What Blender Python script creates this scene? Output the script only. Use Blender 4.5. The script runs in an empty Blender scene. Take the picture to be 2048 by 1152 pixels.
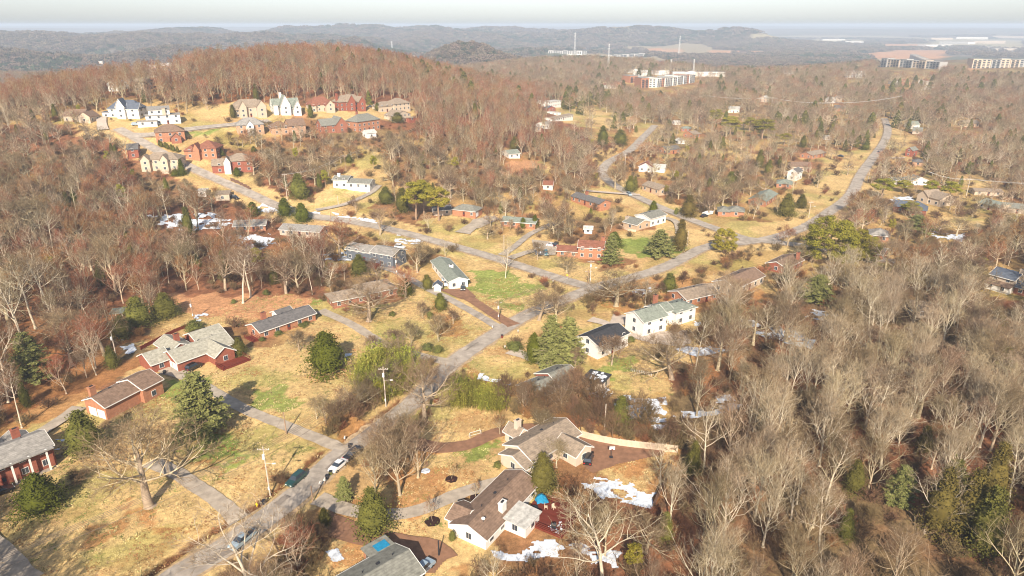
import bpy, math, random
import numpy as np
from mathutils import Vector, Matrix

# ------------------------------------------------------------------ camera, sky, sun, exposure
S = bpy.context.scene
COL = S.collection
HCAM, PITCH, FOC = 90.0, math.radians(21.1), 1365.0
cd = bpy.data.cameras.new('camera')
cam = bpy.data.objects.new('camera', cd)
COL.objects.link(cam)
cd.lens = 24.0
cd.sensor_width = 36.0
cd.clip_start = 1.0
cd.clip_end = 60000.0
cam.location = (0, 0, HCAM)
cam.rotation_euler = (math.pi / 2 - PITCH, 0, 0)
S.camera = cam

HAZE_D = 0.00018
SUN_EL, SHADOW_AZ = math.radians(33.0), math.radians(4.0)
w = bpy.data.worlds.new('World')
S.world = w
w.use_nodes = True
nt = w.node_tree
bg = nt.nodes['Background']
sky = nt.nodes.new('ShaderNodeTexSky')
sky.sky_type = 'NISHITA'
sky.sun_disc = False
sky.sun_elevation = SUN_EL
sky.sun_rotation = math.radians(180.0) + SHADOW_AZ
sky.air_density = 1.0
sky.dust_density = 1.0
sky.ozone_density = 1.0
sky.altitude = 200
hsv = nt.nodes.new('ShaderNodeHueSaturation')
hsv.inputs['Saturation'].default_value = 0.50
nt.links.new(sky.outputs[0], hsv.inputs['Color'])
tint = nt.nodes.new('ShaderNodeMix')
tint.data_type = 'RGBA'
tint.blend_type = 'MULTIPLY'
tint.inputs[0].default_value = 1
tint.inputs[7].default_value = (0.95, 0.99, 1.08, 1)
nt.links.new(hsv.outputs[0], tint.inputs[6])
nt.links.new(tint.outputs[2], bg.inputs[0])
bg.inputs[1].default_value = 0.080
sl = bpy.data.lights.new('sun', 'SUN')
sl.energy = 4.75
sl.angle = math.radians(0.55)
sl.color = (1.0, 0.89, 0.74)
sun = bpy.data.objects.new('sun', sl)
COL.objects.link(sun)
sun.rotation_euler = Vector((math.sin(SHADOW_AZ) * math.cos(SUN_EL), math.cos(SHADOW_AZ) * math.cos(SUN_EL), -math.sin(SUN_EL))).to_track_quat('-Z', 'Y').to_euler()
S.view_settings.view_transform = 'Standard'
S.view_settings.look = 'None'
S.view_settings.gamma = 1.0
S.view_settings.exposure = 0.90
S.view_settings.use_curve_mapping = False
S.render.engine = 'CYCLES'
S.cycles.filter_width = 1.1
S.cycles.use_denoising = True
S.cycles.max_bounces = 4
S.cycles.diffuse_bounces = 2
S.cycles.glossy_bounces = 2
S.cycles.transparent_max_bounces = 4
S.cycles.volume_bounces = 0

# ------------------------------------------------------------------ noise and terrain
_rt = np.random.RandomState(7).rand(256, 256)


def vn(x, y, s):
    x = np.asarray(x, float) / s + 500.3
    y = np.asarray(y, float) / s + 700.7
    xi = np.floor(x).astype(int)
    yi = np.floor(y).astype(int)
    fx = x - xi
    fy = y - yi
    fx = fx * fx * (3 - 2 * fx)
    fy = fy * fy * (3 - 2 * fy)
    g = lambda a, b: _rt[a & 255, b & 255]
    return (g(xi, yi) * (1 - fx) + g(xi + 1, yi) * fx) * (1 - fy) + (g(xi, yi + 1) * (1 - fx) + g(xi + 1, yi + 1) * fx) * fy


def fbm(x, y, s, o=4):
    t, a, n = 0, 0.5, 0
    for _ in range(o):
        t = t + a * vn(x, y, s)
        n += a
        s *= 0.5
        a *= 0.5
    return t / n


def ss(a, b, x):
    t = np.clip((np.asarray(x, float) - a) / (b - a), 0, 1)
    return t * t * (3 - 2 * t)


def ga(x, y, cx, cy, sx, sy):
    return np.exp(-((x - cx) / sx) ** 2 / 2 - ((y - cy) / sy) ** 2 / 2)


HILLS = [  # cx, cy, sx, sy, height
    (-232, 690, 110, 240, 38), (-118, 705, 105, 240, 25), (-480, 600, 160, 150, 13),
    (-124, 1800, 85, 110, 62), (130, 1560, 190, 190, 40), (560, 1080, 190, 120, 8), (1060, 1560, 330, 200, 46),
    (520, 4500, 170, 300, 52), (760, 4700, 150, 260, 34), (960, 4500, 190, 300, 50), (1370, 4400, 130, 300, 60), (1150, 4550, 200, 300, 32), (1600, 4300, 200, 250, 24),
    (-1650, 2900, 300, 260, 52), (-1080, 3150, 260, 220, 50), (-2300, 3000, 400, 300, 66), (-720, 3500, 240, 240, 38), (-300, 4300, 350, 300, 50), (-1900, 4300, 600, 400, 78), (-1000, 4700, 400, 300, 38),
    (-430, 2150, 150, 160, 34), (-900, 2050, 240, 130, 40), (-1350, 1750, 300, 140, 42), (-700, 2650, 200, 120, 42), (-250, 2700, 260, 150, 34), (100, 5200, 500, 400, 40), (-900, 5200, 900, 500, 66), (-330, 6500, 800, 500, 62),
]


def hh(x, y):
    x = np.asarray(x, float)
    y = np.asarray(y, float)
    z = np.zeros(np.broadcast(x, y).shape)
    for i, (cx, cy, sx, sy, a) in enumerate(HILLS):
        g = a * ga(x, y, cx, cy, sx, sy)
        if i < 3:
            g = g * ss(225, 420, y)
        z = z + g
    z = z + 13 * ss(115, 300, -x) * ss(120, 220, y) * (1 - ss(500, 700, y))
    d = np.hypot(x, y)
    z = z + 54 * (np.abs(fbm(x + 3000, y, 480, 4) - 0.5) * -3.2 + 0.36) * ss(1600, 2300, d) * (1 - ss(5500, 8000, d)) * ss(900, -300, x - 0.12 * y) + 26 * (fbm(x, y, 300, 3) - 0.5) * ga(x, y, 1000, 4500, 600, 400)
    z = z - 28 * ss(1180, 1650, y) * (1 - ss(6500, 9500, d))
    z = z + 5 * (fbm(x, y, 160, 2) - 0.5) * ss(240, 500, d) + 30 * (fbm(x, y, 700, 4) - 0.5) * ss(2100, 4000, d) * (0.5 + 0.5 * ss(500, -1200, x))
    # rolling ridges on the horizon
    z = z + ss(6500, 9000, d) * (32 + 56 * (fbm(x, y, 2600, 4) - 0.5)) + ss(10500, 14000, d) * 14 + ss(7000, 9500, d) * 8 * ss(0, -4000, x)
    return z


def ray(px, py):
    u = (px - 1024) / FOC
    v = -(py - 576) / FOC
    return u, math.cos(PITCH) + v * math.sin(PITCH), -math.sin(PITCH) + v * math.cos(PITCH)


_ts = 55 * 1.006 ** np.arange(0, 930)


def W(px, py):
    """point of the terrain under a pixel of the photograph"""
    dx, dy, dz = ray(px, py)
    zz = HCAM + dz * _ts
    hz = hh(dx * _ts, dy * _ts)
    k = np.argmax(zz < hz)
    if k == 0:
        k = len(_ts) - 1
    a, b = _ts[k - 1], _ts[k]
    for _ in range(14):
        m = (a + b) / 2
        if HCAM + dz * m < float(hh(dx * m, dy * m)):
            b = m
        else:
            a = m
    return Vector((dx * b, dy * b, float(hh(dx * b, dy * b))))


def proj(x, y, z):
    c, s = math.cos(PITCH), math.sin(PITCH)
    zz = z - HCAM
    D = y * c - zz * s
    U = y * s + zz * c
    D = np.where(np.abs(D) < 1, 1, D)
    return 1024 + FOC * x / D, 576 - FOC * U / D, D


def height_of(P, pyt):
    """height at which a vertical through P meets image row pyt"""
    _, dy, dz = ray(1024, pyt)
    return HCAM + dz * P[1] / dy - P[2]


def pip(x, y, poly):
    x = np.asarray(x, float)
    y = np.asarray(y, float)
    c = np.zeros(x.shape, bool)
    n = len(poly)
    for i in range(n):
        x0, y0 = poly[i]
        x1, y1 = poly[(i + 1) % n]
        if y0 == y1:
            continue
        c ^= ((y0 > y) != (y1 > y)) & (x < (x1 - x0) * (y - y0) / (y1 - y0) + x0)
    return c


def dist_line(x, y, pts):
    d = np.full(np.shape(x), 1e9)
    for (x0, y0), (x1, y1) in zip(pts, pts[1:]):
        vx, vy = x1 - x0, y1 - y0
        t = np.clip(((x - x0) * vx + (y - y0) * vy) / (vx * vx + vy * vy + 1e-9), 0, 1)
        d = np.minimum(d, np.hypot(x - x0 - t * vx, y - y0 - t * vy))
    return d


def pp(s):
    return [tuple(float(v) for v in q.split(',')) for q in s.split()]


def wp(s):
    return [tuple(W(*q)[:2]) for q in pp(s)]


# ------------------------------------------------------------------ plan of the place
LAWNS_PX = [pp(s) for s in [
    '-60,1152 -60,975 110,925 215,850 320,782 385,770 480,700 560,690 640,640 700,655 770,700 720,755 700,800 640,850 690,890 620,960 500,1020 330,1152',
    '270,690 330,655 420,625 480,600 560,588 640,600 640,640 560,620 490,650 420,655 380,670 300,700',
    '700,625 800,600 870,590 960,640 1010,655 900,715 870,690 800,680 740,670',
    '935,530 1000,530 1135,600 1050,640 1010,645 940,600',
    '600,430 640,385 700,340 750,300 790,330 745,380 765,395 680,415 620,430',
    '830,440 900,430 960,445 1000,470 1090,445 1110,470 1000,512 940,490 880,470',
    '1010,510 1060,480 1110,480 1120,520 1160,525 1205,530 1180,575 1100,550',
    '1210,500 1240,470 1330,455 1400,465 1440,480 1440,520 1350,540 1260,520',
    '1230,360 1380,430 1480,440 1600,448 1560,470 1480,475 1400,450 1300,430 1200,390',
    '1560,420 1640,350 1650,300 1730,300 1735,330 1690,390 1650,415 1600,430',
    '845,875 870,820 940,790 1000,830 1060,850 1000,890 1000,940 960,960 900,1040 870,1090 780,1080 700,1060 650,1010 700,990 830,960 830,930',
    '900,725 950,700 1020,690 1100,720 1060,740 1000,765 930,745',
    '1175,770 1215,720 1260,690 1345,735 1345,790 1230,785',
    '1160,868 1340,890 1350,940 1310,1000 1240,1000 1170,930',
    '640,1152 640,1100 690,1070 780,1080 880,1100 900,1152',
    '190,255 300,240 480,222 480,200 610,215 680,205 830,215 830,245 700,240 560,235 480,240 430,270 380,290 300,290 240,262',
    '380,215 470,205 470,235 400,240', '270,290 400,320 500,350 560,410 480,385 380,345',
    '1110,215 1200,215 1285,240 1230,262 1120,245', '1270,250 1330,262 1280,290 1250,300',
    '1430,450 1560,440 1600,455 1520,480 1440,470', '1870,430 1980,440 1960,460 1880,450',
    '1780,280 1800,260 1830,270 1820,300 1790,310', '1470,570 1500,555 1560,560 1530,580',
    '1240,565 1330,580 1340,600 1290,620 1190,610',
    '1600,470 1680,470 1700,490 1620,490', '1400,300 1500,300 1520,315 1420,315', '1900,345 1960,355 2000,375 1930,370',
    '1020,325 1090,325 1110,345 1030,350',
]]
GREEN_PX = [pp(s) for s in ['905,420 990,392 1010,405 960,425 900,430', '940,545 1050,550 1075,580 1000,600 950,580', '935,890 990,880 1005,905 985,935 945,930',
                            '1100,405 1160,390 1200,395 1120,425', '370,260 440,262 430,272 370,275', '1230,480 1330,480 1380,500 1290,520',
                            '330,745 400,760 390,800 340,790', '500,780 560,760 600,790 540,820', '660,360 720,360 740,378 680,384', '1000,590 1050,620 1010,635',
                            '560,590 610,585 650,610 600,615', '1215,715 1260,700 1290,750 1220,760', '930,410 1010,400 1020,412 950,420', '1010,640 1045,640 1040,655', '380,880 450,880 460,960 390,930']]
LITTER_PX = [pp(s) for s in ['810,880 900,930 900,1000 800,1020 720,1000 780,950', '620,1020 700,1040 800,1060 690,1070 620,1045', '640,860 700,820 760,840 700,880', '850,600 930,640 920,670 860,660',
                             '180,1010 330,1050 340,1090 250,1080', '380,930 430,950 440,985 390,975', '1190,560 1330,560 1360,600 1300,640 1180,620', '1330,560 1480,560 1520,600 1400,640',
                             '900,720 1000,760 1070,780 930,790', '1150,866 1330,892 1320,930 1160,900', '690,1130 780,1060 880,1090 900,1152', '0,640 260,620 280,700 230,760 120,830 0,880',
                             '380,130 500,110 600,150 600,205 380,200', '1250,250 1330,330 1230,360', '1300,1010 1330,930 1360,930 1340,1020', '1000,300 1080,320 1070,345 1010,345', '1380,680 1500,690 1500,760 1390,760', '1640,20 1700,100 1690,205 1580,205 1590,160']]
SOIL_PX = [pp(s) for s in ['1180,70 1190,70 1185,72', '1010,322 1080,322 1095,340 1015,345', '540,215 620,222 640,232 560,232', '330,590 620,590 600,630 480,640 380,640',
                           '1700,110 1800,100 1900,100 1890,118 1760,118', '1280,96 1330,97 1370,101 1300,104', '1410,101 1530,101 1530,106 1420,107', '1500,106 1570,104 1566,109 1505,110',
                           '1760,88 1855,88 1855,96 1765,97', '1300,138 1370,128 1375,140 1310,142', '1900,136 1960,138 1950,147 1890,142', '1590,116 1700,118 1690,121 1590,120', '255,135 360,130 350,143 270,145', '265,83 300,88 280,92']]
FIELD_PX = [pp(s) for s in ['1330,107 1500,108 1500,113 1350,112', '1500,75 1640,78 1700,82 1600,84 1500,80', '1740,115 1800,112 1800,122 1760,122', '160,142 300,143 260,148 170,146', '1860,75 2048,80 2048,96 1870,92', '1800,86 1930,90 2000,93 1860,95', '1600,77 1760,80 1720,85']]
LAWNS = [[tuple(W(*q)[:2]) for q in P] for P in LAWNS_PX]
GREEN = [[tuple(W(*q)[:2]) for q in P] for P in GREEN_PX]
LITTER = [[tuple(W(*q)[:2]) for q in P] for P in LITTER_PX]
SOIL = [[tuple(W(*q)[:2]) for q in P] for P in SOIL_PX]
FIELD = [[tuple(W(*q)[:2]) for q in P] for P in FIELD_PX]

ROADS = [  # name, width m, material, px line
    ('road', 5.6, 'asphalt', '250,1240 340,1162 410,1120 480,1075 600,985 680,912 780,838 830,802 885,745 935,705 1010,657 1060,628 1120,603 1185,577'),
    ('road', 5.8, 'asphalt', '1185,577 1100,552 1000,520 920,497 840,475 760,455 690,442 620,432 560,415 500,388 440,362 380,335 330,310 290,288 262,272 235,258'),
    ('road', 5.8, 'asphalt', '1185,577 1250,560 1330,535 1400,500 1460,482'),
    ('road', 6.0, 'asphalt', '1310,252 1290,272 1262,300 1218,325 1205,348 1230,372 1290,402 1360,432 1430,458 1500,480 1560,482'),
    ('road', 6.0, 'asphalt', '1460,490 1540,478 1610,455 1660,424 1700,392 1722,350 1745,318 1765,290 1775,262 1768,238'),
    ('road', 6.0, 'asphalt', '262,272 300,271 345,264 400,257 470,250 540,243'),
    ('road', 6.0, 'asphalt', '1480,478 1600,492 1700,510 1790,525'),
    ('driveway', 3.3, 'drive', '480,1040 430,998 385,968 350,945 300,925'),
    ('driveway', 3.3, 'drive', '705,905 640,880 560,848 500,824 445,795 380,757 330,742'),
    ('driveway', 3.3, 'drive', '640,622 700,648 770,690 840,712 900,726'),
    ('driveway', 3.3, 'asphalt', '1010,664 950,628 900,600 850,576 800,548 752,532'),
    ('dirt_driveway', 3.8, 'brown', '1028,652 985,628 945,602 918,588'),
    ('driveway', 3.3, 'drive', '635,998 700,1022 760,1030 830,1024 900,996 960,975 1000,968'),
    ('brick_driveway', 3.8, 'brown', '830,888 880,897 940,890 990,868 1050,858 1110,857'),
    ('brick_driveway', 5.0, 'brown', '640,1045 720,1070 800,1090 860,1100 880,1125'),
    ('driveway', 3.2, 'asphalt', '1004,512 1030,494 1060,470 1092,455 1110,447'),
    ('driveway', 2.8, 'asphalt', '632,422 690,410 740,388 758,372'),
    ('driveway', 6.0, 'drive', '925,468 955,448 985,436'),
    ('driveway', 3.6, 'drive', '1020,518 1060,505 1110,498'),
    ('driveway', 3.6, 'concrete', '1020,703 1060,717 1110,735'),
    ('driveway', 3.3, 'concrete', '1180,640 1215,650 1250,668 1300,682 1370,692'),
    ('driveway', 4.4, 'drive', '-40,1080 10,1118 50,1170'),
    ('driveway', 3.3, 'drive', '160,816 110,850 60,880'),
    ('driveway', 5.0, 'concrete', '206,262 204,248 203,236'),
    ('driveway', 3.0, 'concrete', '1165,383 1280,392'), ('driveway', 3.4, 'drive', '1360,470 1352,446 1330,438'),
    ('driveway', 3.0, 'concrete', '1740,320 1810,318'),
    ('driveway', 3.3, 'drive', '1340,640 1380,600 1420,580 1470,568'),
]
ROADW = [(n, wd, m, [tuple(W(*q)[:2]) for q in pp(s)]) for n, wd, m, s in ROADS]
DITCH = wp('250,1180 390,1085 520,1005 640,905') , wp('690,885 750,838 800,800')


def hterrain(x, y):
    z = hh(x, y)
    x = np.asarray(x, float)
    y = np.asarray(y, float)
    return z


def road_dist(x, y):
    d = np.full(np.shape(x), 1e9)
    for n, wd, m, pts in ROADW:
        d = np.minimum(d, dist_line(x, y, pts) - wd / 2)
    return d


# ------------------------------------------------------------------ materials
def nodes(m):
    return m.node_tree.nodes, m.node_tree.links


def mat(name, col, rough=0.85, var=0.25, scale=1.2, detail=None, bump=0.0, spec=0.2, metal=0.0, objvar=0.0, stretch=None):
    m = bpy.data.materials.new(name)
    m.use_nodes = True
    N, L = nodes(m)
    b = N['Principled BSDF']
    b.inputs['Roughness'].default_value = rough
    b.inputs['Specular IOR Level'].default_value = spec
    b.inputs['Metallic'].default_value = metal
    tc = N.new('ShaderNodeTexCoord')
    src = tc.outputs['Object']
    if stretch:
        mp = N.new('ShaderNodeMapping')
        mp.inputs['Scale'].default_value = stretch
        L.new(src, mp.inputs[0])
        src = mp.outputs[0]
    n1 = N.new('ShaderNodeTexNoise')
    n1.inputs['Scale'].default_value = scale
    n1.inputs['Detail'].default_value = 5
    n1.inputs['Roughness'].default_value = 0.65
    L.new(src, n1.inputs['Vector'])
    r = N.new('ShaderNodeMapRange')
    r.inputs[1].default_value = 0.3
    r.inputs[2].default_value = 0.7
    r.inputs[3].default_value = 1 - var
    r.inputs[4].default_value = 1 + var
    L.new(n1.outputs[0], r.inputs[0])
    val = r.outputs[0]
    if objvar:
        oi = N.new('ShaderNodeObjectInfo')
        r2 = N.new('ShaderNodeMapRange')
        r2.inputs[3].default_value = 1 - objvar
        r2.inputs[4].default_value = 1 + objvar
        L.new(oi.outputs['Random'], r2.inputs[0])
        mm = N.new('ShaderNodeMath')
        mm.operation = 'MULTIPLY'
        L.new(val, mm.inputs[0])
        L.new(r2.outputs[0], mm.inputs[1])
        val = mm.outputs[0]
    mx = N.new('ShaderNodeMix')
    mx.data_type = 'RGBA'
    mx.blend_type = 'MULTIPLY'
    mx.inputs[0].default_value = 1
    if objvar:
        hs = N.new('ShaderNodeHueSaturation')
        hs.inputs['Color'].default_value = (*col, 1)
        r3 = N.new('ShaderNodeMapRange')
        r3.inputs[3].default_value = 0.5 - objvar * 0.035
        r3.inputs[4].default_value = 0.5 + objvar * 0.10
        m7 = N.new('ShaderNodeMath')
        m7.operation = 'MULTIPLY'
        m7.inputs[1].default_value = 7.31
        m8 = N.new('ShaderNodeMath')
        m8.operation = 'FRACT'
        L.new(oi.outputs['Random'], m7.inputs[0])
        L.new(m7.outputs[0], m8.inputs[0])
        L.new(m8.outputs[0], r3.inputs[0])
        L.new(r3.outputs[0], hs.inputs['Hue'])
        L.new(hs.outputs[0], mx.inputs[6])
    else:
        mx.inputs[6].default_value = (*col, 1)
    L.new(val, mx.inputs[7])
    L.new(mx.outputs[2], b.inputs['Base Color'])
    if bump:
        n2 = N.new('ShaderNodeTexNoise')
        n2.inputs['Scale'].default_value = scale * 6
        n2.inputs['Detail'].default_value = 4
        L.new(src, n2.inputs['Vector'])
        bp = N.new('ShaderNodeBump')
        bp.inputs['Distance'].default_value = bump
        L.new(n2.outputs[0], bp.inputs['Height'])
        L.new(bp.outputs[0], b.inputs['Normal'])
    return m


def courses(m, size, amt, axis='Z'):
    """thin horizontal courses (brick rows, shingle rows, siding boards) multiplied into a material"""
    N, L = nodes(m)
    b = N['Principled BSDF']
    lk = b.inputs['Base Color'].links[0]
    src = lk.from_socket
    tc = N.new('ShaderNodeTexCoord')
    wv = N.new('ShaderNodeTexWave')
    wv.bands_direction = axis
    wv.inputs['Scale'].default_value = 0.5 / size
    wv.inputs['Distortion'].default_value = 0.6
    wv.inputs['Detail Scale'].default_value = 2
    L.new(tc.outputs['Object'], wv.inputs['Vector'])
    r = N.new('ShaderNodeMapRange')
    r.inputs[1].default_value = 0.0
    r.inputs[2].default_value = 0.35
    r.inputs[3].default_value = 1 - amt
    r.inputs[4].default_value = 1
    L.new(wv.outputs['Fac'], r.inputs[0])
    mx = N.new('ShaderNodeMix')
    mx.data_type = 'RGBA'
    mx.blend_type = 'MULTIPLY'
    mx.inputs[0].default_value = 1
    L.new(src, mx.inputs[6])
    L.new(r.outputs[0], mx.inputs[7])
    L.new(mx.outputs[2], b.inputs['Base Color'])
    return m


M = {}
M['asphalt'] = mat('worn_asphalt', (0.345, 0.295, 0.245), 0.9, 0.34, 0.30, bump=0.01)
M['drive'] = mat('gravel_asphalt', (0.37, 0.31, 0.245), 0.95, 0.25, 0.5, bump=0.02)
M['concrete'] = mat('concrete', (0.46, 0.38, 0.31), 0.9, 0.15, 0.6)
M['brown'] = mat('brown_drive', (0.235, 0.125, 0.075), 0.95, 0.25, 0.7)
M['mulch'] = mat('mulch', (0.035, 0.015, 0.012), 1, 0.4, 3)
M['snow'] = mat('snow', (0.62, 0.66, 0.72), 0.8, 0.30, 0.9, bump=0.05)
M['bark'] = mat('grey_bark', (0.40, 0.31, 0.21), 0.95, 0.28, 1.5, objvar=0.24)
M['palebark'] = mat('pale_bark', (0.56, 0.47, 0.35), 0.9, 0.28, 0.8, objvar=0.10)
M['twig'] = mat('twigs', (0.200, 0.130, 0.076), 0.95, 0.25, 0.4, objvar=0.26)
M['paletwig'] = mat('pale_twigs', (0.325, 0.24, 0.15), 0.95, 0.2, 0.4, objvar=0.16)
M['redtwig'] = mat('russet_twigs', (0.27, 0.115, 0.055), 0.95, 0.25, 0.4, objvar=0.22)
M['hilltwig'] = mat('hill_twigs', (0.255, 0.098, 0.046), 0.95, 0.25, 0.4, objvar=0.28)
M['brush'] = mat('brush', (0.175, 0.105, 0.058), 0.95, 0.3, 0.4, objvar=0.30)
M['farcrown'] = mat('far_crowns', (0.15, 0.108, 0.08), 1, 0.3, 0.15, objvar=0.32)
M['fargreen'] = mat('far_cedars', (0.05, 0.062, 0.03), 1, 0.3, 0.15, objvar=0.3)
M['magnolia'] = mat('magnolia_leaves', (0.080, 0.085, 0.010), 0.9, 0.35, 0.9, spec=0.1, objvar=0.12)
M['cedar'] = mat('cedar_foliage', (0.100, 0.088, 0.018), 0.9, 0.35, 0.8, objvar=0.22)
M['pine'] = mat('pine_needles', (0.235, 0.20, 0.024), 0.9, 0.35, 0.9, objvar=0.18)
M['wpine'] = mat('white_pine_needles', (0.20, 0.195, 0.06), 0.9, 0.3, 0.9, objvar=0.12)
M['rust'] = mat('rust_conifer', (0.115, 0.085, 0.020), 0.9, 0.35, 0.9, objvar=0.10)
M['bamboo'] = mat('bamboo_leaves', (0.22, 0.20, 0.035), 0.8, 0.45, 0.5, objvar=0.35)
M['shrub'] = mat('clipped_shrub', (0.12, 0.12, 0.03), 0.9, 0.35, 1.5, objvar=0.2)
M['wood'] = mat('pole_wood', (0.30, 0.20, 0.13), 0.9, 0.2, 2)
M['palewood'] = mat('weathered_pole', (0.50, 0.42, 0.34), 0.9, 0.2, 2)
M['wire'] = mat('wire', (0.14, 0.11, 0.09), 0.7, 0, 1)
M['dark'] = mat('dark_metal', (0.03, 0.03, 0.035), 0.5, 0.1, 1)
M['white'] = mat('white_paint', (0.72, 0.69, 0.64), 0.7, 0.05, 1)
M['glass'] = mat('window_glass', (0.035, 0.045, 0.06), 0.12, 0.1, 1, spec=0.6)
M['redwood'] = mat('red_stained_wood', (0.15, 0.03, 0.018), 0.8, 0.2, 2)
M['blue'] = mat('blue_cover', (0.015, 0.20, 0.36), 0.7, 0.25, 1.5)
M['yellow'] = mat('yellow_paint', (0.75, 0.50, 0.03), 0.6, 0.1, 1)
M['rubber'] = mat('tyre', (0.02, 0.02, 0.02), 0.9, 0.1, 1)
M['chrome'] = mat('bright_metal', (0.6, 0.6, 0.6), 0.3, 0, 1, metal=1)
M['lamp'] = mat('lamp_lens', (0.7, 0.7, 0.68), 0.2, 0, 1)
M['tail'] = mat('tail_lens', (0.4, 0.02, 0.02), 0.3, 0, 1)
M['fence'] = mat('pale_fence_boards', (0.58, 0.45, 0.33), 0.85, 0.12, 1)
M['darkfence'] = mat('dark_fence_boards', (0.16, 0.09, 0.06), 0.9, 0.2, 1)
WALLC = {'br': (0.32, 0.13, 0.08), 'rd': (0.285, 0.095, 0.06), 'ob': (0.40, 0.185, 0.105), 'tb': (0.47, 0.285, 0.18), 'wh': (0.70, 0.67, 0.62), 'cr': (0.50, 0.40, 0.30),
         'bg': (0.58, 0.47, 0.37), 'nb': (0.12, 0.135, 0.16), 'st': (0.46, 0.37, 0.29), 'gy': (0.36, 0.35, 0.33), 'tn': (0.50, 0.36, 0.24)}
ROOFC = {'g': (0.20, 0.195, 0.165), 'dg': (0.135, 0.125, 0.12), 'b': (0.205, 0.135, 0.095), 't': (0.27, 0.21, 0.155), 'gg': (0.215, 0.235, 0.195), 'pg': (0.33, 0.31, 0.25), 'dk': (0.045, 0.045, 0.05),
         'r': (0.23, 0.095, 0.06), 'bl': (0.10, 0.115, 0.145), 'w': (0.46, 0.44, 0.40), 'mg': (0.27, 0.25, 0.225)}
for k, c in WALLC.items():
    M['w_' + k] = mat('wall_' + k, c, 0.85, 0.2 if k in ('br', 'rd', 'ob', 'tb', 'st') else 0.07, 1.4, bump=0.01)
    courses(M['w_' + k], 0.3 if k in ('wh', 'cr', 'bg', 'nb') else 0.22, 0.12 if k in ('wh', 'cr', 'bg') else 0.28)
for k, c in ROOFC.items():
    M['r_' + k] = courses(mat('shingles_' + k, c, 0.9, 0.34, 1.1, bump=0.01, stretch=(1, 1, 2.2)), 0.28, 0.16)


def car_paint(name, c):
    m = mat(name, c, 0.25, 0.03, 1, spec=0.6)
    nodes(m)[0]['Principled BSDF'].inputs['Coat Weight'].default_value = 0.6
    return m


# ------------------------------------------------------------------ mesh helpers
class MB:
    def __init__(s):
        s.v = []
        s.f = []

    def add(s, vs, fs):
        o = len(s.v)
        s.v += [tuple(v) for v in vs]
        s.f += [tuple(i + o for i in f) for f in fs]
        return s

    def box(s, x0, x1, y0, y1, z0, z1):
        return s.add([(x0, y0, z0), (x1, y0, z0), (x1, y1, z0), (x0, y1, z0), (x0, y0, z1), (x1, y0, z1), (x1, y1, z1), (x0, y1, z1)],
                     [(0, 3, 2, 1), (4, 5, 6, 7), (0, 1, 5, 4), (1, 2, 6, 5), (2, 3, 7, 6), (3, 0, 4, 7)])

    def tube(s, a, b, r0, r1, n=6):
        a, b = Vector(a), Vector(b)
        d = (b - a).normalized()
        u = d.orthogonal().normalized()
        v = d.cross(u)
        vs = []
        for p, r in ((a, r0), (b, r1)):
            for k in range(n):
                t = 2 * math.pi * k / n
                vs.append(p + (u * math.cos(t) + v * math.sin(t)) * r)
        fs = [(k, (k + 1) % n, n + (k + 1) % n, n + k) for k in range(n)]
        fs += [tuple(range(n))[::-1], tuple(range(n, 2 * n))]
        return s.add(vs, fs)

    def ball(s, c, rx, ry, rz, n=8, m=5, jit=0, rnd=None):
        vs, fs = [], []
        for i in range(m + 1):
            th = math.pi * i / m
            for k in range(n):
                t = 2 * math.pi * k / n
                j = 1 + (rnd.uniform(-jit, jit) if rnd else 0)
                vs.append((c[0] + rx * j * math.sin(th) * math.cos(t), c[1] + ry * j * math.sin(th) * math.sin(t), c[2] + rz * j * math.cos(th)))
        for i in range(m):
            for k in range(n):
                fs.append((i * n + k, (i + 1) * n + k, (i + 1) * n + (k + 1) % n, i * n + (k + 1) % n))
        return s.add(vs, fs)

    def mesh(s, name, m):
        me = bpy.data.meshes.new(name)
        me.from_pydata(s.v, [], s.f)
        if m is not None:
            me.materials.append(M[m] if isinstance(m, str) else m)
        return me

    def ob(s, name, m, parent=None, loc=(0, 0, 0), rz=0.0):
        return ob(name, s.mesh(name, m), parent, loc, rz)


def ob(name, me, parent=None, loc=(0, 0, 0), rz=0.0, sc=None):
    o = bpy.data.objects.new(name, me)
    COL.objects.link(o)
    o.location = loc
    o.rotation_euler = (0, 0, rz)
    if sc is not None:
        o.scale = sc if hasattr(sc, '__len__') else (sc, sc, sc)
    if parent is not None:
        o.parent = parent
    return o


def tag(o, label, cat=None, group=None, kind=None):
    if label:
        o['label'] = label
    if cat:
        o['category'] = cat
    if group:
        o['group'] = group
    if kind:
        o['kind'] = kind
    return o


def npmesh(name, V, F, mats, midx=None):
    """V (n,3), F (m,3) or (m,4)"""
    me = bpy.data.meshes.new(name)
    k = F.shape[1]
    me.vertices.add(len(V))
    me.vertices.foreach_set('co', np.asarray(V, np.float32).ravel())
    me.loops.add(F.size)
    me.loops.foreach_set('vertex_index', F.astype(np.int32).ravel())
    me.polygons.add(len(F))
    me.polygons.foreach_set('loop_start', np.arange(0, F.size, k, dtype=np.int32))
    for m in mats:
        me.materials.append(M[m] if isinstance(m, str) else m)
    if midx is not None:
        me.polygons.foreach_set('material_index', np.asarray(midx, np.int32))
    me.update(calc_edges=True)
    return me


# ------------------------------------------------------------------ ground
def axis(lo, hi, f0, f1, step, g):
    a = list(np.arange(f0, f1 + step / 2, step))
    s = step
    while a[-1] < hi:
        s *= g
        a.append(a[-1] + s)
    s = step
    left = []
    c = f0
    while c > lo:
        s *= g
        c -= s
        left.append(c)
    return np.array(left[::-1] + a)


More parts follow.
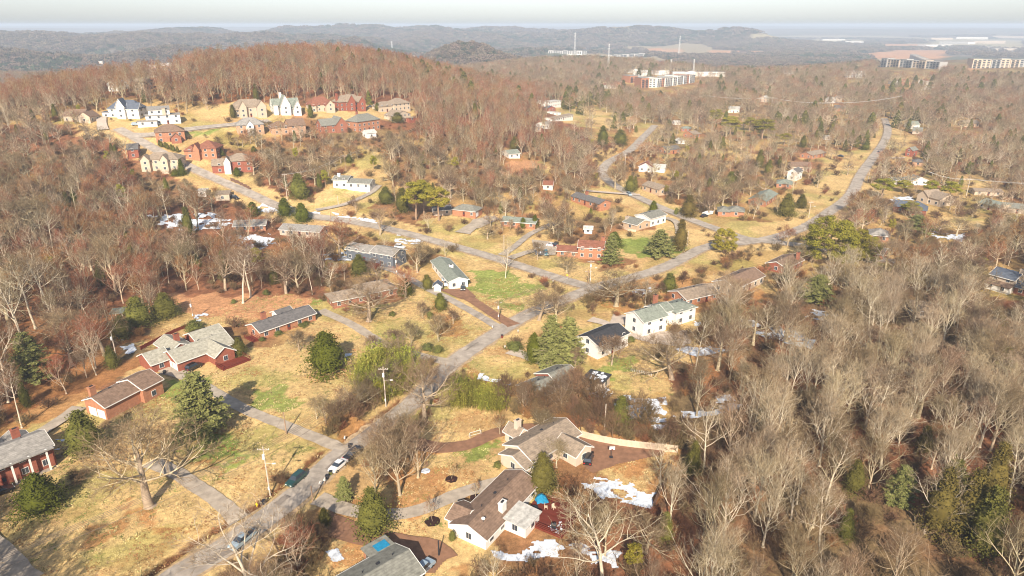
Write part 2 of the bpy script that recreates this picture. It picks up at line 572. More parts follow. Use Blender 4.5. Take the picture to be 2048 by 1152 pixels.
xs = axis(-15000, 15000, -150, 150, 0.85, 1.035)
ys = axis(-300, 17000, 78, 270, 0.85, 1.028)
X, Y = np.meshgrid(xs, ys)
Z = hterrain(X, Y)
for DL in DITCH:
    dd = dist_line(X, Y, DL)
    Z = Z - 0.75 * np.exp(-(dd / 0.9) ** 2)
nx, ny = len(xs), len(ys)
V = np.stack([X.ravel(), Y.ravel(), Z.ravel()], 1)
ii = np.arange(ny - 1)[:, None] * nx + np.arange(nx - 1)[None, :]
F = np.stack([ii, ii + 1, ii + nx + 1, ii + nx], -1).reshape(-1, 4)


def region(polys, x, y, jit=2.5, sc=7):
    jx = x + (fbm(x, y, sc, 3) - 0.5) * 2 * jit * 2
    jy = y + (fbm(x + 91, y - 37, sc, 3) - 0.5) * 2 * jit * 2
    m = np.zeros(x.shape, bool)
    for P in polys:
        a = np.array(P)
        bb = (jx > a[:, 0].min()) & (jx < a[:, 0].max()) & (jy > a[:, 1].min()) & (jy < a[:, 1].max())
        if bb.any():
            mm = np.zeros(x.shape, bool)
            mm[bb] = pip(jx[bb], jy[bb], P)
            m |= mm
    return m


DI = np.hypot(X, Y)
lawn = region(LAWNS, X, Y, 2.0) | (road_dist(X, Y) < 6 + 6 * fbm(X, Y, 11, 2))
green = region(GREEN, X, Y, 4)
litter = region(LITTER, X, Y, 5)
soil = region(SOIL, X, Y, 3)
field = region(FIELD, X, Y, 3)
n1 = fbm(X, Y, 16, 4)[..., None]
n2 = fbm(X + 300, Y, 4, 3)[..., None]
c3 = lambda *c: np.array(c)[None, None, :]
tan_, grn, brn = c3(0.52, 0.36, 0.16), c3(0.35, 0.29, 0.10), c3(0.34, 0.19, 0.085)
lc = tan_ + (grn - tan_) * ss(0.50, 0.66, n1) * 0.85
lc = lc + (brn - lc) * ss(0.52, 0.72, fbm(X - 200, Y + 50, 12, 4))[..., None] * 0.5
fl = c3(0.19, 0.085, 0.045) + (c3(0.27, 0.12, 0.06) - c3(0.19, 0.085, 0.045)) * ss(0.45, 0.62, n2)
fl = fl + (c3(0.19, 0.15, 0.075) - fl) * ss(0.52, 0.66, fbm(X + 70, Y + 400, 30, 3))[..., None] * 0.7
_px, _py, _pd = proj(X, Y, Z)
deep = ((_px > 1340) & (_py > 600)) | ((_px < 300) & (_py > 250)) | ((_px < 650) & (_py > 300) & (_py < 600)) | ((X < 60) & (Y > 470)) | ((_px > 1180) & (_py > 1000)) | (_pd < 10)
mixc = lc * c3(0.86, 0.82, 0.74) + (fl - lc * c3(0.86, 0.82, 0.74)) * ss(0.40, 0.60, fbm(X + 900, Y, 22, 4))[..., None] * 0.8
C = np.where(lawn[..., None], lc, np.where(deep[..., None], fl, mixc))
gr = c3(0.17, 0.235, 0.045) * (0.8 + 0.4 * n2)
C = np.where((green & lawn)[..., None], C * 0.2 + gr * 0.8, C)
C = np.where(litter[..., None], C * 0.35 + c3(0.34, 0.145, 0.052) * 0.65 * (0.75 + 0.5 * n2), C)
far = ss(1200, 2000, DI)[..., None]
fc = c3(0.155, 0.125, 0.095) + (c3(0.10, 0.10, 0.06) - c3(0.155, 0.125, 0.095)) * ss(0.5, 0.6, fbm(X, Y, 350, 4))[..., None]
pl = (fbm(X + 5000, Y, 500, 3) > 0.60) & (X > 200) & (Y > 2200) & (Y < 7000)
fc = np.where(pl[..., None], c3(0.30, 0.24, 0.15), fc)
C = C * (1 - far) + fc * far
C = np.where(field[..., None], c3(0.36, 0.30, 0.17), C)
C = np.where(soil[..., None], c3(0.46, 0.24, 0.12) * (0.8 + 0.4 * n2), C)
for DL in DITCH:
    dd = dist_line(X, Y, DL)
    C = np.where((dd < 0.9)[..., None], c3(0.16, 0.075, 0.035), C)
ground_me = npmesh('ground', V, F, [])
at = ground_me.color_attributes.new('soil_type', 'FLOAT_COLOR', 'POINT')
at.data.foreach_set('color', np.concatenate([C.reshape(-1, 3), np.ones((C.shape[0] * C.shape[1], 1))], 1).astype(np.float32).ravel())
gm = bpy.data.materials.new('ground')
gm.use_nodes = True
N, L = nodes(gm)
b = N['Principled BSDF']
b.inputs['Roughness'].default_value = 1
b.inputs['Specular IOR Level'].default_value = 0.05
ca = N.new('ShaderNodeVertexColor')
ca.layer_name = 'soil_type'
tc = N.new('ShaderNodeTexCoord')
prev = ca.outputs[0]
for sc_, lo, hi in ((0.09, 0.82, 1.18), (0.9, 0.68, 1.32), (5.0, 0.62, 1.38)):
    n_ = N.new('ShaderNodeTexNoise')
    n_.inputs['Scale'].default_value = sc_
    n_.inputs['Detail'].default_value = 5
    n_.inputs['Roughness'].default_value = 0.6
    L.new(tc.outputs['Object'], n_.inputs['Vector'])
    r_ = N.new('ShaderNodeMapRange')
    r_.inputs[1].default_value = 0.3
    r_.inputs[2].default_value = 0.7
    r_.inputs[3].default_value = lo
    r_.inputs[4].default_value = hi
    L.new(n_.outputs[0], r_.inputs[0])
    mx_ = N.new('ShaderNodeMix')
    mx_.data_type = 'RGBA'
    mx_.blend_type = 'MULTIPLY'
    mx_.inputs[0].default_value = 1
    L.new(prev, mx_.inputs[6])
    L.new(r_.outputs[0], mx_.inputs[7])
    prev = mx_.outputs[2]
L.new(prev, b.inputs['Base Color'])
n_ = N.new('ShaderNodeTexNoise')
n_.inputs['Scale'].default_value = 0.05
n_.inputs['Detail'].default_value = 9
n_.inputs['Roughness'].default_value = 0.7
L.new(tc.outputs['Object'], n_.inputs['Vector'])
bp = N.new('ShaderNodeBump')
bp.inputs['Distance'].default_value = 0.5
bp.inputs['Strength'].default_value = 0.7
L.new(n_.outputs[0], bp.inputs['Height'])
L.new(bp.outputs[0], b.inputs['Normal'])
ground_me.materials.append(gm)
ground_me.polygons.foreach_set('use_smooth', [True] * len(ground_me.polygons))
tag(ob('ground', ground_me), 'rolling ground of tan dormant lawns and russet leaf litter', kind='structure')


def gz(x, y):
    """height of the ground mesh itself (bilinear)"""
    i = np.clip(np.searchsorted(xs, x) - 1, 0, nx - 2)
    j = np.clip(np.searchsorted(ys, y) - 1, 0, ny - 2)
    u = (x - xs[i]) / (xs[i + 1] - xs[i])
    v = (y - ys[j]) / (ys[j + 1] - ys[j])
    return (Z[j, i] * (1 - u) + Z[j, i + 1] * u) * (1 - v) + (Z[j + 1, i] * (1 - u) + Z[j + 1, i + 1] * u) * v


def smooth_line(pts, step):
    P = [Vector((x, y)) for x, y in pts]
    out = []
    for i in range(len(P) - 1):
        p0 = P[max(i - 1, 0)]
        p1, p2 = P[i], P[i + 1]
        p3 = P[min(i + 2, len(P) - 1)]
        n = max(2, int((p2 - p1).length / step))
        for k in range(n):
            t = k / n
            out.append(0.5 * ((2 * p1) + (p2 - p0) * t + (2 * p0 - 5 * p1 + 4 * p2 - p3) * t * t + (3 * p1 - p0 - 3 * p2 + p3) * t ** 3))
    out.append(P[-1])
    return out


def ribbon(name, pts, wd, m, lift, label, rag=.12):
    P = smooth_line(pts, 1.6)
    rs = random.Random(int(pts[0][0] * 10))
    nc = 6
    vs, fs = [], []
    for i, p in enumerate(P):
        a = P[max(i - 1, 0)]
        b_ = P[min(i + 1, len(P) - 1)]
        d = (b_ - a).normalized()
        nrm = Vector((-d.y, d.x))
        wl, wr = wd / 2 + rs.uniform(-rag, rag), wd / 2 + rs.uniform(-rag, rag)
        flare = 1 + 0.35 * math.exp(-min(i, len(P) - 1 - i) / 2.0) * (name != 'road')
        for k in range(nc):
            t = k / (nc - 1)
            q = p + nrm * (-wl + (wl + wr) * t) * flare
            dd = p.length
            vs.append((q.x, q.y, float(gz(q.x, q.y)) + lift * (1 + dd / 130)))
        if i:
            for k in range(nc - 1):
                o = (i - 1) * nc + k
                fs.append((o, o + 1, o + nc + 1, o + nc))
    me = bpy.data.meshes.new(name)
    me.from_pydata(vs, [], fs)
    me.materials.append(M[m])
    return tag(ob(name, me), label, kind='structure')


RL = {'asphalt': 'grey asphalt', 'drive': 'pale worn', 'brown': 'reddish brown', 'concrete': 'light concrete'}
M['shoulder'] = mat('gravel_shoulder', (0.40, 0.285, 0.17), 1, .35, 1.2, bump=.02)
M['oldpatch'] = mat('asphalt_patch', (0.22, 0.185, 0.155), .95, .25, 1.2)
for i, (n, wd, m, pts) in enumerate(ROADW):
    if n == 'road':
        ribbon('road_shoulder', pts, wd + 1.5, 'shoulder', 0.03 + .004 * i, 'gravelly worn shoulder beside the asphalt road', .45)
_P = smooth_line(ROADW[0][3], 1.0)
for k_, (i0, ln, of, w_) in enumerate([(14, 5, -1.2, 1.6), (31, 3, 1.3, 1.3), (44, 9, -.4, .5), (58, 4, 1.0, 2.2), (76, 12, .2, .35), (92, 3, -1.4, 1.5), (105, 6, .9, .45), (66, 2, -1.6, 1.4)]):
    if i0 + ln + 1 < len(_P):
        q_ = []
        for t_ in range(i0, i0 + ln + 1):
            d_ = (_P[t_ + 1 if t_ + 1 < len(_P) else t_] - _P[t_ - 1]).normalized()
            q_.append((_P[t_].x - d_.y * of, _P[t_].y + d_.x * of))
        ribbon('road_patch', q_, w_, 'oldpatch', .12 + .004 * k_, 'darker repair patch in the asphalt', .08)
for i, (n, wd, m, pts) in enumerate(ROADW):
    ribbon(n, pts, wd, m, 0.05 + 0.006 * i if n != 'road' else 0.10 + 0.006 * i, RL[m] + ' ' + n.replace('_', ' '))


# parking aprons and patios
def pad(name, px, m, label, lift=0.04, jit=0.0, kind='structure'):
    P = wp(px)
    a = np.array(P)
    st = 0.32 if not jit else min(2.0, max(0.24, math.hypot(a[0, 0], a[0, 1]) / 620))
    gx = np.arange(a[:, 0].min() - 1, a[:, 0].max() + 1, st)
    gy = np.arange(a[:, 1].min() - 1, a[:, 1].max() + 1, st)
    if len(gx) * len(gy) > 60000:
        st *= math.sqrt(len(gx) * len(gy) / 60000)
        gx = np.arange(a[:, 0].min() - 1, a[:, 0].max() + 1, st)
        gy = np.arange(a[:, 1].min() - 1, a[:, 1].max() + 1, st)
    GX, GY = np.meshgrid(gx, gy)
    if jit:
        sd = a[0, 0] * 13
        mx = GX + (fbm(GX + sd, GY, 6, 3) - 0.5) * jit
        my = GY + (fbm(GX - sd, GY + 40, 6, 3) - 0.5) * jit
        ok = pip(mx, my, P) & (fbm(GX + sd, GY * 1.6 + sd, 3.0, 5) + 0.13 * np.minimum(dist_line(mx, my, P + P[:1]), 3.0) / 3.0 > 0.51)
    else:
        ok = pip(GX, GY, P)
    if not ok.any():
        return None
    hz = gz(GX, GY) + lift * (1 + np.hypot(GX, GY) / 130) + (fbm(GX, GY, 1.2, 2) * 0.05 if jit else 0)
    n_ = GX.shape[1]
    q = ok[:-1, :-1] & ok[1:, :-1] & ok[:-1, 1:] & ok[1:, 1:]
    jj, ii_ = np.nonzero(q)
    base = jj * n_ + ii_
    F_ = np.stack([base, base + 1, base + n_ + 1, base + n_], 1)
    u_, inv = np.unique(F_, return_inverse=True)
    V_ = np.stack([GX.ravel(), GY.ravel(), hz.ravel()], 1)[u_]
    if len(F_) == 0:
        return None
    me = npmesh(name, V_, inv.reshape(-1, 4), [m])
    return tag(ob(name, me), label, kind=kind)


for s, m, l in [('1155,868 1335,890 1325,912 1240,930 1185,950 1165,935', 'brown', 'brown gravel parking court beside the tan house'),
                ('1225,630 1268,632 1262,650 1215,655', 'concrete', 'pale concrete turning pad beside the white house'),
                ('1062,480 1112,486 1112,512 1070,512', 'drive', 'grey parking pad before the split level house'),
                ('290,722 380,745 400,760 370,765 300,740', 'drive', 'pale parking area before the garage of the big brick house'),
                ('945,440 990,432 1000,440 960,458 930,462', 'drive', 'grey garage apron beside the brick house'),
                ('1280,665 1375,662 1385,690 1300,690', 'concrete', 'light concrete terrace behind the white house'),
                ('875,580 935,578 955,596 920,600', 'brown', 'red dirt parking spot in front of the white house'),
                ('770,1085 880,1090 895,1120 870,1150 840,1150 830,1100', 'brown', 'brown paved court around the grey roofed house')]:
    pad('parking_pad', s, m, l, 0.13)
SNOW = [pp(s) for s in ['652,1095 690,1088 705,1115 672,1128', '1212,785 1335,795 1345,835 1325,862 1262,845 1225,820', '1470,632 1560,648 1640,678 1630,700 1540,680 1480,655',
                        '1165,950 1250,952 1320,985 1300,1020 1230,1005 1180,985', '985,1092 1120,1085 1250,1100 1240,1135 1120,1130 1010,1118', '945,742 1010,755 1030,775 960,765',
                        '520,405 560,410 640,425 650,440 560,432 500,425', '450,472 540,468 560,490 500,508 455,492', '640,508 700,505 705,522 645,525', '686,702 705,706 700,722 684,718',
                        '290,430 420,425 480,445 420,465 330,460', '1598,612 1680,632 1672,648 1605,632', '1775,393 1830,395 1822,408 1782,405', '1860,462 1940,470 1930,486 1870,480',
                        '1350,810 1460,790 1480,815 1400,840 1350,835', '100,868 140,880 125,915 108,905', '1020,960 1060,1000 1040,1010', '240,680 270,690 262,710 240,700', '385,628 415,632 410,645 388,642',
                        '1090,745 1150,760 1130,772', '1250,570 1300,572 1300,590 1262,588', '660,425 760,442 755,452 670,440', '790,470 850,478 840,492 795,488', '1370,640 1400,645 1395,655',
                        '1340,695 1440,688 1470,700 1400,712', '1160,775 1215,780 1200,800 1170,795', '700,1070 745,1085 725,1088', '230,770 262,778 250,792']]
SNW = []
for i, P in enumerate(SNOW):
    o = pad('snow', ' '.join('%g,%g' % q for q in P), 'snow', 'thin patch of melting snow on the ground', 0.07, 5.0, 'stuff')
    SNW.append([tuple(W(*q)[:2]) for q in P])
# ------------------------------------------------------------------ trees
def rot_about(d, ang, az, rs):
    u = d.orthogonal().normalized()
    v = d.cross(u)
    s = u * math.cos(az) + v * math.sin(az)
    return (d * math.cos(ang) + s * math.sin(ang)).normalized()


KIND = {
    # H, trunk part, limbs, limb length, limb angle lo/hi, upward pull, children per level, twigs per branch end, twig length, trunk r, first limb height
    'oak': dict(H=15, tf=0.66, nl=13, ll=0.60, a=(38, 80), up=0.10, nb=7, ns=6, nt=9, tl=0.95, r=0.60, c0=0.28, tw=.036),
    'vase': dict(H=19, tf=0.62, nl=13, ll=0.56, a=(12, 38), up=0.20, nb=6, ns=5, nt=6, tl=0.95, r=0.32, c0=0.16, tw=.036),
    'tall': dict(H=22, tf=0.86, nl=12, ll=0.27, a=(35, 60), up=0.16, nb=6, ns=5, nt=5, tl=0.9, r=0.26, c0=0.48, tw=.034),
    'syc': dict(H=22, tf=0.80, nl=12, ll=0.45, a=(35, 62), up=0.13, nb=6, ns=5, nt=5, tl=0.95, r=0.32, c0=0.24, tw=.036),
    'round': dict(H=8, tf=0.70, nl=13, ll=0.50, a=(30, 65), up=0.20, nb=6, ns=5, nt=8, tl=0.55, r=0.16, c0=0.20, tw=.026),
    'bush': dict(H=3.2, tf=0.30, nl=15, ll=0.85, a=(12, 65), up=0.16, nb=5, ns=4, nt=5, tl=0.5, r=0.05, c0=0.05, tw=.03),
    'small': dict(H=5, tf=0.85, nl=12, ll=0.38, a=(35, 60), up=0.20, nb=5, ns=3, nt=4, tl=0.40, r=0.07, c0=0.25, tw=.02),
}


def grow(kind, seed, lod=0):
    k = KIND[kind]
    rs = random.Random(seed)
    H = k['H']
    segs = {0: [], 1: [], 2: [], 3: []}
    tw = []
    nb, ns, ntw, wmul = k['nb'], k['ns'], k['nt'], 1.0
    if lod == 1:
        nb, ns, ntw, wmul = nb - 1, ns - 1, ntw - 2, 1.5
    if lod == 2:
        nb, ns, ntw, wmul = 4, 2, 5, 2.9
    nseg = [8, 5, 3, 2] if lod < 2 else [4, 3, 2, 1]

    def br(p, d, L_, r, lv):
        n = nseg[lv]
        pts, rr = [p], [r]
        q = p.copy()
        dd = d.copy()
        wob = [0.05, 0.16, 0.22, 0.25][lv]
        for i in range(n):
            dd = (dd + Vector((rs.gauss(0, wob), rs.gauss(0, wob), rs.gauss(0, wob * 0.7) + (k['up'] if lv else 0.03)))).normalized()
            q = q + dd * (L_ / n)
            pts.append(q.copy())
            rr.append(r * (1 - 0.80 * (i + 1) / n))
        for i in range(n):
            segs[lv].append((pts[i], pts[i + 1], rr[i], rr[i + 1]))
        at_ = lambda t: (pts[min(int(t * n), n - 1)].lerp(pts[min(int(t * n), n - 1) + 1], t * n - min(int(t * n), n - 1)), (pts[min(int(t * n), n - 1) + 1] - pts[min(int(t * n), n - 1)]).normalized(), r * (1 - 0.80 * t))
        if lv == 3:
            for j in range(ntw):
                t = (j + rs.random()) / ntw
                a0, dr, _ = at_(min(t * 0.9 + 0.1, 0.999))
                tw.append((a0, rot_about(dr, rs.uniform(0.15, 0.8), rs.uniform(0, 6.28), rs) * k['tl'] * rs.uniform(0.6, 1.3)))
            return
        nch = [k['nl'], nb, ns][lv]
        t0 = [k['c0'] / k['tf'], 0.22, 0.2][lv]
        az = rs.uniform(0, 6.28)
        for j in range(nch):
            t = t0 + (0.995 - t0) * (j + rs.uniform(0.1, 0.9)) / nch
            a0, dr, ra = at_(min(t, 0.999))
            az += 2.4 + rs.uniform(-0.5, 0.5)
            if lv == 0:
                f = (t - t0) / (1 - t0)
                lo, hi = k['a']
                ang = math.radians(hi + (lo - hi) * f + rs.uniform(-8, 8))
                LL = H * k['ll'] * (1 - 0.50 * f) * rs.uniform(0.75, 1.15)
                br(a0, rot_about(dr, ang, az, rs), LL, min(ra * 0.8, k['r'] * 0.5) * rs.uniform(0.55, 0.85), 1)
            else:
                br(a0, rot_about(dr, math.radians(rs.uniform(28, 62)), az, rs), L_ * rs.uniform(0.38, 0.62) * (1 - 0.35 * t) * 1.05, ra * 0.55, lv + 1)

    br(Vector((0, 0, -0.3)), Vector((rs.gauss(0, .03), rs.gauss(0, .03), 1)).normalized(), H * k['tf'], k['r'], 0)
    rw = [1, 1.0, 1.15, 1.3] if lod == 0 else ([1, 1.15, 1.5, 1.9] if lod == 1 else [1.2, 1.6, 2.4, 3.2])
    minr = [0.03, 0.026, 0.02, 0.016] if lod == 0 else [0.05, 0.045, 0.035, 0.03]
    return segs, tw, rw, minr, k['tw'] * wmul


def seg_arrays(sl_, n, rm, mr):
    if not sl_:
        return np.zeros((0, 3)), np.zeros((0, 3), int)
    A = np.array([tuple(s[0]) for s in sl_])
    B = np.array([tuple(s[1]) for s in sl_])
    r0 = np.maximum(np.array([s[2] for s in sl_]) * rm, mr)
    r1 = np.maximum(np.array([s[3] for s in sl_]) * rm, mr * 0.8)
    d = B - A
    d /= np.linalg.norm(d, axis=1, keepdims=True) + 1e-9
    ref = np.where(np.abs(d[:, 2:3]) > 0.9, np.array([[1., 0, 0]]), np.array([[0, 0, 1.]]))
    u = np.cross(d, ref)
    u /= np.linalg.norm(u, axis=1, keepdims=True)
    v = np.cross(d, u)
    m = len(A)
    Vv = np.zeros((m, 2, n, 3))
    for j in range(n):
        t = 2 * math.pi * j / n
        o = u * math.cos(t) + v * math.sin(t)
        Vv[:, 0, j] = A + o * r0[:, None]
        Vv[:, 1, j] = B + o * r1[:, None]
    Fs = []
    base = np.arange(m)[:, None] * 2 * n
    for j in range(n):
        k2 = (j + 1) % n
        Fs.append(np.concatenate([base + j, base + k2, base + n + k2], 1))
        Fs.append(np.concatenate([base + j, base + n + k2, base + n + j], 1))
    return Vv.reshape(-1, 3), np.concatenate(Fs, 0)


def twig_arrays(tw, wd, seed):
    A = np.array([tuple(a) for a, _ in tw])
    D = np.array([tuple(b_) for _, b_ in tw])
    rs = np.random.RandomState(seed)
    R_ = rs.randn(*A.shape)
    u = np.cross(D, R_)
    u /= np.linalg.norm(u, axis=1, keepdims=True) + 1e-9
    # forked twig: a stem with one side shoot
    mid = A + D * 0.45
    side = (D * 0.5 + np.cross(D, u) * 0.45 * np.sign(rs.randn(len(A), 1)))
    Vv = np.stack([A - u * wd / 2, A + u * wd / 2, A + D, mid - u * wd * 0.35, mid + u * wd * 0.35, mid + side], 1).reshape(-1, 3)
    b_ = np.arange(len(A))[:, None] * 6
    return Vv, np.concatenate([np.concatenate([b_, b_ + 1, b_ + 2], 1), np.concatenate([b_ + 3, b_ + 4, b_ + 5], 1)], 0)


def cat(parts):
    Vs, Fs, o = [], [], 0
    for v, f in parts:
        Vs.append(v)
        Fs.append(f + o)
        o += len(v)
    return np.concatenate(Vs), np.concatenate(Fs)


def bare(kind, seed, bark, twig, lod=0):
    """returns (trunk mesh, crown mesh); the crown mesh carries two materials"""
    segs, tw, rw, mr, wd = grow(kind, seed, lod)
    n = [7, 5, 4, 3] if lod == 0 else ([5, 4, 3, 3] if lod == 1 else [3, 3, 3, 3])
    v0, f0 = seg_arrays(segs[0], n[0], rw[0], mr[0])
    if lod == 0:  # root flare
        fl = segs[0][0]
        v0f, f0f = seg_arrays([(fl[0], fl[0] + (fl[1] - fl[0]) * 0.45, fl[2] * 1.7, fl[2] * 0.95)], 7, 1, .01)
        v0, f0 = cat([(v0, f0), (v0f, f0f)])
    P = [seg_arrays(segs[i], n[i], rw[i], mr[i]) for i in (1, 2, 3)]
    T = twig_arrays(tw, wd, seed)
    mi = np.concatenate([np.zeros(len(P[0][1]) + len(P[1][1]), int), np.ones(len(P[2][1]) + len(T[1]), int)])
    v1, f1 = cat(P + [T])
    return npmesh('trunk', v0, f0, [bark]), npmesh('crown', v1, f1, [bark, twig], mi)


def one_mesh(kind, seed, bark, twig, lod):
    a, c = bare(kind, seed, bark, twig, lod)
    va = np.array([v.co[:] for v in a.vertices])
    fa = np.array([p.vertices[:] for p in a.polygons])
    vc = np.array([v.co[:] for v in c.vertices])
    fc_ = np.array([p.vertices[:] for p in c.polygons])
    ml = np.concatenate([np.zeros(len(fa), int), np.array([p.material_index for p in c.polygons])])
    v, f = cat([(va, fa), (vc, fc_)])
    bpy.data.meshes.remove(a)
    bpy.data.meshes.remove(c)
    return npmesh('tree', v, f, [bark, twig], ml)


def leaves(P, Nrm, size, rs, flat=0.0):
    """one small kite shaped leaf face per point"""
    m = len(P)
    d = Nrm + rs.randn(m, 3) * 0.55
    d /= np.linalg.norm(d, axis=1, keepdims=True)
    a = np.cross(d, rs.randn(m, 3))
    a /= np.linalg.norm(a, axis=1, keepdims=True)
    if flat:
        a[:, 2] *= 1 - flat
    c = np.cross(d, a)
    s = size * rs.uniform(0.6, 1.35, (m, 1))
    Vv = np.stack([P - a * s, P - c * s * 0.55, P + a * s, P + c * s * 0.55], 1).reshape(-1, 3)
    b_ = np.arange(m)[:, None] * 4
    return Vv, np.concatenate([b_, b_ + 1, b_ + 2, b_ + 3], 1)


def evergreen(kind, seed, n=5200):
    rs = np.random.RandomState(seed)
    if kind in ('magnolia', 'cedar', 'rust', 'shrub'):
        H, R = {'magnolia': (11, 4.3), 'cedar': (11, 2.9), 'rust': (13, 2.9), 'shrub': (2.0, 1.5)}[kind]
        nclump = 420 if kind != 'shrub' else 90
        t = rs.uniform(0.02, 1, nclump) ** 0.85
        az = rs.uniform(0, 6.283, nclump)
        if kind == 'shrub':
            prof = np.sqrt(np.clip(1 - (t * 0.98) ** 2, 0, 1))
        elif kind == 'magnolia':
            prof = np.minimum(1, 0.72 + t * 2.2) * (1 - t) ** 0.62 * 1.06
        else:
            prof = np.minimum(1, 0.75 + t * 2.0) * (1 - t) ** 0.70
        lump = (0.80 + 0.32 * np.sin(az * 3 + t * 9 + seed) * np.cos(az * 2 - t * 13) + rs.uniform(-.16, .16, nclump)) * np.where(rs.rand(nclump) < .12, 1.22, 1.0)
        r = R * prof * lump * np.where(rs.rand(nclump) < 0.25, rs.uniform(.5, .9, nclump), 1)
        Cc = np.stack([r * np.cos(az), r * np.sin(az), t * H * 0.97 + 0.15], 1)
        cs = (0.50 if kind != 'shrub' else 0.22) * (0.6 + 0.6 * (1 - t))
        per = n // nclump
        P = np.repeat(Cc, per, 0) + rs.randn(nclump * per, 3) * np.repeat(cs, per)[:, None] * [1, 1, 0.8]
        out = np.repeat(np.stack([np.cos(az), np.sin(az), np.full(nclump, 0.45)], 1), per, 0)
        V1, F1 = leaves(P, out, {'magnolia': .22, 'cedar': .17, 'rust': .17, 'shrub': .11}[kind], rs)
        mb = MB()
        mb.ball((0, 0, H * 0.40), R * 0.62, R * 0.62, H * 0.38, 9, 6, 0.12, random.Random(seed))
        V2 = np.array(mb.v)
        F2 = np.array([f for f in mb.f])
        v, f = cat([(V1, F1), (V2, F2)])
        tr, trf = seg_arrays([(Vector((0, 0, -.3)), Vector((0, 0, H * .6)), 0.28 if H > 3 else .06, 0.08)], 6, 1, .01)
        return npmesh('trunk', tr, trf, ['bark']), npmesh('crown', v, f, [kind])
    if kind == 'wpine':
        H = 17
        segs, PP, NN = [], [], []
        for z in np.arange(2.0, H * 0.98, 0.72):
            f = 1 - z / H
            nbr = 5
            a0 = rs.uniform(0, 6.28)
            for j in range(nbr):
                if rs.rand() < 0.12:
                    continue
                L_ = 5.0 * (f ** 0.72) * rs.uniform(0.6, 1.1) + 0.4
                az = a0 + j * 6.283 / nbr + rs.uniform(-.3, .3)
                d = np.array([math.cos(az), math.sin(az), 0.12])
                segs.append((Vector((0, 0, z)), Vector(tuple(d * L_ + [0, 0, z])), 0.07, 0.02))
                mnum = int(9 + L_ * 9)
                tt = rs.uniform(0.25, 1.05, mnum)
                sp = (1.15 - tt)[:, None] * L_ * 0.40
                lat = np.array([-math.sin(az), math.cos(az), 0])
                pts = np.array([0, 0, z]) + d * L_ * tt[:, None] + lat * rs.uniform(-1, 1, (mnum, 1)) * sp + rs.randn(mnum, 3) * 0.12
                for q in range(3):
                    PP.append(pts + rs.randn(mnum, 3) * 0.22 * [1, 1, .5])
                    NN.append(np.tile([0, 0, 1.0], (mnum, 1)) + d * 0.3)
        V1, F1 = leaves(np.concatenate(PP), np.concatenate(NN), 0.24, rs)
        tr, trf = seg_arrays([(Vector((0, 0, -.3)), Vector((0, 0, H)), 0.26, 0.05)] + segs, 5, 1, .02)
        return npmesh('trunk', tr, trf, ['bark']), npmesh('crown', V1, F1, [kind])
    if kind == 'pine':
        H = 15
        segs = [(Vector((0, 0, -.3)), Vector((0.2, 0.1, H * 0.5)), 0.30, 0.22), (Vector((0.2, 0.1, H * .5)), Vector((0, 0.2, H * .9)), 0.22, 0.06)]
        PP, NN = [], []
        for j in range(30):
            z = H * rs.uniform(0.46, 0.97)
            az = j * 2.4
            f = (z / H - 0.42) / 0.58
            rr = 3.4 * math.sqrt(max(0.05, 1 - (abs(f - 0.42) / 0.62) ** 2)) * rs.uniform(0.35, 0.9)
            c = np.array([rr * math.cos(az), rr * math.sin(az), z])
            segs.append((Vector((0, 0, z - rr * 0.35)), Vector(tuple(c)), 0.09, 0.03))
            m = n // 30
            q = rs.randn(m, 3)
            q /= np.linalg.norm(q, axis=1, keepdims=True)
            PP.append(c + q * np.array([1.15, 1.15, 0.8]) * rs.uniform(0.6, 1.05, (m, 1)))
            NN.append(q + [0, 0, .3])
        V1, F1 = leaves(np.concatenate(PP), np.concatenate(NN), 0.22, rs)
        tr, trf = seg_arrays(segs, 6, 1, .02)
        return npmesh('trunk', tr, trf, ['wood']), npmesh('crown', V1, F1, [kind])
    if kind == 'bpine':
        H = 16
        segs = [(Vector((0, 0, -.3)), Vector((0.2, 0.1, H * 0.5)), 0.42, 0.30), (Vector((0.2, 0.1, H * .5)), Vector((0, 0.2, H * .9)), 0.30, 0.06)]
        PP, NN = [], []
        nc_ = 130
        for j in range(nc_):
            zf = rs.uniform(0.16, 0.97)
            az = j * 2.4 + rs.uniform(-.3, .3)
            rr = 7.0 * math.sqrt(max(0.03, 1 - (abs(zf - 0.45) / 0.55) ** 2.2)) * (rs.uniform(0.72, 1.0) if rs.rand() < .75 else rs.uniform(.3, .7))
            c = np.array([rr * math.cos(az), rr * math.sin(az), zf * H])
            if j % 3 == 0:
                segs.append((Vector((0, 0, max(1, zf * H - rr * 0.4))), Vector(tuple(c)), 0.12, 0.03))
            m = 125
            q = rs.randn(m, 3)
            q /= np.linalg.norm(q, axis=1, keepdims=True)
            PP.append(c + q * np.array([1.35, 1.35, 0.95]) * rs.uniform(0.6, 1.05, (m, 1)))
            NN.append(q + [0, 0, .3])
        V1, F1 = leaves(np.concatenate(PP), np.concatenate(NN), 0.24, rs)
        tr, trf = seg_arrays(segs, 6, 1, .02)
        return npmesh('trunk', tr, trf, ['wood']), npmesh('crown', V1, F1, ['pine'])
    if kind == 'bamboo':
        H = 7
        segs, PP, NN = [], [], []
        for j in range(60):
            a = rs.randn(2) * 1.1
            tip = a * 1.35 + rs.randn(2) * 0.5
            hh_ = H * rs.uniform(.65, 1.05)
            segs.append((Vector((a[0], a[1], 0)), Vector((tip[0], tip[1], hh_)), .035, .015))
            t = rs.uniform(0.25, 1.02, n // 60)[:, None]
            PP.append(np.concatenate([a + (tip - a) * t, hh_ * t], 1) + rs.randn(len(t), 3) * 0.2)
            NN.append(rs.randn(len(t), 3))
        V1, F1 = leaves(np.concatenate(PP), np.concatenate(NN), .19, rs)
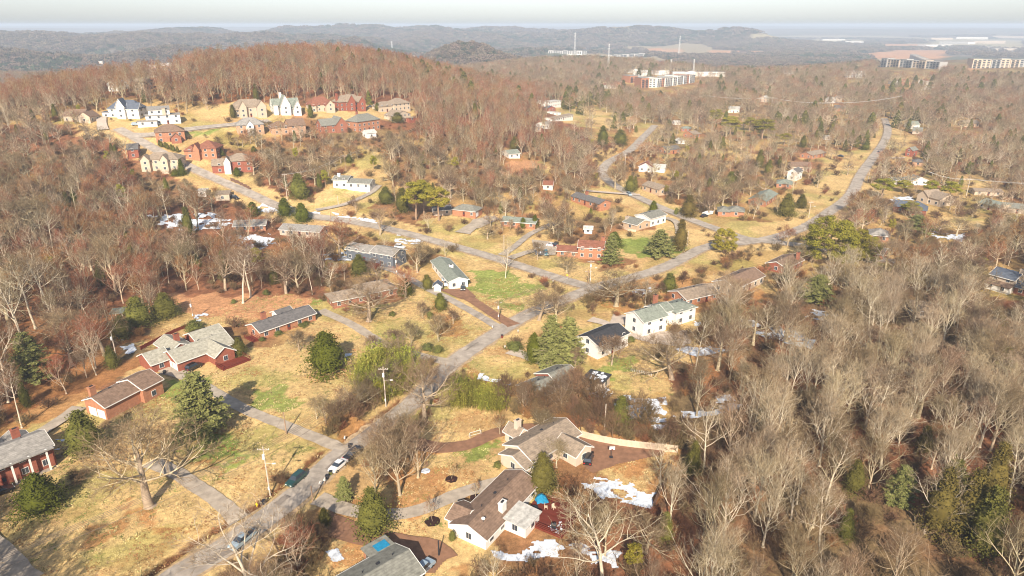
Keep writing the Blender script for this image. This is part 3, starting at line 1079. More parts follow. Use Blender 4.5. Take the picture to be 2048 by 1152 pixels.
        V2, F2 = seg_arrays(segs, 3, 1, .01)
        F2q = np.concatenate([F2, F2[:, 2:3]], 1)
        return None, npmesh_mixed('bamboo', V1, F1, V2, F2, ['bamboo'])


def npmesh_mixed(name, V1, F1, V2, F2, mats):
    T = np.concatenate([F1[:, [0, 1, 2]], F1[:, [0, 2, 3]], F2 + len(V1)])
    return npmesh(name, np.concatenate([V1, V2]), T, mats)


# prototypes
PB = {
    'oak': [bare('oak', s, 'bark', 'twig') for s in (1, 2, 3)], 'vase': [bare('vase', s, 'bark', 'twig') for s in (11, 12, 13, 14)],
    'tall': [bare('tall', s, 'palebark', 'twig') for s in (21, 22, 23)], 'pale': [bare('vase', s, 'palebark', 'paletwig') for s in (91, 92, 93)], 'syc': [bare('syc', s, 'palebark', 'paletwig') for s in (31, 32, 33)],
    'round': [bare('round', s, 'bark', 'twig') for s in (41, 42)], 'small': [bare('small', s, 'bark', 'redtwig') for s in (51,)],
    'bush': [bare('bush', s, 'brush', 'brush') for s in (61, 62)], 'russet': [bare('oak', s, 'bark', 'redtwig') for s in (71,)], 'hill': [bare('vase', s, 'bark', 'hilltwig') for s in (81, 82)],
}
PE = {'magnolia': [evergreen('magnolia', s) for s in (1, 2)], 'cedar': [evergreen('cedar', s) for s in (3, 4)], 'rust': [evergreen('rust', 5)],
      'shrub': [evergreen('shrub', 6, 1800)], 'wpine': [evergreen('wpine', s) for s in (7, 8)], 'pine': [evergreen('pine', s) for s in (9, 10)], 'bpine': [evergreen('bpine', s) for s in (15, 16)]}
KH = {'oak': 15, 'vase': 19, 'tall': 22, 'syc': 22, 'round': 8, 'small': 5, 'bush': 3.2, 'russet': 15, 'hill': 19, 'pale': 19, 'magnolia': 11, 'cedar': 11, 'rust': 13, 'shrub': 2, 'wpine': 17, 'pine': 15, 'bpine': 16}
KW = {'oak': 15, 'vase': 12, 'tall': 10, 'syc': 15, 'round': 7.5, 'small': 3.6, 'bush': 5, 'russet': 15, 'magnolia': 8.6, 'cedar': 5.8, 'rust': 5.8, 'shrub': 3, 'wpine': 9, 'pine': 8}
for k_ in list(PB) + list(PE):  # true sizes of the grown meshes
    hs_ = []
    for tr, cr in (PB.get(k_) or PE[k_]):
        a_ = np.empty(len(cr.vertices) * 3, np.float32)
        cr.vertices.foreach_get('co', a_)
        a_ = a_.reshape(-1, 3)
        hs_.append((a_[:, 2].max(), np.percentile(a_[:, 0], 99) - np.percentile(a_[:, 0], 1)))
    KH[k_] = sum(h[0] for h in hs_) / len(hs_)
    KW[k_] = sum(h[1] for h in hs_) / len(hs_)
TNAME = {'magnolia': ('magnolia_tree', 'tree'), 'cedar': ('cedar_tree', 'tree'), 'rust': ('cedar_tree', 'tree'), 'shrub': ('evergreen_shrub', 'shrub'), 'wpine': ('white_pine_tree', 'tree'),
         'pine': ('pine_tree', 'tree'), 'bpine': ('pine_tree', 'tree'), 'bush': ('bare_bush', 'bush'), 'small': ('sapling', 'sapling')}
trs = random.Random(5)


def put_tree(kind, P, hgt, label, group=None, wid=None, variant=None):
    src = PB.get(kind) or PE[kind]
    tr, cr = src[(variant if variant is not None else trs.randrange(99)) % len(src)]
    nm, ct = TNAME.get(kind, ('bare_tree', 'tree'))
    s = hgt / KH[kind]
    sw = s if wid is None else wid / KW[kind]
    r = bpy.data.objects.new(nm, None)
    COL.objects.link(r)
    r.location = (P[0], P[1], float(gz(P[0], P[1])) - 0.05)
    r.rotation_euler = (0, 0, trs.uniform(0, 6.28))
    r.scale = (sw, sw, s)
    tag(r, label, ct, group)
    stem_ = 'stem' if kind in ('bush', 'shrub') else 'trunk'
    for n_, me in ((stem_, tr), ('crown' if kind not in ('bush', 'shrub') else 'foliage' if kind == 'shrub' else 'branches', cr)):
        o = bpy.data.objects.new(n_, me)
        COL.objects.link(o)
        o.parent = r
    return r


# ------------------------------------------------------------------ houses
FR = MB().box(-.66, .66, -.06, .02, -.76, .76).mesh('frame', 'white')
PN = MB().box(-.56, -.03, -.085, -.055, -.66, .66).box(.03, .56, -.085, -.055, -.66, .66).mesh('pane', 'glass')
GD = MB().box(-1.35, 1.35, -.07, .02, 0, 2.3)
for z_ in (.57, 1.14, 1.71):
    GD.box(-1.30, 1.30, -.085, -.065, z_ - .26 - .2, z_ + .05)
GD = GD.mesh('garage_door', 'white')
DR = MB().box(-.55, .55, -.08, .02, 0, 2.2).mesh('door', 'redwood')
DG = MB().box(-.35, .35, -.10, -.075, 1.0, 1.9).mesh('pane', 'glass')
HB = []   # projected boxes of houses that must stay visible
HF = []   # footprints
VZ = []


def gable(mb, x0, x1, y0, y1, h, rise, along, ov=0.5, th=0.2):
    """closed gable roof over a rectangle"""
    if along == 'x':
        ym = (y0 + y1) / 2
        k = rise / (ym - y0)
        prof = [(y0 - ov, h - ov * k), (ym, h + rise), (y1 + ov, h - ov * k), (y1 + ov, h - ov * k - th), (ym, h + rise - th), (y0 - ov, h - ov * k - th)]
        a, c = x0 - ov * .7, x1 + ov * .7
        vs = [(a, p, z) for p, z in prof] + [(c, p, z) for p, z in prof]
    else:
        xm = (x0 + x1) / 2
        k = rise / (xm - x0)
        prof = [(x0 - ov, h - ov * k), (xm, h + rise), (x1 + ov, h - ov * k), (x1 + ov, h - ov * k - th), (xm, h + rise - th), (x0 - ov, h - ov * k - th)]
        a, c = y0 - ov * .7, y1 + ov * .7
        vs = [(p, a, z) for p, z in prof] + [(p, c, z) for p, z in prof]
    fs = [(0, 1, 7, 6), (1, 2, 8, 7), (2, 3, 9, 8), (3, 4, 10, 9), (4, 5, 11, 10), (5, 0, 6, 11), (0, 5, 4, 1), (1, 4, 3, 2), (6, 7, 10, 11), (7, 8, 9, 10)]
    mb.add(vs, fs)


def rake(mb, x0, x1, y0, y1, h, rise, along, ov=0.5):
    """white boards along the edges of a gable roof"""
    o2 = ov * .7
    if along == 'x':
        ym = (y0 + y1) / 2
        k = rise / (ym - y0)
        for x in (x0 - o2 - .05, x1 + o2 + .05):
            for ya, yb in ((y0 - ov, ym), (y1 + ov, ym)):
                za, zb = h - ov * k, h + rise
                mb.add([(x - .04, ya, za - .24), (x + .04, ya, za - .24), (x + .04, ya, za + .03), (x - .04, ya, za + .03), (x - .04, yb, zb - .24), (x + .04, yb, zb - .24), (x + .04, yb, zb + .03), (x - .04, yb, zb + .03)],
                       [(0, 1, 2, 3), (4, 7, 6, 5), (0, 4, 5, 1), (1, 5, 6, 2), (2, 6, 7, 3), (3, 7, 4, 0)])
        for y in (y0 - ov - .06, y1 + ov + .06):
            mb.box(x0 - o2, x1 + o2, y - .05, y + .05, h - ov * k - .22, h - ov * k - .02)
    else:
        xm = (x0 + x1) / 2
        k = rise / (xm - x0)
        for y in (y0 - o2 - .05, y1 + o2 + .05):
            for xa, xb in ((x0 - ov, xm), (x1 + ov, xm)):
                za, zb = h - ov * k, h + rise
                mb.add([(xa, y - .04, za - .24), (xa, y + .04, za - .24), (xa, y + .04, za + .03), (xa, y - .04, za + .03), (xb, y - .04, zb - .24), (xb, y + .04, zb - .24), (xb, y + .04, zb + .03), (xb, y - .04, zb + .03)],
                       [(0, 1, 2, 3), (4, 7, 6, 5), (0, 4, 5, 1), (1, 5, 6, 2), (2, 6, 7, 3), (3, 7, 4, 0)])
        for x in (x0 - ov - .06, x1 + ov + .06):
            mb.box(x - .05, x + .05, y0 - o2, y1 + o2, h - ov * k - .22, h - ov * k - .02)


def hip(mb, x0, x1, y0, y1, h, rise, ov=0.5, th=0.2):
    x0 -= ov; x1 += ov; y0 -= ov; y1 += ov
    if x1 - x0 >= y1 - y0:
        d = (y1 - y0) / 2
        r = [(x0 + d * .95, (y0 + y1) / 2, h + rise), (x1 - d * .95, (y0 + y1) / 2, h + rise)]
        fs = [(4, 5, 9, 8), (5, 6, 9), (6, 7, 8, 9), (7, 4, 8)]
    else:
        d = (x1 - x0) / 2
        r = [((x0 + x1) / 2, y0 + d * .95, h + rise), ((x0 + x1) / 2, y1 - d * .95, h + rise)]
        fs = [(4, 5, 8), (5, 6, 9, 8), (6, 7, 9), (7, 4, 8, 9)]
    vs = [(x0, y0, h - .12 - th), (x1, y0, h - .12 - th), (x1, y1, h - .12 - th), (x0, y1, h - .12 - th), (x0, y0, h - .12), (x1, y0, h - .12), (x1, y1, h - .12), (x0, y1, h - .12)] + r
    mb.add(vs, fs + [(0, 3, 2, 1), (0, 1, 5, 4), (1, 2, 6, 5), (2, 3, 7, 6), (3, 0, 4, 7)])


def house(label, a, b_, depth, wings, wall='br', roof='g', chim=None, vis=1, cols=0, gar=None, extra=None, cat_='house', name='house', near=0, group=None):
    """a, b_: pixels of the left and right foot of the front wall. wings: (x0, x1, y0, y1, wall height, roof type, rise[, wall][, roof]);
    x0..x1 are fractions of the front length, y in metres behind the front."""
    A, B = W(*a), W(*b_)
    L_ = math.hypot(B.x - A.x, B.y - A.y)
    rz = math.atan2(B.y - A.y, B.x - A.x)
    ca_, sa_ = math.cos(rz), math.sin(rz)
    z0 = max(A.z, B.z) if abs(A.z - B.z) < 2.5 else (A.z + B.z) / 2 + 0.8
    root = bpy.data.objects.new(name, None)
    COL.objects.link(root)
    root.location = (A.x, A.y, z0)
    root.rotation_euler = (0, 0, rz)
    tag(root, label, cat_, group)
    wl, rf, tm = {}, {}, MB()
    if isinstance(wings, str):
        t, h, rise = wings.split(',')
        wings = [(0, 1, 0, depth, float(h), t, float(rise))]
    near = near or A.y < 330
    for wi, wg in enumerate(wings):
        x0, x1, y0, y1, h, t, rise = wg[:7]
        wm = wg[7] if len(wg) > 7 and wg[7] else wall
        rm = wg[8] if len(wg) > 8 else roof
        x0, x1 = x0 * L_ + wi * .004, x1 * L_ - wi * .003
        mb = wl.setdefault(wm, MB())
        rb = rf.setdefault(rm, MB())
        h = h + wi * .003
        zb = -3.5
        if t == 'carport':
            for px_ in (x0 + .2, x1 - .2):
                for py_ in (y0 + .2, y1 - .2):
                    mb.box(px_ - .12, px_ + .12, py_ - .12, py_ + .12, zb, h)
            rb.box(x0 - .3, x1 + .3, y0 - .3, y1 + .3, h, h + .25)
            continue
        if t == 'x':      # gable, ridge along the front
            ym = (y0 + y1) / 2
            mb.add([(x0, y0, zb), (x1, y0, zb), (x1, y1, zb), (x0, y1, zb), (x0, y0, h), (x1, y0, h), (x1, y1, h), (x0, y1, h), (x0, ym, h + rise - .12), (x1, ym, h + rise - .12)],
                   [(0, 1, 5, 4), (1, 2, 6, 9, 5), (2, 3, 7, 6), (3, 0, 4, 8, 7), (4, 5, 9, 8), (6, 7, 8, 9)])
            gable(rb, x0, x1, y0, y1, h, rise, 'x')
            rake(tm, x0, x1, y0, y1, h, rise, 'x')
        elif t == 'y':
            xm = (x0 + x1) / 2
            mb.add([(x0, y0, zb), (x1, y0, zb), (x1, y1, zb), (x0, y1, zb), (x0, y0, h), (x1, y0, h), (x1, y1, h), (x0, y1, h), (xm, y0, h + rise - .12), (xm, y1, h + rise - .12)],
                   [(0, 1, 5, 8, 4), (1, 2, 6, 5), (2, 3, 7, 9, 6), (3, 0, 4, 7), (4, 8, 9, 7), (5, 6, 9, 8)])
            gable(rb, x0, x1, y0, y1, h, rise, 'y')
            rake(tm, x0, x1, y0, y1, h, rise, 'y')
        elif t == 'h':
            mb.box(x0, x1, y0, y1, zb, h - .2)
            hip(rb, x0, x1, y0, y1, h, rise)
            for y in (y0 - .56, y1 + .56):
                tm.box(x0 - .5, x1 + .5, y - .04, y + .04, h - .34, h - .14)
        elif t == 'f':
            mb.box(x0, x1, y0, y1, zb, h)
            rb.box(x0 - .35, x1 + .35, y0 - .35, y1 + .35, h + .002, h + .3)
        elif t == 's':    # shed, high at the back
            mb.add([(x0, y0, zb), (x1, y0, zb), (x1, y1, zb), (x0, y1, zb), (x0, y0, h), (x1, y0, h), (x1, y1, h + rise), (x0, y1, h + rise)],
                   [(0, 1, 5, 4), (1, 2, 6, 5), (2, 3, 7, 6), (3, 0, 4, 7), (4, 5, 6, 7)])
            k = rise / (y1 - y0)
            rb.add([(x0 - .4, y0 - .4, h - .4 * k + .02), (x1 + .4, y0 - .4, h - .4 * k + .02), (x1 + .4, y1 + .4, h + rise + .4 * k + .02), (x0 - .4, y1 + .4, h + rise + .4 * k + .02),
                    (x0 - .4, y0 - .4, h - .4 * k + .22), (x1 + .4, y0 - .4, h - .4 * k + .22), (x1 + .4, y1 + .4, h + rise + .4 * k + .22), (x0 - .4, y1 + .4, h + rise + .4 * k + .22)],
                   [(0, 3, 2, 1), (4, 5, 6, 7), (0, 1, 5, 4), (1, 2, 6, 5), (2, 3, 7, 6), (3, 0, 4, 7)])
        # openings
        lv = [1.55] if h < 4.4 else [1.55, 4.4]
        if h > 7.5:
            lv = [1.6, 4.5, 7.2]
        w_ = x1 - x0
        if w_ > 3.5 and t != 'carport':
            n_ = max(1, int(w_ / (3.4 if near else 3.8)))
            for zi, z in enumerate(lv):
                for j in range(n_):
                    xx = x0 + w_ * (j + .5) / n_
                    if gar and wi == gar[0] and zi == 0 and gar[1] * w_ + x0 - 1.7 < xx < gar[1] * w_ + x0 + 1.4 + 3.1 * gar[2]:
                        continue
                    if wi == 0 and zi == 0 and j == n_ // 2 and n_ > 2:
                        dd = ob('door', DR, root, (xx, y0, 0.02))
                        ob('pane', DG, dd)
                        continue
                    ww = ob('window', FR, root, (xx, y0, z))
                    ob('pane', PN, ww)
        for sx, rzz in ((x0, -math.pi / 2), (x1, math.pi / 2)):
            inner = (sx > .5 and sx < L_ - .5)
            dd_ = y1 - y0
            if dd_ > 3 and (not inner or near):
                n_ = max(1, int(dd_ / 4.2))
                for z in lv:
                    for j in range(n_):
                        if gar and len(gar) > 3 and gar[3] == ('l' if sx == x0 else 'r') and z < 2:
                            continue
                        ww = ob('window', FR, root, (sx, y0 + dd_ * (j + .5) / n_, z), rzz)
                        ob('pane', PN, ww)
    if near:
        vm = MB().tube((0, 0, -.2), (0, 0, .45), .09, .09, 6).mesh('vent_pipe', 'dark')
        bm_ = MB().box(-.28, .28, -.25, .25, -.15, .22).mesh('roof_vent', 'dark')
        for wg in wings:
            if wg[5] in 'xh' and (wg[1] - wg[0]) * L_ > 6:
                for q_, me_ in ((.3, vm), (.55, bm_), (.8, vm)):
                    ob(me_.name.split('.')[0], me_, root, ((wg[0] + (wg[1] - wg[0]) * q_) * L_, wg[2] + (wg[3] - wg[2]) * .62, wg[4] + wg[6] * .74))
    for k, mb in wl.items():
        mb.ob('wall', 'w_' + k, root)
    for k, mb in rf.items():
        mb.ob('roof', 'r_' + k, root)
    if tm.v and (near or wall in ('wh',)):
        tm.ob('trim', 'white', root)
    if gar:
        wi, fx, n_ = gar[:3]
        wg = wings[wi]
        if len(gar) > 3:
            sx = wg[0] * L_ if gar[3] == 'l' else wg[1] * L_
            for j in range(n_):
                ob('garage_door', GD, root, (sx, wg[2] + 1.9 + 3.1 * j, 0.02), -math.pi / 2 if gar[3] == 'l' else math.pi / 2)
        else:
            for j in range(n_):
                ob('garage_door', GD, root, (wg[0] * L_ + fx * (wg[1] - wg[0]) * L_ + 3.1 * j, wg[2], 0.02))
    if chim:
        for cx, cy, ch, cm in (chim if isinstance(chim, list) else [chim]):
            x_ = cx * L_
            c = MB().box(x_ - .75, x_ + .75, cy - .45, cy + .45, -2, ch).box(x_ - .85, x_ + .85, cy - .55, cy + .55, ch, ch + .22).ob('chimney', 'w_' + cm, root)
            MB().box(x_ - .4, x_ + .4, cy - .2, cy + .2, ch + .22, ch + .4).ob('flue', 'dark', c)
    if cols:
        wg = wings[0]
        me = MB().box(-.17, .17, -.17, .17, 0, wg[4] - .05).mesh('porch_column', 'white')
        for j in range(cols):
            ob('porch_column', me, root, (L_ * (j + .5) / cols, -1.0 - .2, 0))
        MB().box(0, L_, -1.5, -.02, -2, 0.0).ob('porch_floor', 'concrete', root)
        rb = MB()
        rb.box(0.2, L_ - .2, -1.7, -.05, wg[4] - .30, wg[4] - .06)
        rb.ob('porch_roof', 'r_' + roof, root)
    if extra:
        extra(root, L_)
    # footprint and protected outline
    ws = [(wg[0] * L_, wg[1] * L_, wg[2], wg[3], wg[4] + wg[6] * .8) for wg in wings]
    for (x0, x1, y0, y1, ht) in ws:
        cx, cy = (x0 + x1) / 2, (y0 + y1) / 2
        HF.append((A.x + cx * ca_ - cy * sa_, A.y + cx * sa_ + cy * ca_, math.hypot(x1 - x0, y1 - y0) / 2))
        if vis:
            pts = []
            for x, y in ((x0, y0), (x1, y0), (x1, y1), (x0, y1)):
                for z in (0.8, ht):
                    qx, qy, _ = proj(A.x + x * ca_ - y * sa_, A.y + x * sa_ + y * ca_, z0 + z)
                    pts.append((float(qx), float(qy)))
            a_ = np.array(pts)
            VZ.append((a_[:, 0].min(), a_[:, 1].min(), a_[:, 0].max(), a_[:, 1].max(), vis))
    return root


# ------------------------------------------------------------------ cars
def car(label, px, py, heading_px, col, kind='sedan', L_=4.7):
    P = W(px, py)
    Q = W(px + heading_px[0], py + heading_px[1])
    rz = math.atan2(Q.y - P.y, Q.x - P.x)
    r = bpy.data.objects.new('parked_car', None)
    COL.objects.link(r)
    r.location = (P.x, P.y, float(gz(P.x, P.y)) + 0.16)
    r.rotation_euler = (0, 0, rz)
    tag(r, label, {'suv': 'suv', 'truck': 'pickup truck'}.get(kind, 'car'))
    w_ = .92
    hl = L_ / 2
    if kind == 'sedan':
        prof = [(-hl, .35), (-hl + .05, .85), (-hl + .8, 1.0), (hl - 1.3, .98), (hl - .15, .78), (hl, .55), (hl - .02, .3)]
        cab = [(-hl + .75, .99), (-hl + 1.45, 1.43), (.35, 1.46), (hl - 1.25, .98)]
    elif kind == 'suv':
        prof = [(-hl, .4), (-hl + .02, 1.08), (-hl + .5, 1.15), (hl - 1.3, 1.12), (hl - .15, .98), (hl, .7), (hl - .02, .35)]
        cab = [(-hl + .15, 1.14), (-hl + .55, 1.72), (.5, 1.76), (hl - 1.3, 1.12)]
    else:
        prof = [(-hl, .5), (-hl, 1.1), (-.5, 1.12), (hl - 1.3, 1.15), (hl - .1, 1.0), (hl, .7), (hl, .4)]
        cab = [(-.8, 1.12), (-.6, 1.75), (.6, 1.78), (hl - 1.3, 1.13)]

    def ext(mb, pr, w0, w1):
        n_ = len(pr)
        zs = [p[1] for p in pr]
        zlo, zhi = min(zs), max(zs)
        vs = []
        for s in (-1, 1):
            for x, z in pr:
                t = (z - zlo) / (zhi - zlo + 1e-6)
                vs.append((x, s * (w0 + (w1 - w0) * t), z))
        mb.add(vs, [tuple(range(n_)), tuple(range(n_, 2 * n_))[::-1]] + [(k, n_ + k, n_ + (k + 1) % n_, (k + 1) % n_) for k in range(n_)])
    body = MB()
    ext(body, prof, w_, w_ * .93)
    if kind == 'truck':
        body.v = [v for v in body.v]
        MB().box(-hl + .1, -.75, -.78, .78, 1.121, 1.13).ob('bed', 'dark', r)
    bo = body.ob('body', col, r)
    c2 = MB()
    ext(c2, cab, w_ * .90, w_ * .68)
    c2.ob('window_glass', 'glass', r)
    rf = MB()
    a_, b2 = cab[1], cab[2]
    rf.box(a_[0] - .03, b2[0] + .03, -w_ * .70, w_ * .70, a_[1] - .02, b2[1] + .03)
    rf.ob('roof', col, r)
    wm = MB().tube((0, -.11, 0), (0, .11, 0), .34, .34, 12).mesh('tyre', 'rubber')
    rm = MB().tube((0, -.125, 0), (0, .125, 0), .19, .19, 8).mesh('rim', 'chrome')
    for x in (-hl + .85, hl - .9):
        for s in (-1, 1):
            wh = bpy.data.objects.new('wheel', None)
            COL.objects.link(wh)
            wh.parent = r
            wh.location = (x, s * (w_ - .06), .18)
            ob('tyre', wm, wh)
            ob('rim', rm, wh)
    hm = MB().box(-.04, .06, -.2, .2, -.09, .09).mesh('headlight', 'lamp')
    tm_ = MB().box(-.05, .03, -.17, .17, -.1, .1).mesh('tail_light', 'tail')
    for s in (-1, 1):
        ob('headlight', hm, r, (hl - .06, s * .62, .68))
        ob('tail_light', tm_, r, (-hl - .01, s * .66, .80))
    return r


# ------------------------------------------------------------------ poles and wires
def pole(label, base, topy, m='wood', arm=1, transformer=0, lamp=0, name='utility_pole', cat_='pole', kind='wood'):
    P = W(*base)
    h = max(3.5, height_of(P, topy))
    r = bpy.data.objects.new(name, None)
    COL.objects.link(r)
    r.location = (P.x, P.y, float(gz(P.x, P.y)))
    sc_ = max(1.0, P.y / 330)
    tag(r, label, cat_)
    MB().tube((0, 0, -.5), (0, 0, h), .17 * sc_, .11 * sc_, 8).ob('shaft', m, r)
    if arm:
        a = MB().box(-1.2, 1.2, -.07, .07, h - .75, h - .6).ob('crossarm', m, r)
        im = MB().tube((0, 0, 0), (0, 0, .22), .07, .05, 6).mesh('insulator', 'lamp')
        for x in (-1.1, -.6, .6, 1.1):
            ob('insulator', im, a, (x, 0, h - .6))
    if transformer:
        MB().tube((0, -.4, h - 2.6), (0, -.4, h - 1.6), .28, .28, 10).ob('transformer', 'lamp', r)
        MB().box(-.16, .16, -.3, -.14, 1.6, 2.3).ob('meter_box', 'lamp', r)
    if lamp:
        a = MB().tube((0, 0, h * .66), (1.7, -.5, h * .70), .05, .04, 6).ob('lamp_arm', m, r)
        MB().box(1.6, 2.3, -.66, -.38, h * .69, h * .69 + .14).ob('lamp_head', 'lamp', a)
    return Vector((P.x, P.y, float(gz(P.x, P.y)) + h)), r


def span(label, a, b_, sag=1.2, rad=.03, name='power_line', n_=12):
    mb = MB()
    prev_ = None
    for i in range(n_ + 1):
        t = i / n_
        p = a.lerp(b_, t) - Vector((0, 0, sag * 4 * t * (1 - t)))
        if prev_ is not None:
            mb.tube(prev_, p, rad, rad, 3)
        prev_ = p
    return mb
# ------------------------------------------------------------------ houses of the neighbourhood
def deck_rail(mb, x0, x1, y0, y1, z):
    for x, y in ((x0, y0), (x1, y0), (x1, y1), (x0, y1)):
        mb.box(x - .07, x + .07, y - .07, y + .07, z, z + 1.05)
    for a, b2, c, d in ((x0, x1, y0 - .04, y0 + .04), (x1 - .04, x1 + .04, y0, y1), (x0 - .04, x0 + .04, y0, y1)):
        for zz in (.45, .95):
            mb.box(a, b2, c, d, z + zz, z + zz + .09)


def porch_deck(x0, x1, y0, y1, z=0.4, m='redwood'):
    def f(root, L_):
        d = MB().box(x0 * L_, x1 * L_, y0, y1, z - 2, z).ob('deck', m, root)
        mb = MB()
        deck_rail(mb, x0 * L_, x1 * L_, y0, y1, z)
        mb.ob('railing', m, d)
    return f


def solar(root, L_):
    pass


house('red brick house with white columns at the left edge', (-100, 1018), (115, 928), 8.5,
      [(0, 1, 0, 8.5, 5.2, 'x', 1.7), (.70, .93, 8.6, 14.5, 3.4, 'y', 1.2, 'wh')], 'rd', 'mg', (.80, 9.2, 7.0, 'rd'), cols=6)
house('brown roofed brick ranch with white double garage in its end', (216, 840), (322, 784), 7.5,
      [(0, .62, 0, 7.6, 3.9, 'x', 1.6), (.62, 1, -1.3, 7.4, 4.3, 'x', 1.7)], 'ob', 'b', (.12, 6.6, 6.6, 'ob'), gar=(0, 0, 2, 'l'))
house('sprawling brick house under pale roofs with red porch', (359, 745), (470, 704), 9,
      [(0, 1, 0, 9, 3.3, 'x', 2.0), (.52, .86, -4.5, 4, 3.2, 'y', 1.9), (-.30, .02, 5, 13, 3.0, 'x', 2.0), (.12, .5, 9, 18, 2.9, 'y', 1.5), (.62, 1.15, 9.5, 17, 2.9, 'x', 1.6)],
      'rd', 'pg', [(.35, 12, 6, 'rd')], gar=(0, 0, 2, 'l'), extra=porch_deck(.5, 1.0, -8.5, -4.6))
house('long grey roofed brick ranch with white window row', (522, 680), (632, 641), 7.6,
      [(0, 1, 0, 7.6, 2.9, 'x', 1.5), (.55, .82, 7.6, 11.5, 2.8, 'x', .9, 'wh')], 'ob', 'dg', (.26, 6.3, 5.6, 'br'), extra=porch_deck(-.13, -.01, 0, 5, .2))
house('brick house with tan hip roofs behind a big bare tree', (668, 618), (796, 592), 9, [(0, .5, 0, 8, 2.9, 'h', 1.6), (.46, 1, 1, 11, 3.0, 'h', 1.9)], 'br', 't', vis=.6)
house('dark blue house with weathered grey roof and white windows', (694, 518), (790, 537), 8, [(0, .6, 0, 8, 4.6, 'x', 1.6), (.55, 1, -1, 8, 5.4, 'x', 1.4)], 'nb', 'mg', vis=.7, extra=porch_deck(.3, .75, -4, -1.1, 1.0))
house('long white house with end gable facing the red dirt drive', (899, 579), (936, 574), 26, [(0, 1, 0, 25, 3.2, 'y', 1.2)], 'wh', 'gg', (.6, 12, 4.9, 'wh'))
house('small white shed beside the long white house', (868, 584), (882, 584), 3.4, [(0, 1, 0, 3.4, 2.4, 'y', 1.0)], 'wh', 'bl', cat_='shed', name='garden_shed')
house('large white two storey house with grey green roofs', (1285, 675), (1392, 641), 8,
      [(0, .42, 0, 8, 5.4, 'x', 2.0), (.40, .64, 2.5, 9, 5.2, 'x', 1.4), (.62, 1.0, .6, 8, 4.9, 'h', 1.2)], 'wh', 'gg', (.60, 9.6, 7.6, 'br'), vis=.85)
house('white house with black roof behind a bare yard tree', (1195, 719), (1255, 692), 8, 'x,4.6,1.5', 'wh', 'dk', vis=.8)
house('weathered grey roofed brick house among brush', (1076, 812), (1160, 776), 9.5, [(0, .55, 0, 8, 2.7, 'x', 1.6), (.5, 1, -1, 9.5, 3.0, 'x', 2.2)], 'rd', 'g', vis=.6)


def snowy(root, L_):
    mb = MB()
    rs = random.Random(3)
    for _ in range(26):
        x, y = rs.uniform(.3, L_ - .8), rs.uniform(.1, 3.6)
        mb.box(x, x + rs.uniform(.4, 1.1), y, y + rs.uniform(.3, 1.0), 2.9, 2.93 + rs.uniform(.0, .05))
    mb.ob('roof_snow', 'snow', root)['kind'] = 'stuff'


house('small flat black roofed shed with snow on top', (1203, 785), (1219, 768), 5.4, [(0, 1, 0, 5.4, 2.6, 'f', .2)], 'cr', 'dk', cat_='shed', name='garden_shed', extra=snowy)
house('tan roofed house by the white fence and gravel court', (1054, 952), (1158, 888), 8.6,
      [(.10, 1, 0, 8.6, 3.1, 'x', 1.8), (-.06, .26, -.5, 7, 2.8, 'x', 1.4), (.58, .88, -5.2, 1, 3.0, 'y', 1.5), (.35, .55, 9, 13, 2.9, 'y', 1.4)], 'bg', 't', (.45, 10.6, 5.6, 'bg'), vis=1)


def sunroom(root, L_):
    d = MB()
    for j in range(7):
        d.box(.345 * L_ + j * .27 * L_ / 7, .345 * L_ + j * .27 * L_ / 7 + .06, -4.75, -.2, 2.72, 2.8)
    d.ob('roof_rib', 'white', root)


house('long brown roofed white ranch with glazed sunroom', (972, 1100), (1074, 988), 7.6,
      [(0, 1, 0, 7.6, 2.8, 'x', 1.5), (.06, .34, 6, 9.5, 2.7, 'y', 1.2), (.34, .62, -4.6, -.02, 2.3, 's', .35, 'wh', 'w')], 'wh', 'b', (.40, 1.2, 5.0, 'wh'))


def tarp(root, L_):
    MB().box(.80 * L_, .98 * L_, 7.0, 10.2, 2.62, 2.68).ob('pool_cover', 'blue', root)


house('grey roofed brick house cut by the bottom edge', (724, 1245), (846, 1168), 9, [(0, 1, 0, 8.5, 3.0, 'x', 1.6), (.62, .99, 8.5, 11.6, 2.6, 'f', .1)], 'ob', 'g', extra=lambda r, L_: MB().box(.74 * L_, .95 * L_, 9.0, 10.9, 2.92, 2.99).ob('blue_roof_panel', 'blue', r))
house('orange brick split level house with brown roof', (1113, 514), (1206, 520), 8, [(0, .48, .8, 8, 2.7, 'x', 1.3), (.46, 1, 0, 8.6, 5.0, 'x', 1.7)], 'ob', 'r', (.97, 6, 7.6, 'br'), vis=.9)
house('tan and white house with tall white porch posts', (1273, 462), (1331, 445), 8, [(0, .45, 0, 8, 3.0, 'y', 1.4, 'tn'), (.45, 1, 0, 9, 4.2, 'x', 1.4, 'wh')], 'wh', 'g', (.12, 8.2, 4.8, 'st'))
house('brick ranch with grey roof below the curved road', (1142, 402), (1198, 423), 8, 'x,3.0,1.5', 'ob', 'dg', (.36, 4, 6, 'br'), vis=.9)
house('brick house with white garage door and slate grey roof', (905, 430), (951, 438), 8, 'h,3.1,1.9', 'ob', 'g', gar=(0, 0, 1, 'r'), vis=.9)
house('low brick house with pale green roof between round shrubs', (1003, 452), (1070, 460), 8, 'x,2.7,1.2', 'ob', 'gg', vis=.6)
house('white farmhouse on the open hillside lawn', (667, 375), (726, 383), 8, [(0, .5, 0, 8, 4.4, 'x', 1.4), (.5, 1.25, -.5, 8, 3.0, 'x', 1.5)], 'wh', 'g', (.15, 3, 6.8, 'wh'))
house('small white house with green roof at the wood edge', (1018, 317), (1040, 317), 10, 'x,2.9,1.8', 'wh', 'gg')
house('flat roofed white house topmost on the ridge clearing', (1097, 215), (1122, 215), 9, 'f,5.2,.3', 'wh', 'w')
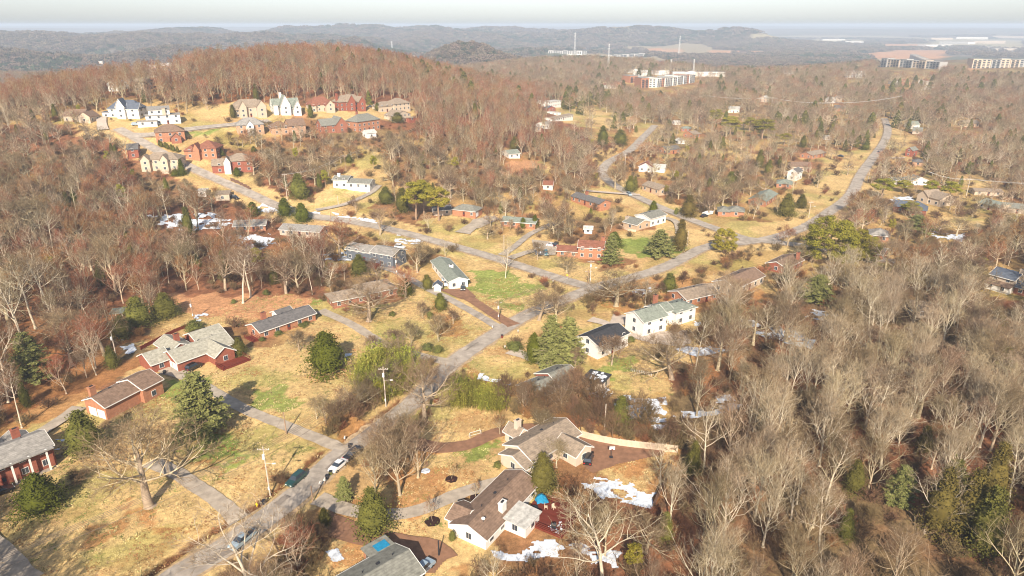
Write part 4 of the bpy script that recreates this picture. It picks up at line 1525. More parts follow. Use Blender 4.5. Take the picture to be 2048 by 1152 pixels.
house('low white garage beside the flat roofed white house', (1083, 208), (1095, 208), 6, 'f,2.8,.2', 'wh', 'w', cat_='garage')
house('small red barn with blue grey roof below the white house', (1096, 223), (1109, 224), 6, 'y,3.4,1.6', 'rd', 'bl', cat_='barn')
house('long low white house at the field edge', (1103, 243), (1146, 241), 9, 'x,2.9,1.0', 'wh', 't')
house('pale grey house half hidden in woods below the field', (1063, 263), (1082, 264), 9, 'x,3.4,1.4', 'st', 'w', vis=.6)
house('white cottage beside the hidden pale grey house', (1091, 258), (1106, 257), 9, 'x,3.8,1.5', 'wh', 'mg', vis=.8)
house('tan house with brown roof above the curved road', (1284, 380), (1318, 392), 9, 'x,3.2,1.7', 'tn', 't')
house('white gabled house with red roof', (1277, 343), (1303, 346), 9, [(0, 1, 0, 10, 3.4, 'y', 2.2), (1.02, 1.9, 4, 11, 3, 'x', 1.3, 'wh', 'w')], 'wh', 'r')
house('pinkish brick house with grey roof on the upper road', (1333, 309), (1360, 307), 9, 'x,3.4,1.8', 'ob', 'dg')
house('orange gabled house beside the upper road', (1366, 274), (1387, 277), 9, 'y,3.4,2.0', 'ob', 'ob' if False else 't')
house('brick house with green roof topmost by the upper road', (1362, 263), (1380, 264), 8, 'h,3.0,1.6', 'br', 'gg')
house('white round gabled outbuilding by the upper road', (1356, 288), (1369, 288), 6, 'y,2.6,1.6', 'wh', 'w')
house('tiny white house at the end of the upper road', (1349, 250), (1361, 250), 7, 'x,2.6,1.2', 'wh', 'w')
house('brick house with grey hip roofs beside a parked white boat', (1435, 432), (1487, 436), 8, [(0, .45, 0, 8, 2.7, 'h', 1.5), (.4, 1, 1, 9, 2.9, 'h', 1.8)], 'ob', 'g')
house('orange brick house with green roof behind dark magnolias', (1530, 414), (1553, 398), 9, 'x,3.2,1.8', 'ob', 'gg', vis=.9)
house('white two storey gabled house left of the straight road', (1573, 359), (1592, 362), 9, 'y,5.2,1.8', 'wh', 'dg')
house('brick house with green hip roof below the white gable', (1552, 375), (1582, 378), 9, 'h,2.8,1.7', 'ob', 'gg', vis=.7)
house('cream house with wide brown roof behind the white gable', (1583, 342), (1622, 343), 11, 'x,3.4,1.8', 'cr', 'b')
house('brick house with patched green and tan roof', (1622, 319), (1650, 313), 9, 'x,3.0,1.6', 'ob', 't')
house('small white trailer high up by the straight road', (1650, 280), (1662, 280), 4, 'f,2.8,.1', 'wh', 'w', cat_='trailer')
house('long white house with end gable right of the straight road', (1788, 370), (1853, 371), 9, [(0, .58, 1, 8, 2.8, 'x', 1.2), (.56, 1, 0, 9, 3.2, 'y', 1.7)], 'wh', 'g')
house('big cream house with tan roof beside pines', (1832, 402), (1876, 414), 11, [(0, .5, 0, 10, 4.0, 'y', 2.8), (.4, 1, .5, 12, 4.0, 'x', 2.6)], 'cr', 't')
house('red brick house under a slate blue roof', (1784, 426), (1850, 434), 10, [(0, .42, 3, 11, 3.4, 'x', 2.2), (.36, 1, 0, 10, 3.4, 'h', 3.2)], 'rd', 'bl', vis=.8)
house('cream house with pale green roof near the right edge', (1955, 414), (1998, 426), 9, 'x,2.9,1.7', 'cr', 'gg', vis=.7)
house('grey roofed house cut by the right edge', (2002, 424), (2065, 430), 9, 'x,2.8,1.6', 'st', 'g', vis=.5)
house('low long cream shed row near the right edge', (1948, 390), (2004, 393), 8, 'x,2.5,.9', 'cr', 't', vis=.7)
house('red house with grey gable right of the road top', (1809, 312), (1822, 314), 8, 'y,4.8,1.8', 'rd', 'g')
house('brown roofed brick house below the red gable', (1824, 331), (1846, 333), 8, 'h,2.8,1.5', 'tb', 'dg', vis=.7)
house('two storey cream house with long porch at the right edge', (1974, 573), (2022, 587), 9, [(0, 1, 0, 8.5, 5.2, 'x', 1.9), (0, 1, -2.6, -.02, 2.4, 's', .7, 'wh', 'b'), (1.02, 2.0, 1, 8, 2.9, 'x', 1.8, 'br')], 'cr', 'bl', (1.0, 4, 8.2, 'cr'), vis=1)
house('brick house with weathered hip roof right of the big pine', (1738, 481), (1776, 485), 9, 'h,2.9,1.9', 'ob', 'mg', vis=.6)
house('white trimmed brick house with tall red chimney', (1570, 549), (1604, 532), 8, 'x,2.9,1.5', 'rd', 'b', (.8, 1, 6, 'br'), vis=.6)
house('tan roofed brick house behind the turning trees', (1372, 613), (1436, 598), 9, 'x,2.7,1.6', 'ob', 't', vis=.5)
house('cream gabled house with brown roof in the woods', (1469, 593), (1526, 567), 9, 'x,3.4,1.9', 'cr', 'b', vis=.6)
house('grey brown roofed cottage deep in the right wood', (1822, 634), (1863, 638), 8, 'x,2.8,1.8', 'cr', 't', vis=.7)
house('orange brick house behind the big yellow green pine', (1690, 507), (1762, 522), 9, 'x,2.9,1.6', 'ob', 'dg', vis=0)
house('orange sided house with weathered roof in patchy snow', (468, 464), (532, 462), 9, 'x,2.8,1.5', 'ob', 'mg', vis=.6)
house('low grey roofed house with snow beside it', (560, 470), (640, 478), 9, 'x,2.8,1.4', 'st', 'mg', vis=.4)
house('white carport left of the hill road', (395, 394), (413, 394), 6, 'f,2.6,.2', 'wh', 'w', vis=.7, cat_='carport')
house('cream flat roofed building beside the hill road', (432, 402), (460, 401), 8, 'f,3.0,.2', 'cr', 't', vis=.8)
house('small open shed with metal roof on the leafy slope', (224, 642), (248, 640), 4.5, [(0, 1, 0, 4.5, 2.4, 'carport', .2)], 'st', 'gg', cat_='shed', name='garden_shed')
house('dark roofed house behind the round topped pines', (868, 432), (903, 430), 8, 'x,2.8,1.4', 'st', 'dg', vis=0)
house('small white and red roofed house above the bright lawn', (1086, 379), (1105, 381), 8, 'x,2.7,1.6', 'wh', 'r', vis=.8)
house('tiny white house among shrubs below the tan house', (1168, 467), (1184, 468), 4, 'x,2.4,.9', 'wh', 'w', vis=.7)
# houses on the hill
house('white castle like house with blue grey roof on the hill', (214, 237), (278, 240), 13, [(0, 1, 3, 13, 5.4, 'h', 4.6), (.34, .60, 0, 6, 7.2, 'y', 4.2), (.62, 1, 1.5, 8, 5.6, 'x', 3), (-.2, .02, 3, 8, 3.2, 'f', .2)], 'wh', 'bl', cat_='house')
house('white modern house with stacked flat roofs on the hill', (294, 251), (363, 248), 11, [(0, 1, 1, 10, 5.2, 'f', .3), (.1, .72, 2, 10, 8.4, 's', 1.2), (-.25, .3, -3, 1, 2.6, 'f', .2), (.5, .6, 1.2, 3, 9.4, 'f', .2, 'cr')], 'wh', 'mg')
house('brown roofed house behind trees left of the castle house', (124, 245), (182, 247), 11, [(0, .7, 2, 11, 4.0, 'x', 3), (.6, 1, 0, 9, 3.6, 'y', 2.5)], 'cr', 'b', vis=.5)
house('tan brick house with porch gable above the row of cones', (314, 287), (372, 283), 12, [(0, 1, 1, 12, 6.0, 'h', 3.4), (.5, .85, -2, 2, 3.2, 'y', 2.0, 'br')], 'ob', 'b')
house('orange brick house with reddish hip roof on the hill road', (372, 317), (434, 323), 12, [(0, .36, -1, 8, 4.4, 'h', 2.6), (.3, 1, 1, 12, 5.4, 'h', 3.4), (.3, .5, -1.5, 3, 5.4, 'y', 3)], 'ob', 'r')
house('bright red brick house with tan roof on the hill road', (426, 347), (508, 346), 13, [(0, .36, 0, 9, 4.4, 'x', 2.6), (.32, 1, 1, 13, 6.0, 'h', 3.0), (.30, .46, -1.2, 3, 6.2, 'y', 2.6, 'wh')], 'rd', 't')
house('cream two storey house with brown roofs below the hill road', (286, 342), (359, 348), 11, [(0, 1, 1, 11, 6.0, 'h', 2.6), (0, .25, -1, 3, 6.0, 'y', 2.4), (.55, .75, -1, 3, 6.2, 'y', 2.4)], 'cr', 't', vis=.8)
house('small red building at the bend of the hill road', (257, 317), (279, 316), 9, 'x,5.0,2.2', 'rd', 'dg', vis=.9)
house('cream mansion with twin gables leftmost in the hill row', (472, 237), (537, 235), 12, [(0, 1, 2, 12, 6.6, 'h', 4.2), (.14, .36, 0, 5, 7.0, 'y', 3.4), (.68, .96, -.5, 5, 7.0, 'y', 3.4), (-.05, .12, 2, 8, 5, 'h', 2)], 'cr', 't')
house('white gothic house with steep grey gables in the hill row', (550, 231), (603, 231), 12, [(0, 1, 3, 12, 5.4, 'x', 4.6), (.25, .62, 0, 7, 6.4, 'y', 6.2), (.72, 1, -1, 5, 4.6, 'y', 4.2), (.0, .16, .5, 5, 6.6, 'h', 3)], 'wh', 'gg', (.38, 8, 13.5, 'wh'))
house('cream house with red brown hip roof in the hill row', (624, 225), (670, 225), 12, [(0, 1, 2, 12, 4.8, 'h', 4.8), (.62, 1, -1, 5, 4.6, 'y', 3), (.0, .22, .5, 5, 4.6, 'h', 2.5)], 'cr', 'r')
house('deep red brick house with pale gables in the hill row', (683, 224), (731, 222), 12, [(0, 1, 2, 12, 6.6, 'h', 4.2), (.3, .6, 0, 6, 7.0, 'y', 4.2), (.72, 1, -1, 5, 6.4, 'y', 3.2)], 'rd', 't', (.02, 6, 12, 'rd'))
house('tan house with twin hip roofs rightmost in the hill row', (763, 226), (823, 224), 12, [(0, .5, 2, 11, 4.4, 'h', 2.8), (.45, 1, 1, 13, 5.2, 'h', 3.4)], 'cr', 't')
house('cream gabled wing house below the twin hip roofs', (791, 246), (822, 243), 11, [(0, 1, 0, 11, 4.8, 'y', 3), (.7, 1.1, -3, 1, 2.4, 'f', .2, 'rd')], 'cr', 't')
house('grey roofed brick house leftmost in the lower hill row', (476, 270), (530, 270), 11, [(0, 1, 1, 11, 5.6, 'h', 3.6), (.35, .62, -1, 3, 5.6, 'y', 2.6, 'wh')], 'tb', 'mg', vis=.5)
house('brown roofed tan house second in the lower hill row', (546, 271), (613, 269), 11, [(0, .55, 1, 11, 4.6, 'h', 3), (.5, 1, 0, 11, 5.2, 'x', 3.2)], 'tb', 'b', vis=.5)
house('brick house with steep gable third in the lower hill row', (646, 268), (696, 265), 11, [(0, .6, 1, 10, 5.2, 'x', 3.4), (.55, 1, 0, 11, 5.4, 'y', 4)], 'br', 'g', vis=.7)
house('tall brick house with slate roof last in the lower hill row', (716, 265), (761, 259), 11, [(0, 1, 0, 11, 6.8, 'h', 3.8)], 'ob', 'g', (.4, 9, 12, 'br'), vis=.7)
house('white cottage before the tall brick house on the hill', (734, 277), (753, 276), 6, 'x,3.6,1.4', 'wh', 'w', vis=.7)
# farther away
for a, b_, ht, t, wl, rf, l in [
    ((1527, 183), (1541, 183), 4, 'x', 'cr', 'r', 'tan cabin topmost on the wooded knoll'), ((1517, 204), (1532, 205), 5, 'y', 'cr', 'w', 'cream house lower on the wooded knoll'),
    ((1456, 225), (1478, 226), 4, 'x', 'wh', 'w', 'white house on a small lawn left of the knoll'), ((1650, 205), (1660, 206), 4, 'x', 'wh', 'w', 'tiny white house right of the wooded knoll'),
    ((1664, 203), (1675, 204), 4.5, 'y', 'cr', 't', 'small cream house right of the wooded knoll'), ((1668, 222), (1690, 223), 3.4, 'x', 'ob', 'bl', 'low orange house with blue roof below the power line'),
    ((1821, 258), (1838, 258), 4, 'x', 'wh', 'gg', 'white house with green roof right of the road top'), ((1824, 268), (1843, 269), 3, 'x', 'st', 'g', 'grey house just below the white green roofed one'),
    ((1928, 254), (1957, 254), 3.4, 'x', 'tn', 't', 'long tan house deep in the right woods'), ((218, 183), (236, 183), 5, 'x', 'wh', 'w', 'white building in the trees behind the hill'),
    ((270, 182), (292, 182), 6, 'x', 'cr', 't', 'cream building in the trees behind the hill'), ((1276, 152), (1300, 151), 6, 'x', 'wh', 'w', 'white gabled hall left in the shopping centre'),
    ((1310, 150), (1338, 150), 7, 'f', 'wh', 'w', 'long white hall in the shopping centre'), ((1370, 153), (1393, 153), 7, 'y', 'wh', 'b', 'white gabled hall with brown roof beside the store row'),
    ((1204, 177), (1232, 177), 5, 'x', 'wh', 'r', 'white hall with bright red roof'), ((1232, 176), (1248, 176), 9, 'f', 'ob', 't', 'brick stair tower block beside the red roof'),
    ((1690, 155), (1716, 156), 10, 'f', 'wh', 'w', 'plain white box warehouse in the woods'), ((1345, 152), (1450, 153), 7, 'f', 'wh', 'mg', 'long row of white stores behind the knoll'),
    ((1505, 144), (1527, 144), 8, 'f', 'wh', 'w', 'white store left behind the knoll'), ((1560, 148), (1582, 148), 8, 'f', 'wh', 'bl', 'white store with dark windows behind the knoll'),
    ((1785, 170), (1800, 170), 5, 'f', 'wh', 'w', 'white shop left of the red roofed shop'), ((1802, 170), (1820, 170), 5, 'x', 'ob', 'r', 'red roofed shop among white shops'),
    ((1835, 170), (1848, 171), 6, 'y', 'wh', 'r', 'white shop with red gable'), ((1848, 180), (1868, 180), 4, 'f', 'wh', 'w', 'long white shed in the right woods'),
    ((1255, 146), (1275, 146), 6, 'f', 'wh', 'w', 'small white hall leftmost in the shopping centre'),
]:
    P_ = W(*a)
    house(l, a, b_, 14 if P_.y > 1000 else 10, '%s,%g,%g' % (t, ht, .2 if t == 'f' else 2.4), wl, rf, vis=.35 if 'behind the hill' in l else .9)


def block(label, a, b_, depth, floors, bay, cols_, roofm='w', vis=1.5):
    """apartment block: coloured bays of unequal height, rows of dark windows and balconies"""
    A, B = W(*a), W(*b_)
    L_ = math.hypot(B.x - A.x, B.y - A.y)
    r = bpy.data.objects.new('apartment_building', None)
    COL.objects.link(r)
    r.location = (A.x, A.y, min(A.z, B.z))
    r.rotation_euler = (0, 0, math.atan2(B.y - A.y, B.x - A.x))
    tag(r, label, 'apartment building')
    n_ = max(2, int(L_ / bay))
    bw = L_ / n_
    rs = random.Random(int(a[0]))
    H_ = floors * 3.1
    for i in range(n_):
        c = cols_[i % len(cols_)]
        dep = 0 if i % 2 else -1.4
        ht = H_ + (1.5 if i % 3 == 0 else 0)
        MB().box(i * bw + .02, (i + 1) * bw - .02, dep, depth, -6, ht).ob('wall', 'w_' + c, r)
        MB().box(i * bw - .2, (i + 1) * bw - .1, dep - .5, depth + .3, ht + .01, ht + .5).ob('roof', 'r_' + (roofm if i % 2 else 'mg'), r)
        wn = MB()
        for f in range(floors):
            for k in (.25, .72):
                wn.box(i * bw + bw * k - bw * .14, i * bw + bw * k + bw * .14, dep - .12, dep + .05, f * 3.1 + .7, f * 3.1 + 2.5)
        w0 = wn.ob('window_row', 'glass', r)
        if i % 2 == 0:
            bl = MB()
            for f in range(floors):
                bl.box(i * bw + bw * .1, i * bw + bw * .9, dep - 1.3, dep - .14, f * 3.1 + .1, f * 3.1 + .3)
            bl.ob('balcony', 'dark', r)
    VZ.append((min(a[0], b_[0]) - 2, min(float(proj(A.x, A.y, A.z + H_)[1]), float(proj(B.x, B.y, B.z + H_)[1])), max(a[0], b_[0]) + 2, max(a[1], b_[1]) - 2, vis))
    for t in np.linspace(.1, .9, 5):
        HF.append((A.x + (B.x - A.x) * t, A.y + (B.y - A.y) * t + depth / 2, max(L_ / 7, depth * .6)))


block('orange brick apartment block nearest in the shopping centre', (1281, 176), (1312, 175), 22, 4, 14, ['ob', 'wh', 'ob'])
block('white and brick apartment block middle of the long row', (1312, 175), (1352, 171), 22, 4, 9, ['wh', 'ob', 'wh', 'gy'])
block('white and brick apartment block right of the long row', (1353, 170), (1389, 165), 22, 4, 9, ['wh', 'gy', 'wh', 'ob'])
block('brick block behind the long apartment row', (1258, 166), (1290, 165), 22, 3, 14, ['ob', 'tb'])
block('white rooftop apartment block left beneath the tall mast', (1097, 106), (1173, 108), 18, 3, 16, ['wh', 'gy'])
block('low grey and white apartment block right of the tall mast', (1200, 111), (1290, 111), 18, 2, 18, ['wh', 'gy', 'gy'])
block('upper dark trimmed apartment block on the right hilltop', (1819, 118), (1948, 126), 18, 5, 16, ['st', 'cr', 'gy', 'cr'], 'dk')
block('pale green apartment block below the dark trimmed one', (1761, 134), (1878, 139), 18, 5, 15, ['gy', 'cr', 'cr', 'gy'], 'w')
block('pale apartment block cut by the right edge', (1942, 137), (2075, 133), 18, 5, 15, ['cr', 'cr', 'gy'], 'w')
for i, (a, b_, h, l) in enumerate([((1690, 87), (1722, 88), 14, 'pale flat factory hall leftmost on the far plain'), ((1862, 80), (1905, 80), 16, 'long pale factory left on the far plain'), ((1912, 78), (1975, 79), 16, 'long pale factory middle on the far plain'),
                                ((1985, 76), (2050, 77), 16, 'long pale factory right on the far plain'), ((1878, 88), (1935, 89), 14, 'wide white depot on the far plain'), ((1948, 87), (2010, 87), 14, 'wide white depot near the right edge of the far plain'),
                                ((1852, 93), (1905, 94), 10, 'low pale shed row on the far plain'), ((1960, 97), (1990, 98), 10, 'small pale hall right on the far plain'), ((1645, 81), (1690, 81), 9, 'very distant pale hall left of the plain'),
                                ((1990, 101), (2040, 101), 9, 'low pale depot lowest at the right edge'), ((325, 132), (345, 132), 6, 'white barn right in the left valley'), ((300, 134), (316, 134), 6, 'white barn middle in the left valley'),
                                ((198, 128), (206, 128), 6, 'white shed left in the left valley'), ((350, 124), (362, 124), 6, 'small pale house upper in the left valley'), ((1118, 232), (1122, 232), 3, 'tiny shed on the ridge field')]):
    house(l, a, b_, 60 if a[0] > 1600 else 14, 'f,%g,.2' % h, 'cr' if i % 2 else 'wh', 'w', cat_='building', name='industrial_hall' if a[0] > 1600 else 'barn', vis=1)


# lattice masts
def mast(label, base, topy, m='lamp', w_=3.0, name='lattice_mast', h=None):
    P = W(*base)
    h = max(20, height_of(P, topy)) if h is None else h
    r = bpy.data.objects.new(name, None)
    COL.objects.link(r)
    r.location = P
    tag(r, label, 'mast')
    k = P.y / 1800
    t = .13 * k
    w0, w1 = w_ * k, w_ * .25 * k
    at_ = lambda z, i: Vector((math.cos(2.09 * i) * (w0 + (w1 - w0) * z / h), math.sin(2.09 * i) * (w0 + (w1 - w0) * z / h), z))
    leg = MB()
    for i in range(3):
        leg.tube(at_(-2, i), at_(h, i), t * 1.6, t * 1.2, 4)
    leg.ob('leg', m, r)
    br_ = MB()
    z = 0
    n_ = 12
    for j in range(n_):
        a, b2 = h * j / n_, h * (j + 1) / n_
        for i in range(3):
            br_.tube(at_(a, i), at_(b2, (i + 1) % 3), t, t, 3)
            br_.tube(at_(b2, i), at_(b2, (i + 1) % 3), t, t, 3)
    br_.ob('bracing', m, r)
    arm = MB()
    for z in (.80, .88, .96):
        arm.box(-w0 * .9, w0 * .9, -t, t, h * z, h * z + 2 * t)
    arm.ob('arm', m, r)


mast('tall thin mast rising above the rooftop apartments', (1149, 108), 65)
mast('thin mast behind the wooded rise right of centre', (1216, 137), 88)
mast('pale pylon before the twin wooded mountains', (1357, 113), 72)
mast('small pylon behind the brown roofed hall', (1386, 148), 118)
mast('pylon in the blue valley left of centre', (784, 100), 82)
mast('pylon just behind the red wooded ridge', (829, 128), 112)
mast('small mast above the shopping centre bank', (1341, 140), 122)

# ------------------------------------------------------------------ yards: decks, fence, goal, furniture
H12A, H12B = W(972, 1098), W(1074, 986)
rzd = math.atan2(H12B.y - H12A.y, H12B.x - H12A.x)
Ld = math.hypot(H12B.x - H12A.x, H12B.y - H12A.y)


def loc12(x, y, z=0.0):
    return Vector((H12A.x + x * math.cos(rzd) - y * math.sin(rzd), H12A.y + x * math.sin(rzd) + y * math.cos(rzd), H12A.z + z))


dk = bpy.data.objects.new('wooden_deck', None)
COL.objects.link(dk)
dk.location = loc12(Ld * .63, -1)
dk.rotation_euler = (0, 0, rzd)
tag(dk, 'big dark red deck beside the glazed sunroom', 'deck')
bd = MB().box(0, 5.45, -.06, .06, .50, .56).mesh('plank', 'redwood')
for j in range(66):
    ob('plank', bd, dk, (-2.4 if j > 26 else .2, -.14 - j * .145, 0), 0, (1.55 if j > 26 else 1.05, 1, 1))
fm = MB().box(-2.3, 6.0, -9.6, 0, -.6, .49)
fm.ob('deck_frame', 'redwood', dk)
rl = MB()
for x, y in ((-2.3, -4), (-2.3, -9.6), (.5, -9.6), (3.2, -9.6), (6, -9.6), (6, -6.4), (6, -3.2), (6, 0)):
    rl.box(x - .06, x + .06, y - .06, y + .06, .5, 1.6)
for z in (.8, 1.15, 1.5):
    rl.box(-2.3, 6, -9.64, -9.58, z, z + .09).box(5.97, 6.03, -9.6, 0, z, z + .09).box(-2.33, -2.27, -9.6, -4, z, z + .09)
rl.ob('railing', 'redwood', dk)


def chair(label, P, rz, m='fence'):
    r = bpy.data.objects.new('garden_chair', None)
    COL.objects.link(r)
    r.location = P
    r.rotation_euler = (0, 0, rz)
    tag(r, label, 'chair')
    MB().box(-.32, .32, -.3, .3, .38, .44).ob('seat', m, r)
    MB().box(-.32, .32, .26, .34, .42, 1.1).ob('backrest', m, r)
    lm = MB().box(-.035, .035, -.035, .035, 0, .4).mesh('leg', m)
    for x in (-.28, .28):
        for y in (-.26, .28):
            ob('leg', lm, r, (x, y, 0))


chair('left pale armchair on the red deck', loc12(Ld * .63 + 3.2, -4.2, .56), rzd + .5)
chair('right pale armchair on the red deck', loc12(Ld * .63 + 3.9, -5.6, .56), rzd - .4)
tb = bpy.data.objects.new('round_table', None)
COL.objects.link(tb)
tb.location = loc12(Ld * .63 + 1.4, -2.6, .56)
tag(tb, 'dark round table on the red deck', 'table')
MB().tube((0, 0, .68), (0, 0, .74), .75, .75, 16).ob('tabletop', 'dark', tb)
MB().tube((0, 0, 0), (0, 0, .7), .07, .07, 8).ob('leg', 'dark', tb)
gl = bpy.data.objects.new('barbecue_grill', None)
COL.objects.link(gl)
gl.location = loc12(Ld * .63 - 1.0, -8.2, .56)
tag(gl, 'dark barbecue grill at the snowy end of the deck', 'grill')
MB().box(-.5, .5, -.3, .3, .5, .85).ob('firebox', 'dark', gl)
MB().tube((-.5, 0, .87), (.5, 0, .87), .3, .3, 10).ob('lid', 'dark', gl)
MB().box(-.45, .45, -.25, .25, 0, .5).ob('cart', 'dark', gl)
sn = MB()
rs = random.Random(8)
for _ in range(26):
    x, y = rs.uniform(-2.0, 1.2), rs.uniform(-9.2, -6.2)
    s_ = rs.uniform(.2, .6)
    sn.box(x, x + s_, y, y + s_ * .7, .565, .575 + rs.uniform(.01, .06))
o = sn.ob('snow', 'snow', None, loc12(Ld * .63, -1), rzd)
tag(o, 'leftover snow on the deck boards', kind='stuff')
# closed blue canopy
cv = bpy.data.objects.new('covered_playset', None)
COL.objects.link(cv)
PC = W(1083, 1008)
cv.location = PC
tag(cv, 'bright blue tarp draped over a small frame behind the ranch', 'canopy')
rs = random.Random(4)
tm_ = MB()
ring = []
vs = [(0, 0, 2.35)]
for k in range(14):
    a = 6.283 * k / 14
    r_ = 1.15 + rs.uniform(-.25, .25)
    vs.append((r_ * math.cos(a) * .8, r_ * math.sin(a) * .8, 1.9 + rs.uniform(-.12, .12)))
for k in range(14):
    a = 6.283 * k / 14
    r_ = 1.35 + rs.uniform(-.25, .25)
    vs.append((r_ * math.cos(a), r_ * math.sin(a), 1.05 + rs.uniform(-.2, .2)))
tm_.add(vs, [(0, 1 + k, 1 + (k + 1) % 14) for k in range(14)] + [(1 + k, 15 + k, 15 + (k + 1) % 14, 1 + (k + 1) % 14) for k in range(14)])
tm_.ob('tarp', 'blue', cv)
lm = MB().tube((0, 0, 0), (0, 0, 1.7), .05, .05, 6).mesh('leg', 'wood')
for x, y in ((-.7, -.7), (.7, -.7), (.7, .7), (-.7, .7)):
    ob('leg', lm, cv, (x, y, 0))


def board_fence(label, pts, h, m, name='board_fence', panel=2.4):
    """fence of panels and posts along ground points"""
    r = bpy.data.objects.new(name, None)
    COL.objects.link(r)
    r.location = (pts[0].x, pts[0].y, pts[0].z)
    tag(r, label, 'fence')
    P = smooth_line([(p.x, p.y) for p in pts], panel)
    pm = {}
    pst = MB().box(-.07, .07, -.07, .07, -.3, h + .12).mesh('post', m)
    for i in range(len(P) - 1):
        a, b2 = P[i], P[i + 1]
        L_ = (b2 - a).length
        rz = math.atan2(b2.y - a.y, b2.x - a.x)
        z = float(gz(a.x, a.y))
        mb = MB()
        nb_ = 12
        for j in range(nb_):
            mb.box(j * L_ / nb_ + .01, (j + 1) * L_ / nb_ - .01, -.012 - .01 * (j % 2), .012, .05, h - .02 * (j % 3))
        mb.box(0, L_, .014, .06, .3, .4).box(0, L_, .014, .06, h - .4, h - .3)
        mb.ob('panel', m, r, (a.x - pts[0].x, a.y - pts[0].y, z - pts[0].z), rz)
        ob('post', pst, r, (a.x - pts[0].x, a.y - pts[0].y, z - pts[0].z), rz)


board_fence('long pale board fence behind the gravel court', [W(*q) for q in ((1150, 872), (1185, 882), (1240, 893), (1300, 900), (1355, 906))], 2.0, 'fence')
board_fence('dark weathered fence along the right woods', [W(*q) for q in ((1342, 938), (1332, 965), (1318, 992), (1306, 1018))], 1.9, 'darkfence')
board_fence('low dark fence beside the hill road', [W(*q) for q in ((462, 362), (480, 370), (500, 380))], 1.6, 'darkfence')
board_fence('brown fence between the two lower right ranch houses', [W(*q) for q in ((1036, 952), (1052, 958), (1075, 968))], 1.8, 'darkfence')
board_fence('red rail fence behind the pale roofed house', [W(*q) for q in ((282, 700), (320, 680), (350, 665), (382, 652))], 1.2, 'redwood')
board_fence('low pale fence around the tan house terrace', [W(*q) for q in ((1238, 452), (1256, 462), (1272, 464))], 1.1, 'fence')

pk = bpy.data.objects.new('garden_bed_fence', None)
COL.objects.link(pk)
P0 = W(1262, 742)
pk.location = P0
tag(pk, 'short row of white stakes in the green yard', 'fence')
P1 = W(1303, 752)
stk_ = MB().box(-.06, .06, -.03, .03, -.1, .9).mesh('stake', 'white')
for j in range(13):
    q = P0.lerp(P1, j / 12)
    ob('stake', stk_, pk, (q.x - P0.x, q.y - P0.y, 0))

g = bpy.data.objects.new('soccer_goal', None)
COL.objects.link(g)
GA, GB = W(940, 876), W(962, 870)
g.location = GA
g.rotation_euler = (0, 0, math.atan2(GB.y - GA.y, GB.x - GA.x))
GL_ = (GB - GA).length
tag(g, 'small white soccer goal on the tan lawn', 'goal')
MB().tube((0, 0, 0), (0, 0, 1.4), .05, .05, 6).tube((GL_, 0, 0), (GL_, 0, 1.4), .05, .05, 6).ob('post', 'white', g)
MB().tube((0, 0, 1.4), (GL_, 0, 1.4), .05, .05, 6).ob('crossbar', 'white', g)
MB().tube((0, 0, 1.4), (0, .8, 0), .04, .04, 6).tube((GL_, 0, 1.4), (GL_, .8, 0), .04, .04, 6).tube((0, .8, .03), (GL_, .8, .03), .04, .04, 6).ob('back_frame', 'white', g)

bh = bpy.data.objects.new('basketball_hoop', None)
COL.objects.link(bh)
bh.location = W(1222, 916)
tag(bh, 'portable basketball hoop standing in the gravel court', 'hoop')
MB().tube((0, 0, 0), (0, -.3, 3.0), .06, .05, 6).ob('pole', 'dark', bh)
MB().box(-.6, .6, -.75, -.7, 2.7, 3.5).ob('backboard', 'lamp', bh)
MB().tube((0, -1.0, 2.85), (0, -1.0, 2.9), .23, .23, 10).ob('rim', 'redwood', bh)
MB().box(-.4, .4, -.4, .5, 0, .3).ob('base', 'dark', bh)

dish = bpy.data.objects.new('satellite_dish', None)
COL.objects.link(dish)
dish.location = loc12(2.2, 2.0, 4.0)
tag(dish, 'round white satellite dish on the ranch roof end', 'dish')
MB().tube((0, 0, -.3), (0, 0, .5), .04, .04, 6).ob('mast', 'dark', dish)
MB().ball((0, -.1, .6), .38, .12, .38, 10, 6).ob('reflector', 'white', dish)


def ring_bed(label, px, r_, m):
    P = W(*px)
    mb = MB()
    vs = [(0, 0, .16)]
    rs = random.Random(int(px[0]))
    for k in range(16):
        a = 6.283 * k / 16
        rr = r_ * rs.uniform(.92, 1.08)
        vs.append((rr * math.cos(a), rr * math.sin(a), .05))
    mb.add(vs, [(0, 1 + k, 1 + (k + 1) % 16) for k in range(16)])
    tag(mb.ob('mulch_ring', m, None, (P.x, P.y, float(gz(P.x, P.y)))), label, 'mulch bed')


ring_bed('dark mulch ring around the sapling by the lower drive', (865, 1043), 1.5, 'mulch')
ring_bed('dark mulch ring in the middle of the tan lawn', (903, 958), 1.35, 'mulch')
ring_bed('small mulch ring beside the brown ranch roof', (951, 995), 1.2, 'mulch')
ring_bed('snow filled ring around the tiny sapling', (851, 942), 1.0, 'snow')
ring_bed('dark mulch ring under the green roadside conifer', (690, 1000), 1.8, 'mulch')

